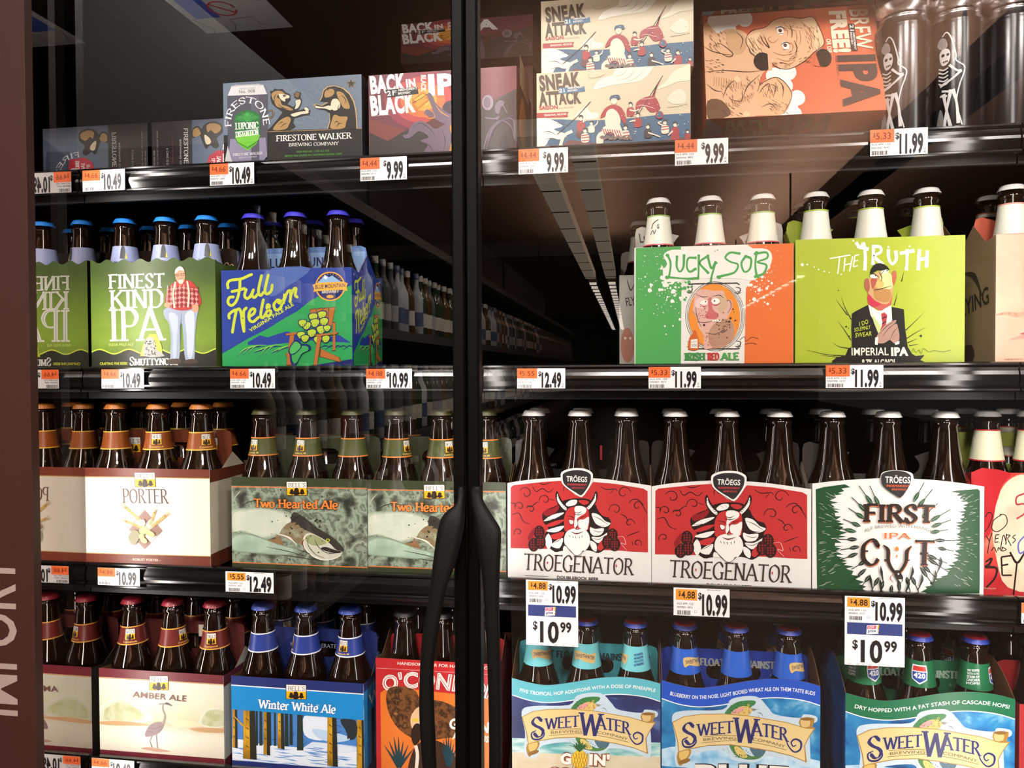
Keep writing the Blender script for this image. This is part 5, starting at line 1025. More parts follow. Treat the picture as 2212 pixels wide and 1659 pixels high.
a.P([(380, 1392), (410, 1370), (480, 1350), (500, 1300), (525, 1290), (525, 1150), (530, 1050), (560, 1030), (650, 985), (680, 1060), (740, 1080), (815, 1000), (905, 1018), (912, 1150), (930, 1290), (960, 1340), (985, 1355), (1050, 1350), (1020, 1385), (1050, 1400), (1050, 1460), (380, 1470)], Kk)
a.SS([[(525, 1090), (480, 1000), (458, 925)], [(500, 1060), (420, 950)], [(520, 1240), (470, 1160), (430, 1105)], [(500, 1300), (440, 1290), (392, 1262)], [(470, 1355), (340, 1345), (195, 1312)], [(460, 1370), (300, 1350)], [(915, 1170), (980, 1110), (1050, 1040)], [(920, 1230), (1000, 1180), (1060, 1150)], [(930, 1260), (1000, 1230)], [(835, 990), (850, 940), (862, 890)], [(890, 820), (908, 750)], [(940, 1280), (1010, 1270)]], [7, 4, 1], Kk); a.dots([(437, 882, 4), (488, 1143, 7), (1025, 1210, 9), (510, 1212, 5), (505, 1155, 4)], Kk); a.done('ink_splash')
Sk, Ys, Rd = 'c9a272', 'e6dc96', 'b03a44'
a.P([(650, 985), (720, 1030), (815, 990), (820, 1095), (745, 1200), (700, 1120), (665, 1060)], 'efeada'); a.P([(740, 1050), (765, 1040), (785, 1060), (775, 1130), (735, 1210), (722, 1200), (750, 1120)], Rd); a.SS([[(745, 1085), (780, 1070)], [(745, 1125), (775, 1105)], [(735, 1170), (760, 1150)]], 7, Kk, 0); a.P([(668, 1040), (740, 1140), (725, 1210), (690, 1120)], 'c2d08a'); a.P([(648, 900), (830, 870), (815, 985), (740, 1030), (650, 985)], 'c06054'); a.P([(650, 860), (660, 800), (700, 760), (780, 740), (825, 790), (830, 870), (800, 970), (740, 975), (660, 920)], Sk, 3); a.P([(745, 770), (800, 755), (828, 800), (820, 865), (760, 875), (735, 830)], Ys, 3); a.P([(670, 800), (715, 800), (700, 850), (680, 870)], 'b0584c', 3); a.P([(715, 815), (745, 805), (765, 840), (740, 872), (708, 850)], 'e2b66a', 3); a.P([(690, 860), (730, 875), (800, 875), (815, 930), (780, 968), (700, 945)], 'b8864e', 3)
a.P([(665, 755), (690, 705), (740, 688), (790, 712), (800, 745), (720, 740), (680, 765)], Kk, 2); a.P([(625, 860), (630, 805), (655, 800), (662, 860), (650, 895)], 'a8604c', 3); a.P([(822, 760), (845, 742), (856, 780), (838, 845), (825, 830)], 'b8684c', 3); a.E(690, 783, 26, 13, 'f2efdc', 16, .2); a.E(772, 748, 28, 13, 'f2efdc', 16, -.2); a.dots([(705, 778, 5), (788, 742, 5)], Kk); a.SS([[(660, 775), (690, 762), (730, 790)], [(745, 770), (775, 730), (810, 735)], [(730, 750), (750, 790), (740, 820)], [(690, 880), (740, 872), (820, 850)]], [2, 6, 2], Kk); a.P([(650, 905), (700, 960), (740, 980), (700, 1000), (650, 975)], 'c0344c', 2)
a.P([(700, 1230), (720, 1190), (770, 1130), (840, 1095), (845, 1112), (800, 1150), (845, 1120), (860, 1150), (870, 1230), (835, 1265), (800, 1240), (760, 1262), (715, 1262)], 'b08a7a', 3); a.SS([[(720, 1200), (780, 1140), (835, 1105)], [(750, 1210), (800, 1150), (845, 1120)], [(800, 1240), (830, 1180), (858, 1150)], [(820, 1225), (850, 1200)]], [2, 5, 2], '4a342e'); a.P([(695, 1222), (716, 1218), (712, 1275), (692, 1272)], 'efeada'); a.P([(835, 1262), (870, 1245), (868, 1268), (840, 1275)], 'efeada'); a.done('suited_man_illustration')
a.T('I DO', [(585, 1140), (648, 1120)], 32, 'c8d640', slant=.2); a.T('SOLEMNLY', [(545, 1180), (662, 1158)], 28, 'c8d640', slant=.2); a.T('SWEAR', [(550, 1222), (670, 1208)], 34, 'c8d640', slant=.2); a.T('IMPERIAL', [(522, 1352), (790, 1350)], 58, 'efead8', bold=.06); a.T('IPA', [(808, 1352), (932, 1350)], 58, 'efead8', bold=.06); a.T('8.7% ALC/VOL', [(596, 1422), (845, 1420)], 42, 'efead8', bold=.03); a.SS([[(955, 1330), (970, 1300), (985, 1330), (1010, 1310), (1025, 1340), (1040, 1300), (1080, 1325), (1120, 1315), (1180, 1325), (1240, 1310)]], 3, '5a6a24'); a.done('ale_lettering')
# --- pale pink carrier cut by the frame
P = carrier('pink', 'pale pink carrier cut by the right picture edge on the second shelf', 'pale pink carrier', E2, [(1562, 482), (2720, 460), (2720, 1385), (1562, 1392)], 1, noise_ink('pink_wash', ['e6c2a8', 'e2b49c', 'dca88e'], 18), 'b89a80', 'c05a44', 'pinkdog', rise=.022, handle_h=.198, rots=[2.4, 2.5, 2.2])
a = P.art; a.S([(1570, 1060), (1640, 1050), (1720, 1062), (1800, 1050), (1900, 1070)], [10, 34, 16], noise_ink('brown_scrub', ['b0705c', 'd8a48c', 'a85e4c'], 120)); a.P([(1660, 1240), (1720, 1215), (1800, 1190), (1900, 1180), (1900, 1240), (1760, 1235)], 'd8988a', 3); a.P([(1740, 1200), (1800, 1180), (1900, 1170), (1900, 1200)], 'b0504c', 3); a.T('flyingdogbrewery.com', [(1630, 1386), (1760, 1384)], 14, 'a0704a'); a.done('desert_illustration')
s = P.side_l(); s.T('FLYING', [(.02, .07), (.11, .085)], .022, '3a2c24', bold=.02); s.S([(.03, .13), (.06, .125), (.075, .115), (.09, .095)], [.002, .010, .003], '4a382c'); s.P([(.03, .03), (.06, .035), (.07, .02), (.05, .005), (.03, .01)], '5a3a30', 3); s.done('side_print')
# --- rear carrier seen beside the tricolour one
P = carrier('rear', 'pale carrier with a red blotched face standing behind the tricolour carrier', 'pale carrier behind the tricolour one', C2, [(1718, 690), (2560, 660), (2560, 1290), (1714, 1300)], 1, 'a9a49a', '9a968c', 'b9b4a9', 'lucky', Y=0.155, rise=.02, handle_h=.19, rots=[2, 2, 2])
a = P.art; a.T('FLYING', [(1765, 900), (1900, 880)], 60, '3a3632', bold=.02); a.S([(1770, 720), (1785, 770), (1800, 790), (1830, 720)], [4, 10, 4], '3a3632'); a.E(1770, 1170, 46, 120, 'a8705c'); a.dots([(1755, 1120, 10), (1790, 1120, 10)], 'd8c0b0'); a.done('faded_print')
# ================================================================ third shelf
# --- cream porter carrier
P = carrier('porter', 'cream carrier with brown bands, brewery plate and barley diamond', 'cream porter carrier', A3, [(655, 617), (1660, 640), (1615, 1390), (620, 1355)], 2, 'ece3d2', 'd9cdb8', '6a3422', 'porter', Y=-0.014, floor=LIPZ[2]-0.004, rise=.02, holes=1, handle_h=.19, rots=[3.0, .45, .9])
a = P.art; Br = '6e3526'
a.P([(655, 610), (1660, 632), (1656, 698), (650, 678)], Br); a.S([(650, 682), (1656, 701)], 5, 'c09a3c', 0); a.P([(622, 1280), (1622, 1306), (1612, 1420), (615, 1400)], Br); a.S([(622, 1277), (1622, 1303)], 4, 'c09a3c', 0); a.done('brown_bands')
a.G('PORTER', [(965, 888), (1322, 894)], 110, '5c4238', a=.10, b=.05, serif=.05); a.T('- ROBUST PORTER -', [(998, 1336), (1230, 1342)], 18, 'd8bca8', bold=.02); a.done('title_lettering'); bells(a, 1076, 654, 1232, 762); a.done('brewery_plate')
Dm = '8c6c60'
for cx, cy, r in ((1135, 1000, 52), (1215, 1100, 48), (1050, 1095, 48), (1118, 1195, 52)): a.P([(cx, cy-r), (cx+r, cy+r*.1), (cx-r*.1, cy+r), (cx-r, cy)], Dm)
a.S([(1135, 942), (1262, 1105), (1118, 1250), (990, 1100), (1135, 942)], 3, Dm, 0)
def ear(p0, p1, n=8):
    p0, p1 = np.array(p0, float), np.array(p1, float); d = (p1-p0)/n; nn = np.array((-d[1], d[0]))
    for i in range(n):
        c = p0+d*(i+.5)
        for s in (1, -1): a.E(c[0]+nn[0]*.35*s, c[1]+nn[1]*.35*s, np.linalg.norm(d)*.62, np.linalg.norm(d)*.28, 'c9a04a', 8, math.atan2(d[1], d[0])+.5*s)
    q = [[tuple(p1-d), tuple(p1+d*2.5+nn*k)] for k in (-1.2, -.6, 0, .6, 1.2)]; a.SS(q, 2, '9a7c40', 0)
ear((1090, 1020), (985, 920)); ear((1100, 1080), (985, 1030)); ear((1170, 1060), (1215, 960)); ear((1190, 1070), (1300, 985)); a.S([(1090, 1020), (1110, 1080), (1120, 1150)], 5, 'c9a04a'); a.S([(1190, 1060), (1160, 1110)], 5, 'c9a04a')
for cx, cy in ((1130, 1090), (1150, 1115), (1110, 1110), (1120, 1180), (1180, 1130), (1100, 1150)): a.E(cx, cy, 26, 20, 'd8cc84', 14, .5); a.S([(cx-18, cy), (cx, cy+8), (cx+18, cy-4)], 2.5, 'a89c54')
a.P([(1000, 1150), (1040, 1100), (1080, 1110), (1085, 1150), (1060, 1200), (1020, 1210)], '8a8668', 2); a.E(1120, 1040, 20, 24, 'e0d6b0'); a.done('barley_illustration')
s = P.side_r(); h_ = P.hr; s.R(0, 0, P.depth, .021, Br); s.P([(0, h_-.017), (P.depth, h_-.017), (P.depth, h_-.002), (0, h_)], Br); s.SS([[(.06, .055), (.09, .068)], [(.06, .05), (.09, .058)], [(.07, .04), (.1, .036)]], .001, '7a6a58', 0); s.done('side_print')
h = P.hand; 
for u0 in (.02, .145): bells(h, u0, .178, u0+.03, .156)
h.done('handle_print')
# --- two grey-green trout carriers
HQ = [(78, 660), (1090, 680), (1075, 1355), (65, 1325)]
MOSS = noise_ink('mossy_river_print', ['2e322a', '4a5044', '767e6c', '98a692', '5a6252', '8a9484'], 44, 10, dist=.25, lo=.34, hi=.66)
def trout(a):
    Og, Gn = 'd9783a', '39402a'
    a.P([(78, 655), (1092, 676), (1090, 738), (76, 722)], Gn); a.S([(76, 729), (1088, 745)], 7, Og, 0); a.P([(66, 1300), (1078, 1334), (1076, 1400), (60, 1380)], Gn); a.S([(66, 1297), (1078, 1330)], 7, Og, 0); a.done('olive_bands')
    M2 = noise_ink('pale_water_print', ['dcdccc', 'c4ccba', 'a8b8a4'], 14, 3, lo=.3, hi=.75)
    def soft(pts, cols, c0):
        for k, c in enumerate(cols):
            f_ = 1.16-.1*k; a.P([(c0[0]+(x-c0[0])*f_, c0[1]+(y-c0[1])*f_) for x, y in pts], c, 4)
    soft([(80, 930), (180, 905), (330, 900), (470, 930), (560, 990), (520, 1060), (420, 1080), (300, 1110), (160, 1060), (75, 1060)], (noise_ink('water_haze_a', ['7a8472', '98a692', '848e7c'], 60, 8), noise_ink('water_haze_b', ['9aa48e', 'b0baa4', 'a4ae98'], 60, 8), noise_ink('water_haze_c', ['b8beac', 'ccd0c0'], 40, 6), M2), (300, 1000))
    soft([(75, 1110), (200, 1090), (420, 1165), (540, 1200), (480, 1235), (300, 1225), (70, 1200)], (noise_ink('water_haze_a2', ['76826e', '8c9c86'], 60, 8), noise_ink('water_haze_d', ['94a892', '86988a'], 50, 7), noise_ink('pale_green_water', ['b4c6b2', '9cb29e', '8a9a86'], 30, 6)), (270, 1170))
    a.P([(540, 920), (620, 960), (720, 1040), (830, 1110), (900, 1180), (905, 1205), (860, 1210), (790, 1150), (700, 1090), (600, 1040), (520, 990)], '35332f', 3); a.P([(520, 990), (620, 1050), (700, 1090), (650, 1110), (600, 1160), (520, 1130), (430, 1080)], noise_ink('trout_flank', ['a8875e', '7d6a4c', '9c9c82'], 60, 4), 3)
    rg = random.Random(8); a.dots([(500+rg.random()*240+0, 960+rg.random()*120, rg.uniform(3, 9)) for _ in range(46)], '2b2a26')
    a.P([(610, 1100), (660, 1075), (740, 1110), (800, 1150), (850, 1200), (895, 1215), (870, 1245), (800, 1270), (720, 1270), (650, 1230), (610, 1170)], 'c8c6b4', 3); a.P([(620, 1110), (670, 1085), (730, 1110), (780, 1150), (700, 1170), (640, 1150)], '98a072', 3); a.S([(640, 1080), (605, 1130), (620, 1190), (680, 1250), (760, 1275), (840, 1262), (880, 1240)], [4, 10, 5], 'e6e2d2'); a.S([(612, 1120), (600, 1150), (610, 1185)], [3, 10, 3], '7a2c28'); a.P([(735, 1190), (770, 1178), (840, 1200), (890, 1215), (850, 1225), (780, 1212)], '2a2724', 3)
    a.SS([[(650, 1100), (640, 1160), (690, 1230), (760, 1262)], [(690, 1120), (720, 1180), (800, 1240)], [(740, 1205), (800, 1225), (860, 1222)], [(560, 1200), (620, 1215), (660, 1240)], [(440, 1240), (560, 1255), (680, 1275)], [(330, 1180), (480, 1210), (590, 1240)]], [2, 6, 2], '3a3832'); a.E(790, 1128, 15, 13, 'b8b23c'); a.dots([(790, 1128, 7)], '1f1d1a'); a.S([(410, 1080), (500, 1110), (560, 1165)], [3, 14, 3], 'e4dfd0'); a.P([(410, 1085), (460, 1165), (340, 1130), (400, 1120)], '8e6c4a', 2); a.S([(160, 870), (200, 845), (270, 830)], [2, 6, 2], '3a3a34'); a.S([(90, 830), (120, 790), (150, 760)], [2, 6, 2], 'c0c6b4')
    rg = random.Random(11); a.dots([(rg.uniform(350, 1060), rg.uniform(750, 900) if rg.random() < .6 else rg.uniform(900, 1280), rg.uniform(2, 8)) for _ in range(90)], '4a4e42'); a.done('trout_illustration')
    for gr, c in ((.09, '2e2418'), (0, 'e5823a')): a.G('Two Hearted Ale', [(245, 884), (872, 898)], 64, c, a=.22, b=.12, serif=.06, grow=gr)
    a.done('title_lettering'); bells(a, 496, 694, 644, 792); a.done('brewery_plate')
    a.dots([(rg.uniform(600, 660), 1345, 4) for _ in range(5)], Og); a.done('base_mark')
P = carrier('hearted', 'left grey-green carrier with a trout print and orange lettering', 'left trout carrier', B3, HQ, 2, MOSS, '4a5038', '3a3e2c', 'hearted', rise=.018, holes=1, handle_h=.19, rots=[-.35, -.2, 2.4]); trout(P.art)
HQ2 = [(1090, 683), (2120, 703), (2118, 1385), (1083, 1355)]
P = carrier('hearted', 'right grey-green carrier with a trout print, behind the door pulls', 'right trout carrier', B3, HQ2, 2, MOSS, '4a5038', '3a3e2c', 'hearted', rise=.018, holes=1, handle_h=.19, rots=[1.2, .9, -.1]); P.zb = quad_rect(B3, HQ2, 0)[4]-P.fl; trout(ref_art(P, B3, HQ))
# --- red carriers with the horned bearded man
TRQ = [(135, 690), (1305, 715), (1312, 1490), (140, 1440)]
TOPT = cr([(135, 690), (260, 670), (420, 655), (585, 645)], 5)+[(583, 640)]+cr([(583, 640), (590, 615), (640, 592), (698, 588), (760, 592), (808, 618), (815, 640)], 4)+cr([(815, 652), (940, 662), (1120, 686), (1305, 715)], 5)
SHIELD = [(583, 640), (592, 612), (640, 592), (698, 586), (760, 592), (806, 616), (814, 645), (805, 690), (775, 745), (735, 790), (695, 770), (630, 728), (592, 690)]
def shield(a, c2='c23a44'):
    a.P([(698+(x-698)*1.13, 692+(y-692)*1.16) for x, y in SHIELD], 'ece8e2', 2); a.P(SHIELD, '2b2a2b', 3)
    a.T('TRÖEGS', [(614, 676), (782, 682)], 44, 'f0ece6', bold=.02); a.T('INDEPENDENT', [(622, 708), (780, 712)], 15, c2, bold=.03); a.T('BREWING', [(660, 736), (760, 738)], 15, c2, bold=.03); a.done('brewery_shield')
def troeg(a):
    Rd, Kk, Wt, Dr = 'bc3233', '241616', 'ece8e2', '8c1c26'
    a.P([(162, 725), (185, 708), (420, 682), (570, 672), (600, 720), (690, 790), (735, 800), (790, 750), (826, 690), (835, 683), (1020, 700), (1240, 738), (1275, 760), (1282, 1258), (1150, 1252), (1080, 1245), (1000, 1240), (330, 1222), (162, 1218)], Rd); a.done('red_field')
    sp = []
    def curl(x, y, s, d=1, r0=0): sp.append([(x+d*s*(1-.085*i)*math.cos(r0+i*.62), y+s*(1-.085*i)*math.sin(r0+i*.62)) for i in range(11)])
    for x, y, s, d, r0 in ((285, 775, 55, 1, 3.6), (440, 830, 50, 1, 3.0), (235, 880, 42, 1, 3.2), (325, 905, 38, 1, 3.4), (225, 1090, 38, 1, 2.6), (1080, 775, 60, -1, 3.3), (1195, 880, 46, -1, 3.2), (1015, 910, 56, 1, 3.0), (1130, 1020, 42, -1, 3.0), (1195, 1185, 36, -1, 2.6), (620, 735, 32, 1, 2.4)): curl(x, y, s, d, r0)
    sp += [[(340, 720), (370, 760), (420, 735), (470, 765), (510, 735)], [(390, 690), (430, 702), (490, 685)], [(160, 850), (200, 860), (195, 900)], [(290, 880), (330, 880), (370, 850), (395, 845)], [(175, 945), (230, 935), (265, 1000), (320, 1025)], [(890, 720), (940, 745), (1010, 740), (1030, 760)], [(970, 780), (1000, 745)], [(1120, 855), (1150, 830), (1200, 830), (1250, 900), (1270, 940)], [(1060, 945), (1095, 965), (1120, 1005)], [(1110, 1125), (1160, 1105), (1215, 1085)], [(1150, 1165), (1160, 1200)], [(480, 820), (520, 835)]]
    a.SS(sp, [5, 8, 4], Kk, 4); a.done('curling_vines')
    # shoulders, hair and beard
    a.P([(440, 1110), (470, 1060), (430, 1010), (420, 940), (470, 900), (540, 870), (600, 830), (700, 815), (800, 825), (860, 880), (930, 940), (980, 1010), (960, 1070), (1010, 1120), (960, 1200), (880, 1262), (800, 1240), (600, 1240), (520, 1250), (450, 1180)], Kk, 3)
    for p, c in (([(560, 870), (530, 930), (450, 960), (430, 920), (490, 900)], Dr), ([(600, 930), (520, 980), (430, 1000), (500, 950)], Wt), ([(600, 990), (520, 1040), (440, 1040), (520, 1000)], Rd), ([(600, 1040), (540, 1090), (450, 1080), (530, 1050)], Wt), ([(600, 1090), (560, 1150), (470, 1130), (530, 1100)], Rd), ([(590, 1140), (560, 1220), (490, 1200), (530, 1160)], Wt), ([(470, 1100), (500, 1170), (470, 1230), (440, 1160)], Wt), ([(820, 940), (880, 950), (930, 1000), (975, 1020), (930, 1050), (860, 1030)], Wt), ([(810, 1050), (850, 1065), (920, 1060), (900, 1110), (840, 1120), (810, 1090)], Wt), ([(860, 880), (930, 920), (960, 970), (900, 950)], Rd), ([(820, 1130), (890, 1130), (960, 1090), (940, 1150), (870, 1180)], Wt), ([(810, 1160), (860, 1190), (860, 1250), (820, 1220)], Wt), ([(900, 1160), (940, 1180), (900, 1240), (870, 1220)], Rd), ([(610, 860), (650, 830), (700, 830), (690, 865), (630, 880)], Wt), ([(710, 835), (770, 830), (800, 850), (760, 870)], Rd), ([(640, 1240), (600, 1200), (590, 1240)], Wt)): a.P(p, c, 3)
    a.SS([[(600, 950), (540, 980), (440, 985)], [(600, 1010), (530, 1035), (450, 1060)], [(595, 1070), (540, 1090), (460, 1110)], [(590, 1120), (550, 1160), (500, 1180)], [(830, 960), (890, 985), (960, 1035)], [(820, 1000), (880, 1040), (930, 1040)], [(830, 1075), (880, 1090), (910, 1080)], [(640, 840), (665, 860)], [(670, 830), (690, 858)], [(740, 840), (770, 855)], [(830, 1140), (880, 1150), (930, 1120)]], [1.5, 5, 1.5], Kk)
    for s_ in (1, -1):
        X = lambda x: x if s_ == 1 else 1394-x
        a.P([(X(540), 755), (X(525), 790), (X(540), 850), (X(570), 900), (X(605), 935), (X(625), 905), (X(625), 890), (X(590), 850), (X(560), 800)], Kk, 3); a.P([(X(542), 775), (X(540), 830), (X(575), 885), (X(608), 912), (X(618), 895), (X(585), 862), (X(556), 820)], Wt, 3); a.SS([[(X(538+i*9), 800+i*15), (X(556+i*9), 792+i*15)] for i in range(8)], 4, Kk, 0)
    a.P([(600, 960), (630, 900), (690, 880), (780, 890), (800, 950), (800, 1020), (780, 1080), (620, 1090), (598, 1030)], Rd, 3); a.P([(690, 880), (740, 878), (778, 900), (770, 935), (735, 955), (700, 985), (712, 1030), (690, 1060), (740, 1062), (770, 1050), (795, 1000), (800, 960), (785, 1070), (690, 1075), (680, 1000), (690, 940), (680, 910)], Wt, 2); a.P([(715, 990), (760, 985), (795, 965), (795, 1010), (770, 1060), (735, 1060), (712, 1040)], Wt, 3); a.P([(640, 990), (672, 1000), (665, 1025), (645, 1020)], Wt, 3)
    a.SS([[(620, 960), (660, 965), (690, 990)], [(625, 985), (665, 985)], [(780, 955), (740, 970), (712, 995)], [(725, 990), (755, 985)], [(705, 985), (708, 1030), (690, 1060), (712, 1068), (735, 1060)], [(680, 925), (710, 935), (740, 920)], [(670, 940), (710, 950), (750, 938)], [(635, 1000), (650, 1030), (668, 1020)]], [2, 7, 2], Kk)
    a.P([(600, 1130), (625, 1080), (680, 1060), (700, 1075), (740, 1062), (785, 1085), (808, 1140), (800, 1200), (760, 1250), (705, 1285), (650, 1250), (605, 1190)], Wt, 3); a.S([(655, 1088), (700, 1100), (755, 1085)], [3, 9, 3], Kk); a.S([(660, 1096), (700, 1106), (750, 1094)], [1, 4, 1], 'c84a50'); a.SS([[(640, 1115), (648, 1130)], [(665, 1120), (672, 1138)], [(690, 1122), (694, 1142)], [(720, 1122), (722, 1142)], [(745, 1115), (742, 1135)], [(610, 1195), (650, 1245), (705, 1282), (760, 1240), (740, 1250)], [(625, 1215), (670, 1262)]], 4, Kk); a.done('horned_man_illustration')
    for cx, cy in ((350, 1190), (395, 1090), (405, 1170), (990, 1115), (950, 1170), (1010, 1190)):
        a.E(cx, cy, 44, 56, Kk, 16); a.polys([[(cx+u*20-9, cy+v*20-6), (cx+u*20+9, cy+v*20-6), (cx+u*20, cy+v*20+11)] for u in (-1, 0, 1) for v in (-2, -1, 0, 1, 2) if abs(u)+abs(v) < 3], Dr)
    a.P([(300, 1130), (330, 1080), (360, 1050), (350, 1110), (320, 1160)], Dr, 3); a.S([(1030, 1130), (1080, 1130), (1100, 1190), (1060, 1180), (1110, 1240)], [3, 7, 3], 'e8a0a0'); a.done('hop_clusters')
    a.G('TROEGENATOR', [(266, 1392), (1160, 1440)], 132, '3a2a2a', a=.105, b=.05, serif=.05); a.P([(463, 1326), (470, 1336), (463, 1350), (456, 1336)], 'c23a44'); a.P([(1025, 1352), (1032, 1364), (1025, 1378), (1018, 1364)], 'c23a44'); a.T('DOUBLEBOCK BEER', [(540, 1466), (880, 1484)], 24, '3a2a2a', bold=.02); a.S([(280, 1440), (470, 1448)], 3, '3a2a2a', 0); a.done('title_lettering')
P = carrier('troeg', 'left red and white carrier with a horned bearded man', 'left red horned carrier', C3, TRQ, 2, 'e4e0dc', 'd2cdc8', '2a2624', 'troegs', top=TOPT, rise=.02, holes=2, handle_h=.188, rots=[.3, 1, 2]); troeg(P.art); shield(P.art)
h = P.hand; h.T('INDEPENDENT CRAFT', [(.02, .15), (.06, .15)], .004, '6a6460'); h.R(.12, .16, .123, .18, 'a02430'); h.done('handle_print')
TRQ2 = [(65, 715), (1360, 745), (1370, 1560), (70, 1495)]
def top_px(view, quad, q_to, v_to):
    Hh = homography(quad, q_to); out = []
    for x, y in TOPT: r_ = Hh @ np.array((x, y, 1.0)); out.append((r_[0]/r_[2], r_[1]/r_[2]))
    return out
P = carrier('troeg', 'right red and white carrier with a horned bearded man', 'right red horned carrier', D3, TRQ2, 2, 'e4e0dc', 'd2cdc8', '2a2624', 'troegs', top=top_px(None, TRQ, TRQ2, None), rise=.02, holes=2, handle_h=.188, rots=[.3, 1, 2]); P.zb = quad_rect(D3, TRQ2, 0)[4]-P.fl; r_ = ref_art(P, C3, TRQ); troeg(r_); shield(r_)
# --- white and green carrier
CQ = [(85, 710), (1475, 705), (1505, 1600), (100, 1560)]
TOPC = cr([(85, 710), (250, 688), (430, 670), (625, 655)], 5)+cr([(624, 650), (640, 612), (690, 594), (755, 590), (830, 594), (882, 612), (896, 650)], 4)+cr([(896, 655), (1080, 662), (1280, 680), (1475, 705)], 5)
P = carrier('cut', 'white carrier with dark green leaf edges and pruning shears', 'white carrier with green leaf edges', E3, CQ, 2, 'e6e4df', 'd4d2cc', '4a4440', 'troegs', top=TOPC, rise=.02, holes=2, handle_h=.188, rots=[.2, .6, 1.5])
a = P.art; Gn, Dk = '224c2e', '222c26'
rg = random.Random(21)
def jag(pts, amp, n=9):
    out = []
    for (x0, y0), (x1, y1) in zip(pts, pts[1:]):
        for i in range(n):
            t = i/n; out.append((x0+(x1-x0)*t+(amp*rg.uniform(.2, 1) if i % 2 else -amp*.3)*(1 if x0 < 760 else -1), y0+(y1-y0)*t+rg.uniform(-8, 8)))
    return out
a.P(jag([(360, 715), (240, 850), (290, 960), (330, 1090), (290, 1200), (310, 1290), (400, 1400), (540, 1565)], 55)+[(540, 1580), (140, 1565), (112, 755), (180, 735)], Gn); a.P(jag([(1240, 740), (1330, 850), (1300, 960), (1270, 1080), (1290, 1200), (1260, 1320), (1180, 1430), (1000, 1560)], 55)+[(960, 1590), (1470, 1585), (1470, 1500), (1440, 740), (1420, 725)], Gn)
SW_ = []
for i in range(130):
    s_ = rg.choice((-1, 1)); yy = rg.uniform(760, 1540); x0 = (140+rg.uniform(0, 150)) if s_ < 0 else (1440-rg.uniform(0, 150))
    ang = math.atan2(yy-1150, x0-760)+rg.uniform(-.25, .25); L_ = rg.uniform(14, 60); SW_.append([(x0, yy), (x0-L_*math.cos(ang), yy-L_*math.sin(ang))])
a.SS(SW_, [1.5, 6, 1.5], 'e6e4df', 1)
for i in range(34):
    t = i/34*2*math.pi; 
    if abs(math.sin(t)) > .93 and math.sin(t) < 0: continue
    rx, ry = (330+rg.uniform(-20, 60)), (330+rg.uniform(-30, 60)); cx, cy = 770+rx*math.cos(t), 1150+ry*math.sin(t)*1.05
    if cy < 720 and 560 < cx < 960: continue
    dx, dy = math.cos(t), math.sin(t); L_ = rg.uniform(75, 115)
    a.P([(cx-dx*L_*.5, cy-dy*L_*.5), (cx-dy*17, cy+dx*17), (cx+dx*L_*.5, cy+dy*L_*.5), (cx+dy*17, cy-dx*17)], Dk if t < 3.3 else Gn, 2); a.S([(cx+dx*L_*.4, cy+dy*L_*.4), (cx+dx*L_*1.3, cy+dy*L_*1.3)], 6, Dk, 0); a.SS([[(cx-dx*L_*.4, cy-dy*L_*.4), (cx+dx*L_*.3, cy+dy*L_*.3)]], 2, 'b8c4b4', 0)
for x, y in ((645, 1400), (560, 1470), (640, 1500), (900, 1400), (980, 1460), (1090, 1430), (870, 1500), (1130, 1320)): a.S([(x, y-40), (x+8, y+10), (x+26 if x < 760 else x-26, y+100)], [2, 22, 5], Dk)
a.done('leaf_border')
for dx, dy, c in ((5, 5, 'd8713c'), (0, 0, '2c2422')):
    a.G('FIRST', [(492+dx, 1006+dy), (1072+dx, 1006+dy)], 142, c, a=.27, b=.12, serif=.07); a.G('C', [(480+dx, 1354+dy), (635+dx, 1354+dy)], 205, c, a=.18, b=.08, serif=.06); a.G('T', [(915+dx, 1354+dy), (1080+dx, 1354+dy)], 205, c, a=.19, b=.07, serif=.05)
    a.SS([[(660+dx, 1190+dy), (700+dx, 1230+dy), (705+dx, 1320+dy), (740+dx, 1390+dy), (790+dx, 1430+dy)], [(890+dx, 1195+dy), (855+dx, 1240+dy), (850+dx, 1320+dy), (815+dx, 1390+dy), (770+dx, 1440+dy)]], [6, 30, 26, 24, 18], c)
a.S([(480, 1242), (540, 1242)], 12, '2c2422', 0); a.S([(960, 1252), (1030, 1252)], 12, '2c2422', 0); a.S([(672, 1310), (710, 1318)], 10, '2c2422', 0); a.S([(845, 1318), (880, 1310)], 10, '2c2422', 0)
a.T('ALE BREWED WITH MANGO', [(508, 1088), (600, 1056), (780, 1046), (960, 1056), (1062, 1090)], 24, '7a7672'); a.G('IPA', [(655, 1138), (880, 1138)], 46, 'd8713c', a=.36, b=.1, serif=.1); a.done('title_lettering')
a.P([(772, 1200), (788, 1222), (772, 1240), (756, 1222)], 'dc8038', 4); a.P([(772, 1266), (780, 1280), (772, 1290), (764, 1280)], 'dc8038', 4); a.P([(750, 1410), (790, 1395), (830, 1450), (815, 1500), (785, 1480)], '2c2422', 2); a.S([(745, 1425), (725, 1460), (750, 1498)], [3, 8, 2], 'b8342c'); a.dots([(790, 1425, 7)], 'e6e4df'); a.P([(790, 1470), (820, 1470), (815, 1498)], 'e6e4df'); a.done('pruning_shears')
Hh = homography(TRQ, CQ); 
sh = [(Hh @ np.array((x, y, 1.0))) for x, y in SHIELD]; SHIELD_C = [(640+(x-583)/(814-583)*240-12+0, 590+(y-586)/(790-586)*216) for x, y in SHIELD]
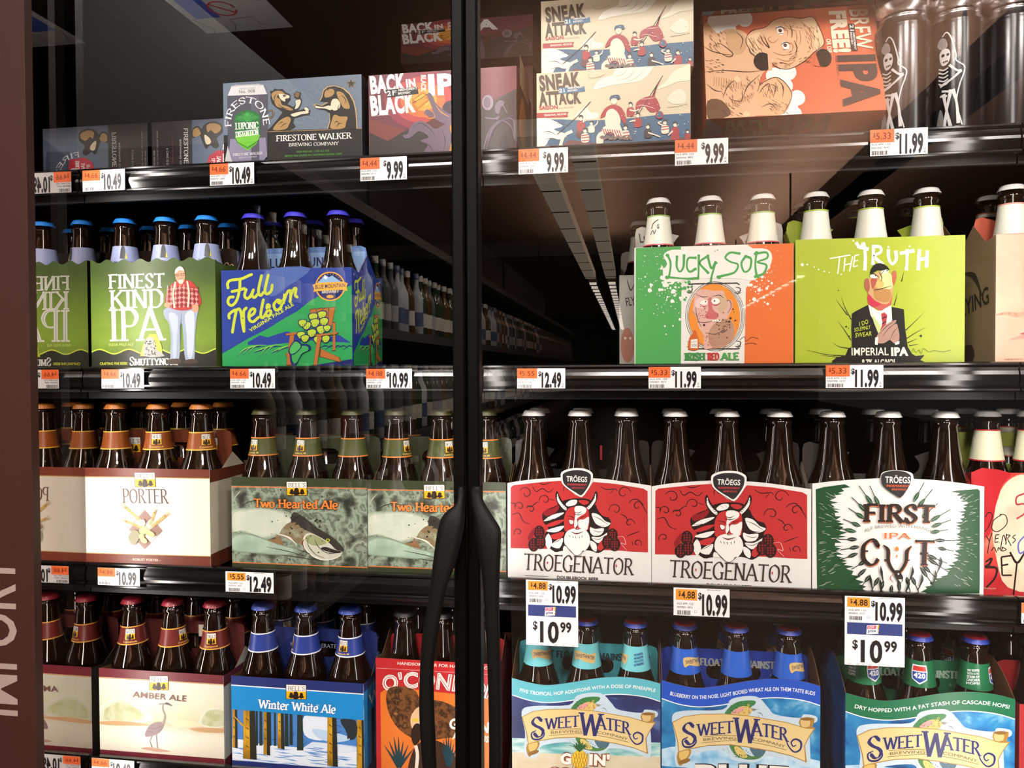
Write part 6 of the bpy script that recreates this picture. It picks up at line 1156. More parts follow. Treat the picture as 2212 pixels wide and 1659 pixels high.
a.P(SHIELD_C, '2f2c2c', 3); a.T('TRÖEGS', [(660, 688), (862, 688)], 52, 'f0ece6', bold=.02); a.T('INDEPENDENT', [(672, 720), (858, 720)], 17, 'd0603c', bold=.03); a.T('BREWING', [(716, 748), (832, 748)], 17, 'd0603c', bold=.03); a.done('brewery_shield')
# --- red carrier at the right edge
P = carrier('redbey', 'red watercolour carrier with black scrawled lettering, cut by the right edge', 'red scrawled carrier', E3, [(1378, 585), (2600, 640), (2600, 1640), (1390, 1585)], 2, noise_ink('red_watercolour', ['b8242c', 'c8343a', 'd0483c', 'dcb090', 'e2ccb0'], 9, 3, lo=.38, hi=.68), 'a82830', '8a9440', 'redbey', Y=0.028, rise=.02, holes=1, handle_h=.2, rots=[2.4, 2, 2])
a = P.art; Kk = '2a1816'
a.P([(1640, 720), (1720, 640), (1830, 620), (2000, 700), (2000, 1500), (1700, 1540), (1600, 1300), (1560, 1000), (1610, 800)], noise_ink('cream_watercolour', ['dcb898', 'e8d8bc', 'e0a088'], 12, 3), 3); a.P([(1370, 590), (1700, 600), (1640, 700), (1590, 850), (1540, 1100), (1400, 1100)], 'b8242c', 3); a.done('watercolour_wash')
a.SS([[(1500, 960), (1530, 920), (1560, 950), (1530, 1040), (1500, 1080)], [(1640, 940), (1570, 990), (1560, 1060), (1610, 1080), (1680, 1020), (1670, 950), (1620, 940)], [(1510, 1110), (1540, 1160)], [(1560, 1090), (1540, 1160), (1525, 1260)], [(1590, 1110), (1585, 1170)], [(1590, 1110), (1620, 1105)], [(1588, 1140), (1615, 1135)], [(1585, 1170), (1615, 1165)], [(1630, 1230), (1655, 1110), (1680, 1180)], [(1680, 1100), (1675, 1190)], [(1680, 1110), (1710, 1115), (1690, 1140), (1720, 1200)], [(1755, 1110), (1730, 1130), (1755, 1150), (1730, 1180)], [(1555, 1240), (1580, 1210), (1600, 1255)], [(1610, 1240), (1615, 1210), (1640, 1240), (1645, 1205)], [(1650, 1210), (1645, 1240), (1680, 1230), (1650, 1210)]], 8, Kk); a.SS([[(1510, 1330), (1560, 1300), (1540, 1350), (1510, 1370), (1600, 1380), (1590, 1460), (1520, 1540)], [(1640, 1290), (1650, 1440)], [(1640, 1290), (1720, 1280)], [(1645, 1360), (1700, 1350)], [(1650, 1440), (1730, 1440)], [(1710, 1250), (1770, 1340), (1830, 1260)], [(1770, 1340), (1745, 1600)]], [14, 22, 14], Kk); a.S([(1840, 1110), (1780, 1180), (1790, 1260), (1840, 1240)], 14, '6a6ab0'); a.S([(1830, 770), (1760, 800), (1760, 860), (1820, 860), (1830, 930), (1760, 980)], 14, 'a8323a'); a.done('scrawled_lettering'); a.T('flyingdog.com', [(1500, 1548), (1600, 1552)], 14, 'dcc0a8'); a.done('fine_print')
# ================================================================ lowest shelf
# --- cream carrier with the heron
AQ = [(775, 880), (1745, 945), (1745, 1632), (775, 1545)]
P = carrier('amber', 'cream carrier with maroon bands and a wading heron', 'cream heron carrier', A4, AQ, 3, ramp_ink('misty_lake', [(0, 'd8cfbc'), (.25, 'ddd6c2'), (.42, 'c8b090'), (.5, 'd2c8a4'), (.75, 'd6d4bc'), (1, 'd8d6c6')], .02, .12, nscale=30, namp=.02), 'cfc7b4', '5a2a2a', 'amber', rise=.02, holes=1, handle_h=.188, rots=[.4, 1.35, .25])
a = P.art; Mr = '6b2730'
a.P([(775, 875), (1745, 940), (1745, 1008), (775, 945)], Mr); a.S([(775, 950), (1745, 1013)], 5, 'c88a34', 0); a.P([(775, 1508), (1745, 1592), (1745, 1660), (775, 1580)], Mr); a.done('maroon_bands')
TRE = noise_ink('misty_trees_print', ['a6a878', 'b2b48a', 'c0c2a2', 'b8b894'], 60, 4)
def soft(pts, cols, c0):
    for k, c in enumerate(cols):
        f_ = 1.22-.11*k; a.P([(max(776, min(1744, c0[0]+(x-c0[0])*f_)), c0[1]+(y-c0[1])*f_) for x, y in pts], c, 3)
soft([(790, 1270), (805, 1190), (850, 1165), (900, 1135), (980, 1140), (1050, 1175), (1110, 1215), (1150, 1265), (1100, 1290), (950, 1292), (800, 1285)], ('d6d5c6', 'cecebc', 'c6c8ac', TRE), (950, 1240))
soft([(1580, 1320), (1600, 1240), (1640, 1212), (1740, 1220), (1742, 1330)], ('d6d5c6', 'cacbb4', TRE), (1690, 1280))
soft([(785, 1292), (950, 1290), (1120, 1312), (1160, 1326), (900, 1322), (785, 1310)], ('d4c6aa', 'c9b08c', 'bc946a'), (960, 1308)); soft([(1480, 1352), (1600, 1347), (1740, 1357), (1740, 1385), (1560, 1378)], ('d4c6aa', 'c9b08c', 'bc946a'), (1640, 1365)); soft([(1330, 1300), (1400, 1285), (1500, 1300), (1560, 1330), (1400, 1335)], ('d6d2ba', 'd2cca8'), (1440, 1312))
a.done('misty_trees')
a.P([(1130, 1410), (1135, 1370), (1170, 1320), (1220, 1300), (1270, 1305), (1270, 1340), (1240, 1380), (1190, 1405)], '7a6468', 3); a.SS([[(1270, 1310), (1285, 1250), (1268, 1200), (1275, 1160), (1300, 1150)]], [16, 9, 7], '8c7c7e'); a.P([(1285, 1158), (1300, 1144), (1320, 1155), (1350, 1178), (1310, 1166)], '5a4c50', 2); a.SS([[(1185, 1405), (1165, 1445), (1180, 1495)], [(1215, 1395), (1218, 1440), (1222, 1500)], [(1240, 1160), (1275, 1155)]], 5, '5a4c50', 0); a.SS([[(1150, 1340), (1200, 1350), (1250, 1330)], [(1145, 1370), (1190, 1375)]], 4, '5c4a50'); a.P([(1090, 1500), (1180, 1495), (1260, 1510), (1330, 1530), (1200, 1525)], 'b8907c', 3); a.done('heron_illustration')
a.T('AMBER ALE', [(1035, 1102), (1455, 1140)], 47, '6a4440', bold=.03); a.done('title_lettering'); bells(a, 1172, 942, 1312, 1048); a.done('brewery_plate')
s = P.side_r(); s.P([(0, P.hr-.016), (P.depth, P.hr-.016), (P.depth, P.hr-.003), (0, P.hr)], Mr); s.R(0, 0, P.depth, .014, Mr); s.done('side_print')
h = P.hand; h.R(.12, .165, .14, .183, 'd8c8b8'); h.R(.06, .165, .075, .183, 'd8c8b8'); h.done('handle_print')
# --- blue carrier with the snowy wood
WQ = [(72, 955), (1105, 990), (1105, 1690), (78, 1630)]
P = carrier('winter', 'blue carrier with a snowy wood and white lettering', 'blue snowy wood carrier', B4, WQ, 3, noise_ink('snow_shadows', ['e4e8f0', 'd0dcec', '6c98d0', '3c6cb4'], 22, 4, stretch=(.5, 1, 2.2), lo=.4, hi=.68), '2f86c4', '26306a', 'winter', rise=.022, holes=1, handle_h=.186, rots=[-1.3, -1.2, -.2])
a = P.art; Nv, Cy = '27326c', '1f86c8'
a.P([(70, 1215), (1105, 1270), (1105, 1480), (700, 1450), (600, 1520), (300, 1490), (75, 1470)], '4a80c4', 0); a.P([(640, 1250), (830, 1262), (830, 1400), (760, 1440), (640, 1400)], 'dce4f0', 3); a.P([(700, 1350), (900, 1380), (1000, 1420), (900, 1450), (760, 1430)], 'b8cfe8', 3); a.P([(75, 1440), (300, 1480), (620, 1500), (900, 1540), (1105, 1520), (1105, 1640), (78, 1600)], 'dfe6f0', 2)
rg = random.Random(6); a.SS([[(80+rg.random()*900, 1480+rg.random()*140), (160+rg.random()*40, 0)] for _ in range(0)], 3, 'dfe6f0'); SH = []
for _ in range(34): x, y = rg.uniform(70, 980), rg.uniform(1490, 1630); SH.append([(x, y), (x+60, y+rg.uniform(0, 12)), (x+rg.uniform(90, 160), y+rg.uniform(2, 18))])
a.SS(SH, [2, 10, 2], '6d98d2'); a.done('snow_and_shadows')
for x, w_, y1, c in ((270, 14, 1490, 0), (300, 20, 1490, 0), (370, 18, 1490, 0), (410, 14, 1490, 0), (500, 26, 1490, 0), (535, 22, 1480, 0), (605, 42, 1520, 0), (455, 46, 1515, 1), (100, 34, 1515, 1), (345, 44, 1565, 1), (212, 90, 1600, 2), (855, 70, 1640, 2), (1085, 70, 1680, 2), (980, 10, 1420, 0)):
    top_ = 1210+x*.05
    if c == 0: a.P([(x-w_*.5, top_), (x+w_*.5, top_), (x+w_*.6, y1), (x-w_*.6, y1)], '2a3430')
    else:
        a.P([(x-w_*.5, top_), (x+w_*.5, top_), (x+w_*.62, y1), (x-w_*.55, y1-8)], '2b2a22'); a.P([(x-w_*.5, top_), (x+w_*.02, top_), (x+w_*.05, y1-6), (x-w_*.52, y1-10)], noise_ink('yellow_bark', ['d8a828', 'b8861e', '7a5a1c'], 90, 3, stretch=(1, 1, .3)))
        a.SS([[(x-w_*.3, top_+60+k*70), (x-w_*.05, top_+75+k*70)] for k in range(int((y1-top_-80)/70))], 6, '2b2a22', 0)
a.SS([[(165, 1340), (120, 1290), (85, 1255)], [(1060, 1395), (1000, 1340), (955, 1310)]], [16, 9, 3], 'c8962a'); a.SS([[(480, 1440), (520, 1420), (560, 1430)], [(540, 1420), (560, 1380)], [(600, 1400), (640, 1440)], [(610, 1490), (660, 1450)], [(370, 1440), (420, 1438)], [(890, 1380), (930, 1360)], [(880, 1310), (930, 1330)], [(250, 1370), (280, 1350)]], [4, 2], '2a3430'); a.P([(920, 1270), (1040, 1275), (1050, 1390), (1000, 1430), (960, 1350)], '2a3034', 2); a.done('snowy_wood_illustration')
a.P([(70, 950), (1107, 985), (1105, 1062), (72, 1020)], Nv); a.P([(70, 1026), (1105, 1070), (1105, 1272), (74, 1210)], Cy); a.S([(70, 1024), (1105, 1068)], 8, 'e4ecf4', 0); a.P([(78, 1605), (1105, 1665), (1105, 1740), (78, 1690)], Nv); a.done('blue_bands')
for gr, c in ((.08, '1a4c8c'), (0, 'eef2f6')): a.G('Winter White Ale', [(285, 1196), (885, 1226)], 66, c, a=.2, b=.1, serif=.08, grow=gr, nib=.6)
a.T('TM', [(735, 1170), (755, 1171)], 12, 'eef2f6'); a.done('title_lettering'); bells(a, 502, 1010, 654, 1118); a.done('brewery_plate')
s = P.side_r(); s.R(0, P.hr*.64, P.depth, P.hr-.013, Cy); s.P([(0, P.hr-.012), (P.depth, P.hr-.012), (P.depth, P.hr-.002), (0, P.hr)], Nv); s.R(0, 0, P.depth, .012, Nv); s.G('Win', [(.02, P.hr*.7), (.1, P.hr*.7)], .016, 'eef2f6', a=.2, b=.1)
for x in (.03, .06, .075, .1): s.R(x, .012, x+.012, P.hr*.64, '2b2a22' if x != .06 else 'c8962a')
s.done('side_print')
h = P.hand; h.T('KEPT REFRIGERATED - ENJOY', [(.06, .158), (.17, .158)], .006, '9aa0b8'); h.done('handle_print')
# --- red carrier with the sombrero, behind the door pulls
OQ = [(65, 990), (795, 1052), (795, 1760), (60, 1690)]
P = carrier('oconn', 'red and orange carrier with a man in a broad sombrero', 'red sombrero carrier', C4, OQ, 3, 'b8282c', '8c2024', 'a82428', 'oconn', rise=.02, holes=0, handle_h=.186)
a = P.art; a.P([(90, 1200), (150, 1160), (400, 1200), (560, 1220), (790, 1260), (790, 1760), (90, 1690)], 'd8722c'); a.done('orange_field'); a.T('HANDSOME BEER FOR HANDSOME PEOPLE', [(196, 1034), (780, 1082)], 18, 'ecdfd0', bold=.02); a.S([(70, 1050), (790, 1112)], 2.5, 'd8a0a0', 0)
for bo, c in ((.06, '5a1418'), (.045, 'ece4da'), (.0, 'b8282c'), (-.02, 'ece4da')): a.T("O'CONNOR", [(108, 1190), (300, 1172), (550, 1200), (785, 1262)], 92, c, bold=bo)
a.done('title_lettering')
a.P([(125, 1220), (150, 1170), (230, 1165), (310, 1200), (340, 1290), (420, 1250), (550, 1300), (640, 1380), (600, 1460), (480, 1480), (320, 1490), (200, 1420), (140, 1320)], noise_ink('straw_hat_print', ['4a2c1a', '7a4c28', '2e1a12', '96683a'], 90, 4), 3); a.P([(280, 1330), (320, 1290), (345, 1320), (345, 1420), (320, 1450), (285, 1430), (270, 1380)], 'd8b08a', 3); a.P([(275, 1430), (300, 1390), (330, 1400), (330, 1480), (295, 1520), (275, 1480)], '2a1a14', 3); a.E(300, 1368, 18, 12, 'd8b83a'); a.P([(280, 1560), (330, 1500), (420, 1490), (520, 1560), (540, 1700), (270, 1690)], '3a2418', 3); a.S([(300, 1520), (310, 1580), (300, 1680)], 20, 'dcd0c0'); a.done('sombrero_man_illustration')
for x0, x1 in ((110, 285), (450, 545)): a.SS([[((x0+x1)/2, 1650), (x0+(x1-x0)*k/6, 1450+abs(k-2.5)*26)] for k in range(7)], [26, 16, 2], '1c3a44', 0)
a.done('agave_plants'); a.T('GREEN', [(500, 1420), (735, 1452)], 62, 'ece4da', bold=.04); a.T('AGAVE PLUS', [(520, 1485), (735, 1510)], 38, 'ece4da', bold=.04); a.done('subtitle_lettering')
h = P.hand
for k, c in enumerate(('a8b8c8', 'd8c8b0', 'd8a838', '6a4a3a')): h.R(P.w-.045+k*.009, .165, P.w-.039+k*.009, .173, c)
h.done('handle_print')
# --- the three wave-topped carriers
def wave_top(l): return cr(l, 6)
def sw_common(a, band, band2, words):
    a.P(cr([(112, 925), (260, 965), (420, 990), (600, 972), (850, 930), (1020, 915), (1180, 920), (1320, 942), (1440, 975)], 6)+cr([(1440, 1138), (1320, 1100), (1180, 1078), (1020, 1072), (850, 1090), (600, 1135), (420, 1148), (260, 1126), (112, 1078)], 6), band); a.S([(112, 1078), (260, 1126), (420, 1148), (600, 1135), (850, 1090), (1020, 1072), (1180, 1078), (1320, 1100), (1440, 1138)], 8, 'eef4f4')
    for bo, c in ((.06, band2), (.035, 'f2f2ee')): a.T(words, [(182, 1048), (300, 1074), (440, 1082), (620, 1066), (850, 1028), (1050, 1014), (1220, 1022), (1392, 1052)], 32, c, bold=bo)
    a.done('wave_band')
    Nv, Gd, Gl = '2b2c62', 'd9b87a', 'a8803c'
    a.P([(200, 1230), (300, 1180), (620, 1170), (700, 1080), (900, 1060), (1000, 1150), (1060, 1210), (1260, 1240), (1300, 1210), (1400, 1225), (1410, 1270), (1350, 1330), (1345, 1640), (1200, 1590), (1000, 1560), (900, 1610), (700, 1590), (640, 1510), (380, 1540), (340, 1640), (240, 1640), (220, 1560), (230, 1420)], 'c2d4e0', 4)
    a.P([(640, 1210), (680, 1150), (750, 1105), (840, 1093), (898, 1100), (890, 1130), (860, 1150), (870, 1180), (830, 1220), (730, 1215)], '3c7c48', 3); a.P([(700, 1205), (740, 1160), (800, 1140), (850, 1150), (870, 1180), (830, 1218), (760, 1215)], 'd8b86a', 3); a.P([(690, 1205), (730, 1165), (780, 1150), (800, 1165), (760, 1200)], 'd89a92', 3); rg = random.Random(5); a.dots([(rg.uniform(680, 850), rg.uniform(1110, 1200), rg.uniform(2, 4.5)) for _ in range(46)], '2a3a2c'); a.dots([(838, 1132, 10)], 'd8c03c'); a.dots([(838, 1132, 5)], '1c1c1c'); a.P([(860, 1160), (905, 1165), (880, 1185)], '8a8a84', 2)
    a.P([(680, 1465), (760, 1470), (820, 1540), (880, 1560), (900, 1540), (960, 1490), (988, 1472), (970, 1540), (920, 1580), (840, 1588), (760, 1570), (710, 1530)], '4c7c44', 3); a.P([(720, 1480), (770, 1490), (830, 1560), (790, 1572), (740, 1540)], 'd8c070', 3); a.P([(850, 1485), (900, 1500), (985, 1475), (970, 1540), (900, 1565), (860, 1520)], '4a6a7a', 2); a.dots([(rg.uniform(710, 860), rg.uniform(1500, 1575), rg.uniform(2, 4.5)) for _ in range(30)], '2a3a2c'); a.SS([[(910, 1195), (940, 1200), (960, 1225)], [(920, 1215), (930, 1240)], [(900, 1170), (930, 1165)], [(625, 1490), (640, 1520)], [(655, 1480), (680, 1530)]], [3, 10, 3], '8c949a'); a.done('leaping_trout')
    a.P([(200, 1275), (300, 1225), (450, 1205), (640, 1203), (850, 1220), (1040, 1255), (1160, 1275), (1275, 1310), (1400, 1320), (1345, 1400), (1310, 1470), (1325, 1612), (1200, 1560), (1040, 1520), (860, 1490), (680, 1465), (500, 1472), (350, 1500), (255, 1530), (240, 1420)], Gl); a.P([(208, 1277), (305, 1230), (450, 1211), (640, 1209), (850, 1226), (1040, 1261), (1160, 1281), (1275, 1316), (1385, 1326), (1338, 1398), (1302, 1470), (1312, 1600), (1200, 1553), (1040, 1513), (860, 1483), (680, 1458), (500, 1465), (350, 1493), (262, 1520), (248, 1420)], ramp_ink('parchment', [(0, 'cfa868'), (.4, 'e4cc94'), (1, 'dcbe80')], .02, .14, nscale=25, namp=.03))
    a.P([(1272, 1240), (1390, 1242), (1370, 1310), (1380, 1330), (1275, 1318)], Gl, 2); a.P([(1278, 1245), (1345, 1250), (1345, 1310), (1282, 1312)], 'd9b87a', 2); a.E(1325, 1248, 52, 14, '8a6430'); a.P([(248, 1525), (350, 1498), (355, 1540), (330, 1580), (270, 1640), (245, 1600)], Gl, 2); a.P([(258, 1530), (340, 1508), (330, 1560), (280, 1600)], 'dcb86c', 2); a.E(305, 1600, 50, 18, '8a6430', 18, -.3); a.done('scroll_banner')
    for dx, c in ((4, 'c8ccd4'), (0, Nv)):
        a.G('S', [(300+dx, 1466), (418+dx, 1446)], 176, c, a=.17, b=.05, serif=.05); a.G('WEET', [(412+dx, 1390), (712+dx, 1362)], 100, c, a=.17, b=.07, serif=.07, upright=True); a.G('W', [(712+dx, 1440), (905+dx, 1452)], 205, c, a=.15, b=.05, serif=.06); a.G('ATER', [(868+dx, 1385), (1010+dx, 1400), (1165+dx, 1436)], 108, c, a=.17, b=.07, serif=.06, upright=True)
        a.SS([[(330+dx, 1400), (288+dx, 1425), (300+dx, 1475), (360+dx, 1478), (400+dx, 1440), (395+dx, 1400)], [(1150+dx, 1400), (1170+dx, 1470), (1220+dx, 1522), (1270+dx, 1500), (1275+dx, 1440), (1230+dx, 1415), (1195+dx, 1440), (1210+dx, 1475), (1235+dx, 1465)]], [8, 17, 8], c)
    a.T('BREWING', [(462, 1432), (600, 1420), (734, 1418)], 25, '6a6048'); a.T('COMPANY', [(872, 1425), (1000, 1450), (1140, 1488)], 25, '6a6048'); a.SS([[(440, 1448), (600, 1432), (752, 1425)], [(450, 1396), (600, 1384), (735, 1384)], [(868, 1440), (1000, 1466), (1155, 1505)]], 3, '5a5038'); a.done('maker_lettering')
TW = lambda v: cr([(112, 925), (260, 965), (420, 990), (600, 972), (850, 930), (1020, 915), (1180, 920), (1320, 942), (1440, 975)], 6)
SEA = noise_ink('stormy_blue_sea', ['0f3f74', '1c6aa8', '2f88bc', '8cc4de', '2a7ab4'], 26, 7, dist=.5, lo=.34, hi=.8)
def sw_carrier(key, label, short, view, TL, TR, front, band, handle, bott, rots, words, band2, hcol, side, special):
    """wave-topped carrier; the print of all three is laid out on the middle one's panel"""
    x0, z0 = ray_xz(view[0]+TL[0]/view[2], view[1]+TL[1]/view[2], 0.0); x1, z1 = ray_xz(view[0]+TR[0]/view[2], view[1]+TR[1]/view[2], 0.0)
    zt = (z0+z1)/2; fl = FLOORZ[3]
    q = [proj(x0, 0, zt), proj(x1, 0, zt), proj(x1, 0, fl), proj(x0, 0, fl)]
    P = None
    # reference panel: the middle carrier, measured in its own view
    rx0, rz0 = ray_xz(E4[0]+112/E4[2], E4[1]+925/E4[2], 0.0); rx1, rz1 = ray_xz(E4[0]+1440/E4[2], E4[1]+975/E4[2], 0.0); rzt = (rz0+rz1)/2
    rq = [proj(rx0, 0, rzt), proj(rx1, 0, rzt), proj(rx1, 0, fl), proj(rx0, 0, fl)]
    rq = [((x-E4[0])*E4[2], (y-E4[1])*E4[2]) for x, y in rq]
    mine = [((x-view[0])*view[2], (y-view[1])*view[2]) for x, y in q]
    Hm = homography(rq, mine); top = []
    for x, y in TW(None): r_ = Hm @ np.array((x, y, 1.0)); top.append((r_[0]/r_[2], r_[1]/r_[2]))
    P = carrier(key, label, short, view, mine, 3, front, side, handle, bott, top=top, rise=.03, sides_curve=True, holes=1, handle_h=.185, rots=rots)
    P.zb = 0.0
    a = ref_art(P, E4, rq)
    special(a, 0); sw_common(a, band, band2, words); special(a, 1)
    h = P.hand; h.G("DON'T FLOAT THE MAINSTREAM!", [(.02, .162), (P.w-.012, .162)], .0095, hcol, a=.26, b=.16, serif=.04); h.T('6-12oz bottles', [(P.w-.05, .152), (P.w-.02, .152)], .004, hcol); h.done('handle_print')
    return P
def sp_blue(a, k):
    if k == 1:
        for bo, c in ((.1, '14181c'), (.05, 'e6e2da')): a.T('BLUE', [(392, 1745), (800, 1745), (1170, 1765)], 118, c, bold=bo)
        a.done('name_lettering')
    else:
        a.P([(112, 1500), (400, 1480), (700, 1520), (1000, 1540), (1440, 1600), (1440, 1700), (112, 1640)], noise_ink('foam_white', ['dcecf4', 'b4d6ea', '5aa6d4'], 40, 4), 3); a.done('foam')
def sp_pine(a, k):
    if k == 0:
        a.P([(112, 1060), (1440, 1120), (1440, 1520), (112, 1480)], noise_ink('beach_sky', ['27305e', '2f3a72', '5c78ac', 'd8e2ec'], 16, 4, lo=.42, hi=.72)); a.P([(112, 1470), (1440, 1510), (1440, 1640), (112, 1600)], noise_ink('surf', ['2f7a86', '6eb0b0', 'cfe4e0', '2c5c7c'], 24, 4, stretch=(.5, 1, 2.5))); a.P([(112, 1600), (1440, 1640), (1440, 1900), (112, 1900)], noise_ink('sand', ['d8cdb4', 'cabd9e'], 60)); a.done('beach_scene')
    else:
        for bo, c in ((.12, '2a1d18'), (.085, 'c86a4a'), (.05, 'f0ece2')):
            a.T('G', [(545, 1700), (640, 1700)], 95, c, bold=bo); a.T("IN'", [(800, 1706), (980, 1715)], 95, c, bold=bo); a.T('COASTAL', [(430, 1830), (1060, 1850)], 95, c, bold=bo)
        a.done('name_lettering'); a.E(715, 1660, 72, 84, 'd8a028'); a.E(715, 1660, 66, 78, 'ecc03c'); a.SS([[(655+i*24, 1600), (690+i*24, 1740)] for i in range(5)]+[[(790-i*24, 1600), (745-i*24, 1740)] for i in range(5)], 4, '8a5c1c', 0)
        a.polys([cr([(715, 1595), (700+dx*.5, 1540), (715+dx, 1490-abs(dx)*-.5), (722+dx*.5, 1545)], 4, True) for dx in (-90, -60, -30, 0, 30, 60, 90)], '2c5c34'); a.done('pineapple')
def sp_420(a, k):
    if k == 1:
        a.P([(500, 1620), (600, 1560), (720, 1575), (860, 1560), (980, 1625), (960, 1800), (520, 1800)], 'ece6e0', 2); a.P([(515, 1628), (605, 1572), (720, 1588), (855, 1574), (965, 1632), (960, 1690), (520, 1690)], 'b8323c', 2); a.T('EXTRA PALE ALE', [(560, 1650), (720, 1620), (920, 1652)], 34, 'ece6e0', bold=.04); a.done('road_sign_badge')
    else:
        a.P([(112, 1520), (500, 1540), (900, 1560), (1440, 1600), (1440, 1720), (112, 1660)], MATS['foam_white'], 3); a.done('foam')
sw_carrier('swblue', 'wave-topped blue carrier with a trout and scroll over rough water', 'blue wave-topped carrier', E4, (112, 925), (1440, 975), SEA, '2253c0', '1e3c9a', 'swblue', [.75, 2.35, .8], 'BLUEBERRY ON THE NOSE. LIGHT BODIED WHEAT ALE ON THEM TASTE BUDS', '14307c', '9a9c98', '2253c0', sp_blue)
sw_carrier('swpine', 'wave-topped turquoise carrier with a pineapple, trout and scroll over a beach', 'turquoise wave-topped carrier', D4, (98, 905), (1342, 955), '27305e', '5fb8c6', '3a8f98', 'swpine', [.55, -.05, -1.5], 'FIVE TROPICAL HOP ADDITIONS WITH A DOSE OF PINEAPPLE', '2a3c74', '1e3c44', '4aa0b0', sp_pine)
sw_carrier('sw420', 'wave-topped green carrier with a trout and scroll over dark waves', 'green wave-topped carrier', F4, (218, 1030), (1636, 1085), SEA, '1c6c48', '1c5c40', 'sw420', [.4, -.3, 1.15], 'DRY HOPPED WITH A FAT STASH OF CASCADE HOPS!', '123c2a', '8aa090', noise_ink('side_sea_dark', ['123a64', '2a6a9c', '0e2c50'], 22, 4), sp_420)
# --- red box at the right edge
P = carrier('redbox', 'red carrier cut by the right picture edge on the lowest shelf', 'red carrier at the right edge', F4, [(1668, 1130), (2900, 1190), (2900, 2000), (1668, 1900)], 3, 'a83034', '7c2226', '8c2024', 'oconn', rise=.02, holes=1, handle_h=.19)
# ================================================================ price tags
ORA, ORB = 'f2703a', 'f29a34'
def price_tag(px0, py0, px1, py1, unit, price, rail, where, new=False, tall=False):
    Y = RAILY-0.0072
    xl, zt = ray_xz(px0, py0, Y); xr, zb = ray_xz(px1, py1, Y)
    z1 = LIPZ[rail]-0.0045 if not tall else LIPZ[rail]-0.003
    w = xr-xl; h = zt-zb
    e = empty('price_tag', (xl, Y, zt-h)); tag(e, where, 'price tag', 'shelf price tags')
    MB().box(0, w, 0, 0.0004, 0, h).build('card', PAPER, e)
    hs = h if not tall else h*0.355          # height of the upper, small-tag part
    b = h-hs
    a = Art(e, None, base=1e-4)
    oc = ORB if new else ORA
    m = 0.04 if new else 0.0
    a.R(w*m, b+hs*(.56 if new else .5), w*.42, b+hs*(1-m*1.2), oc).done('unit_price_field', 'orange field')
    dk = '33201a' if new else '6a2412'
    a.T('$', [(w*.05+m*w, b+hs*.72), (w*.09+m*w, b+hs*.72)], hs*.17, dk, bold=.02); a.T(unit, [(w*.10+m*w, b+hs*.63), (w*.36+m*w*.6, b+hs*.63)], hs*.26, dk, bold=.02 if new else 0)
    a.done('unit_price')
    g = '4a4646'
    for k, (tt, x1) in enumerate((('ALE 6PK 12Z', .36), ('000%d - %05d' % (541000+int(px0*37) % 99999, int(px0*13) % 9999), .34))):
        a.T(tt, [(w*.02+m*w, b+hs*(.40-.13*k)), (w*x1, b+hs*(.40-.13*k))], hs*.075, g)
    x = w*(.03+m); rg = random.Random(int(px0)); bars = []
    while x < w*.30:
        bw = w*rg.choice((.006, .010, .016)); bars.append([(x, b+hs*.03), (x+bw, b+hs*.03), (x+bw, b+hs*.19), (x, b+hs*.19)]); x += bw+w*rg.choice((.006, .01, .014))
    a.polys(bars, g)
    if new: a.polys([[(w*.37, b+hs*.12), (w*.42, b+hs*.12), (w*.42, b+hs*.2), (w*.37, b+hs*.2)]], '8a8686'); a.polys([[(w*.375, b+hs*.13), (w*.415, b+hs*.13), (w*.415, b+hs*.19), (w*.375, b+hs*.19)]], 'f4f1f1')
    a.done('product_lines_and_barcode')
    ink_ = '1d1a1c'
    p0 = .46 if len(price) > 4 else .52
    a.T('$', [(w*(p0-.02), b+hs*.62), (w*(p0+.045), b+hs*.62)], hs*.24, ink_, bold=.03)
    a.T(price, [(w*(p0+.05), b+hs*.08), (w*(.92 if not new else .96), b+hs*.08)], hs*.72, ink_, bold=.045)
    if not new: a.T('B D', [(w*.965, b+hs*.06), (w*.965, b+hs*.26)], hs*.08, ink_)
    else: a.T('RETAIL PRICE', [(w*.6, b+hs*.94), (w*.84, b+hs*.94)], hs*.04, ink_)
    a.done('shelf_price')
    if tall:
        a.R(w*.04, h*.45, w*.96, h*.62, '34427c').done('blue_band')
        a.P([(w*.36, h*.455), (w*.56, h*.47), (w*.57, h*.6), (w*.37, h*.585)], 'f4f1f1', 0); a.P([(w*.375, h*.53), (w*.52, h*.54), (w*.53, h*.592), (w*.38, h*.578)], 'd84a6a')
        a.T('LOW', [(w*.395, h*.54), (w*.5, h*.55)], h*.035, 'f4f1f1', bold=.04); a.T('price', [(w*.39, h*.485), (w*.52, h*.495)], h*.042, '34427c', bold=.03)
        a.S([(w*.56, h*.6), (w*.555, h*.53)], [w*.03, w*.018], 'f0c030', 0); a.dots([(w*.55, h*.495, w*.014)], 'f0c030'); a.done('low_price_badge')
        a.T('$', [(w*.13, h*.245), (w*.22, h*.245)], h*.13, '1d1a1c', bold=.02); a.T('10', [(w*.27, h*.06), (w*.63, h*.06)], h*.32, '1d1a1c', bold=.03)
        a.T('99', [(w*.66, h*.22), (w*.87, h*.22)], h*.155, '1d1a1c', bold=.03); a.done('sale_price')
        a.SS([[(w*x_, h*.018), (w*(x_+.05), h*.018)] for x_ in (.05, .2, .28, .4, .55, .7, .88)], h*.004, '4a4646', 0); a.done('fine_print')
    return e
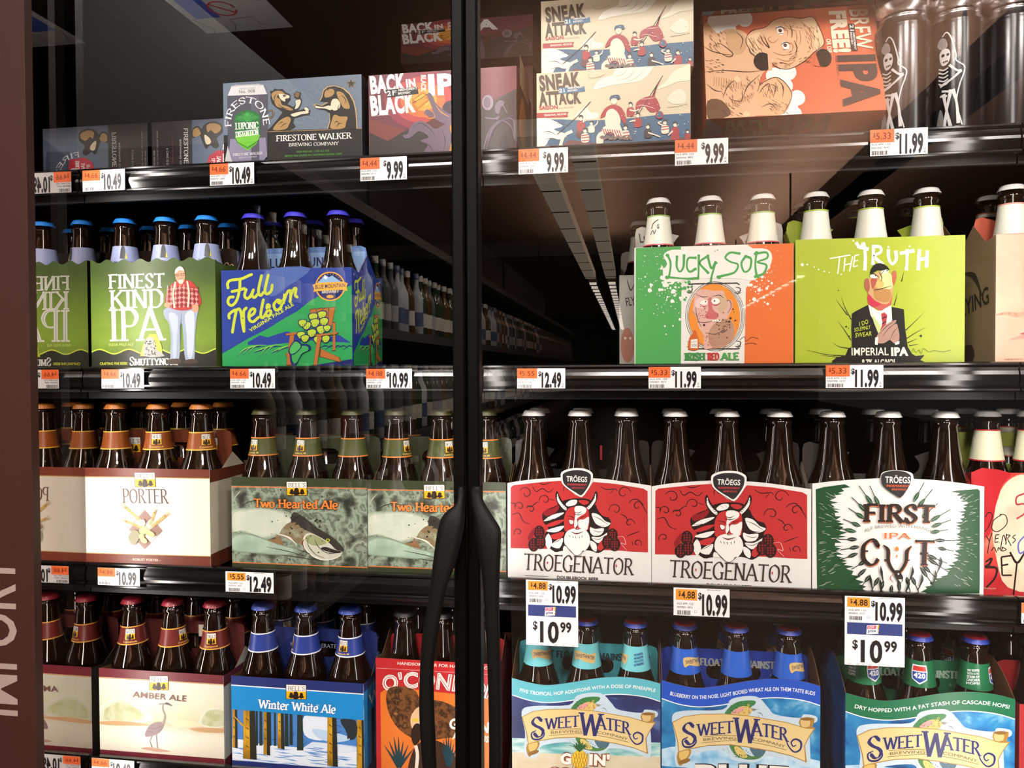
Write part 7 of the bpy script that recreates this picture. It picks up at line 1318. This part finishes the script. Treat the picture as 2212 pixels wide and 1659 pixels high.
TAGS = [
 (178, 369, 270, 410, '4.66', '10.49', 0, 'price tag reading 10.49 on the top rail beside the mirrored wall'),
 (453, 355, 549, 397, '4.66', '10.49', 0, 'price tag reading 10.49 under the blue-grey box with the can picture'),
 (778, 342, 879, 387, '4.44', '9.99', 0, 'price tag reading 9.99 under the purple boxes'),
 (1120, 323, 1227, 372, '4.44', '9.99', 0, 'price tag reading 9.99 under the cream boxes with the rowing boat'),
 (1458, 303, 1573, 353, '4.44', '9.99', 0, 'price tag reading 9.99 at the left corner of the tilted orange box'),
 (1880, 281, 2004, 332, '5.33', '11.99', 0, 'price tag reading 11.99 under the black cans'),
 (219, 798, 311, 839, '4.66', '10.49', 1, 'price tag reading 10.49 under the olive carrier'),
 (497, 797, 594, 839, '4.66', '10.49', 1, 'price tag reading 10.49 under the blue carrier with the hop chair'),
 (791, 797, 890, 839, '4.88', '10.99', 1, 'price tag reading 10.99 left of the dark door stiles on the second rail'),
 (1117, 796, 1221, 839, '5.55', '12.49', 1, 'price tag reading 12.49 under the empty slot right of the door stiles'),
 (1401, 793, 1514, 839, '5.33', '11.99', 1, 'price tag reading 11.99 under the green, white and orange carrier'),
 (1784, 789, 1908, 838, '5.33', '11.99', 1, 'price tag reading 11.99 under the lime carrier'),
 (211, 1226, 302, 1267, '4.88', '10.99', 2, 'price tag reading 10.99 under the cream porter carrier'),
]
for t_ in TAGS: price_tag(*t_)
price_tag(487, 1234, 591, 1282, '5.55', '12.49', 2, 'price tag with amber field reading 12.49 under the grey-green trout carrier', new=True)
price_tag(1455, 1269, 1576, 1334, '4.88', '10.99', 2, 'price tag with amber field reading 10.99 under the right red horned carrier', new=True)
price_tag(198, 1637, 290, 1680, '4.66', '10.49', 3, 'price tag reading 10.49 on the lowest rail under the heron carrier')
price_tag(2207, 1302, 2330, 1352, '5.33', '11.99', 2, 'price tag cut by the right picture edge on the third rail')
price_tag(1136, 1252, 1249, 1398, '4.88', '10.99', 2, 'tall sale tag with blue band hanging over the teal-labelled bottles', new=True, tall=True)
price_tag(1825, 1287, 1954, 1442, '4.88', '10.99', 2, 'tall sale tag with blue band hanging over the green-labelled bottles', new=True, tall=True)
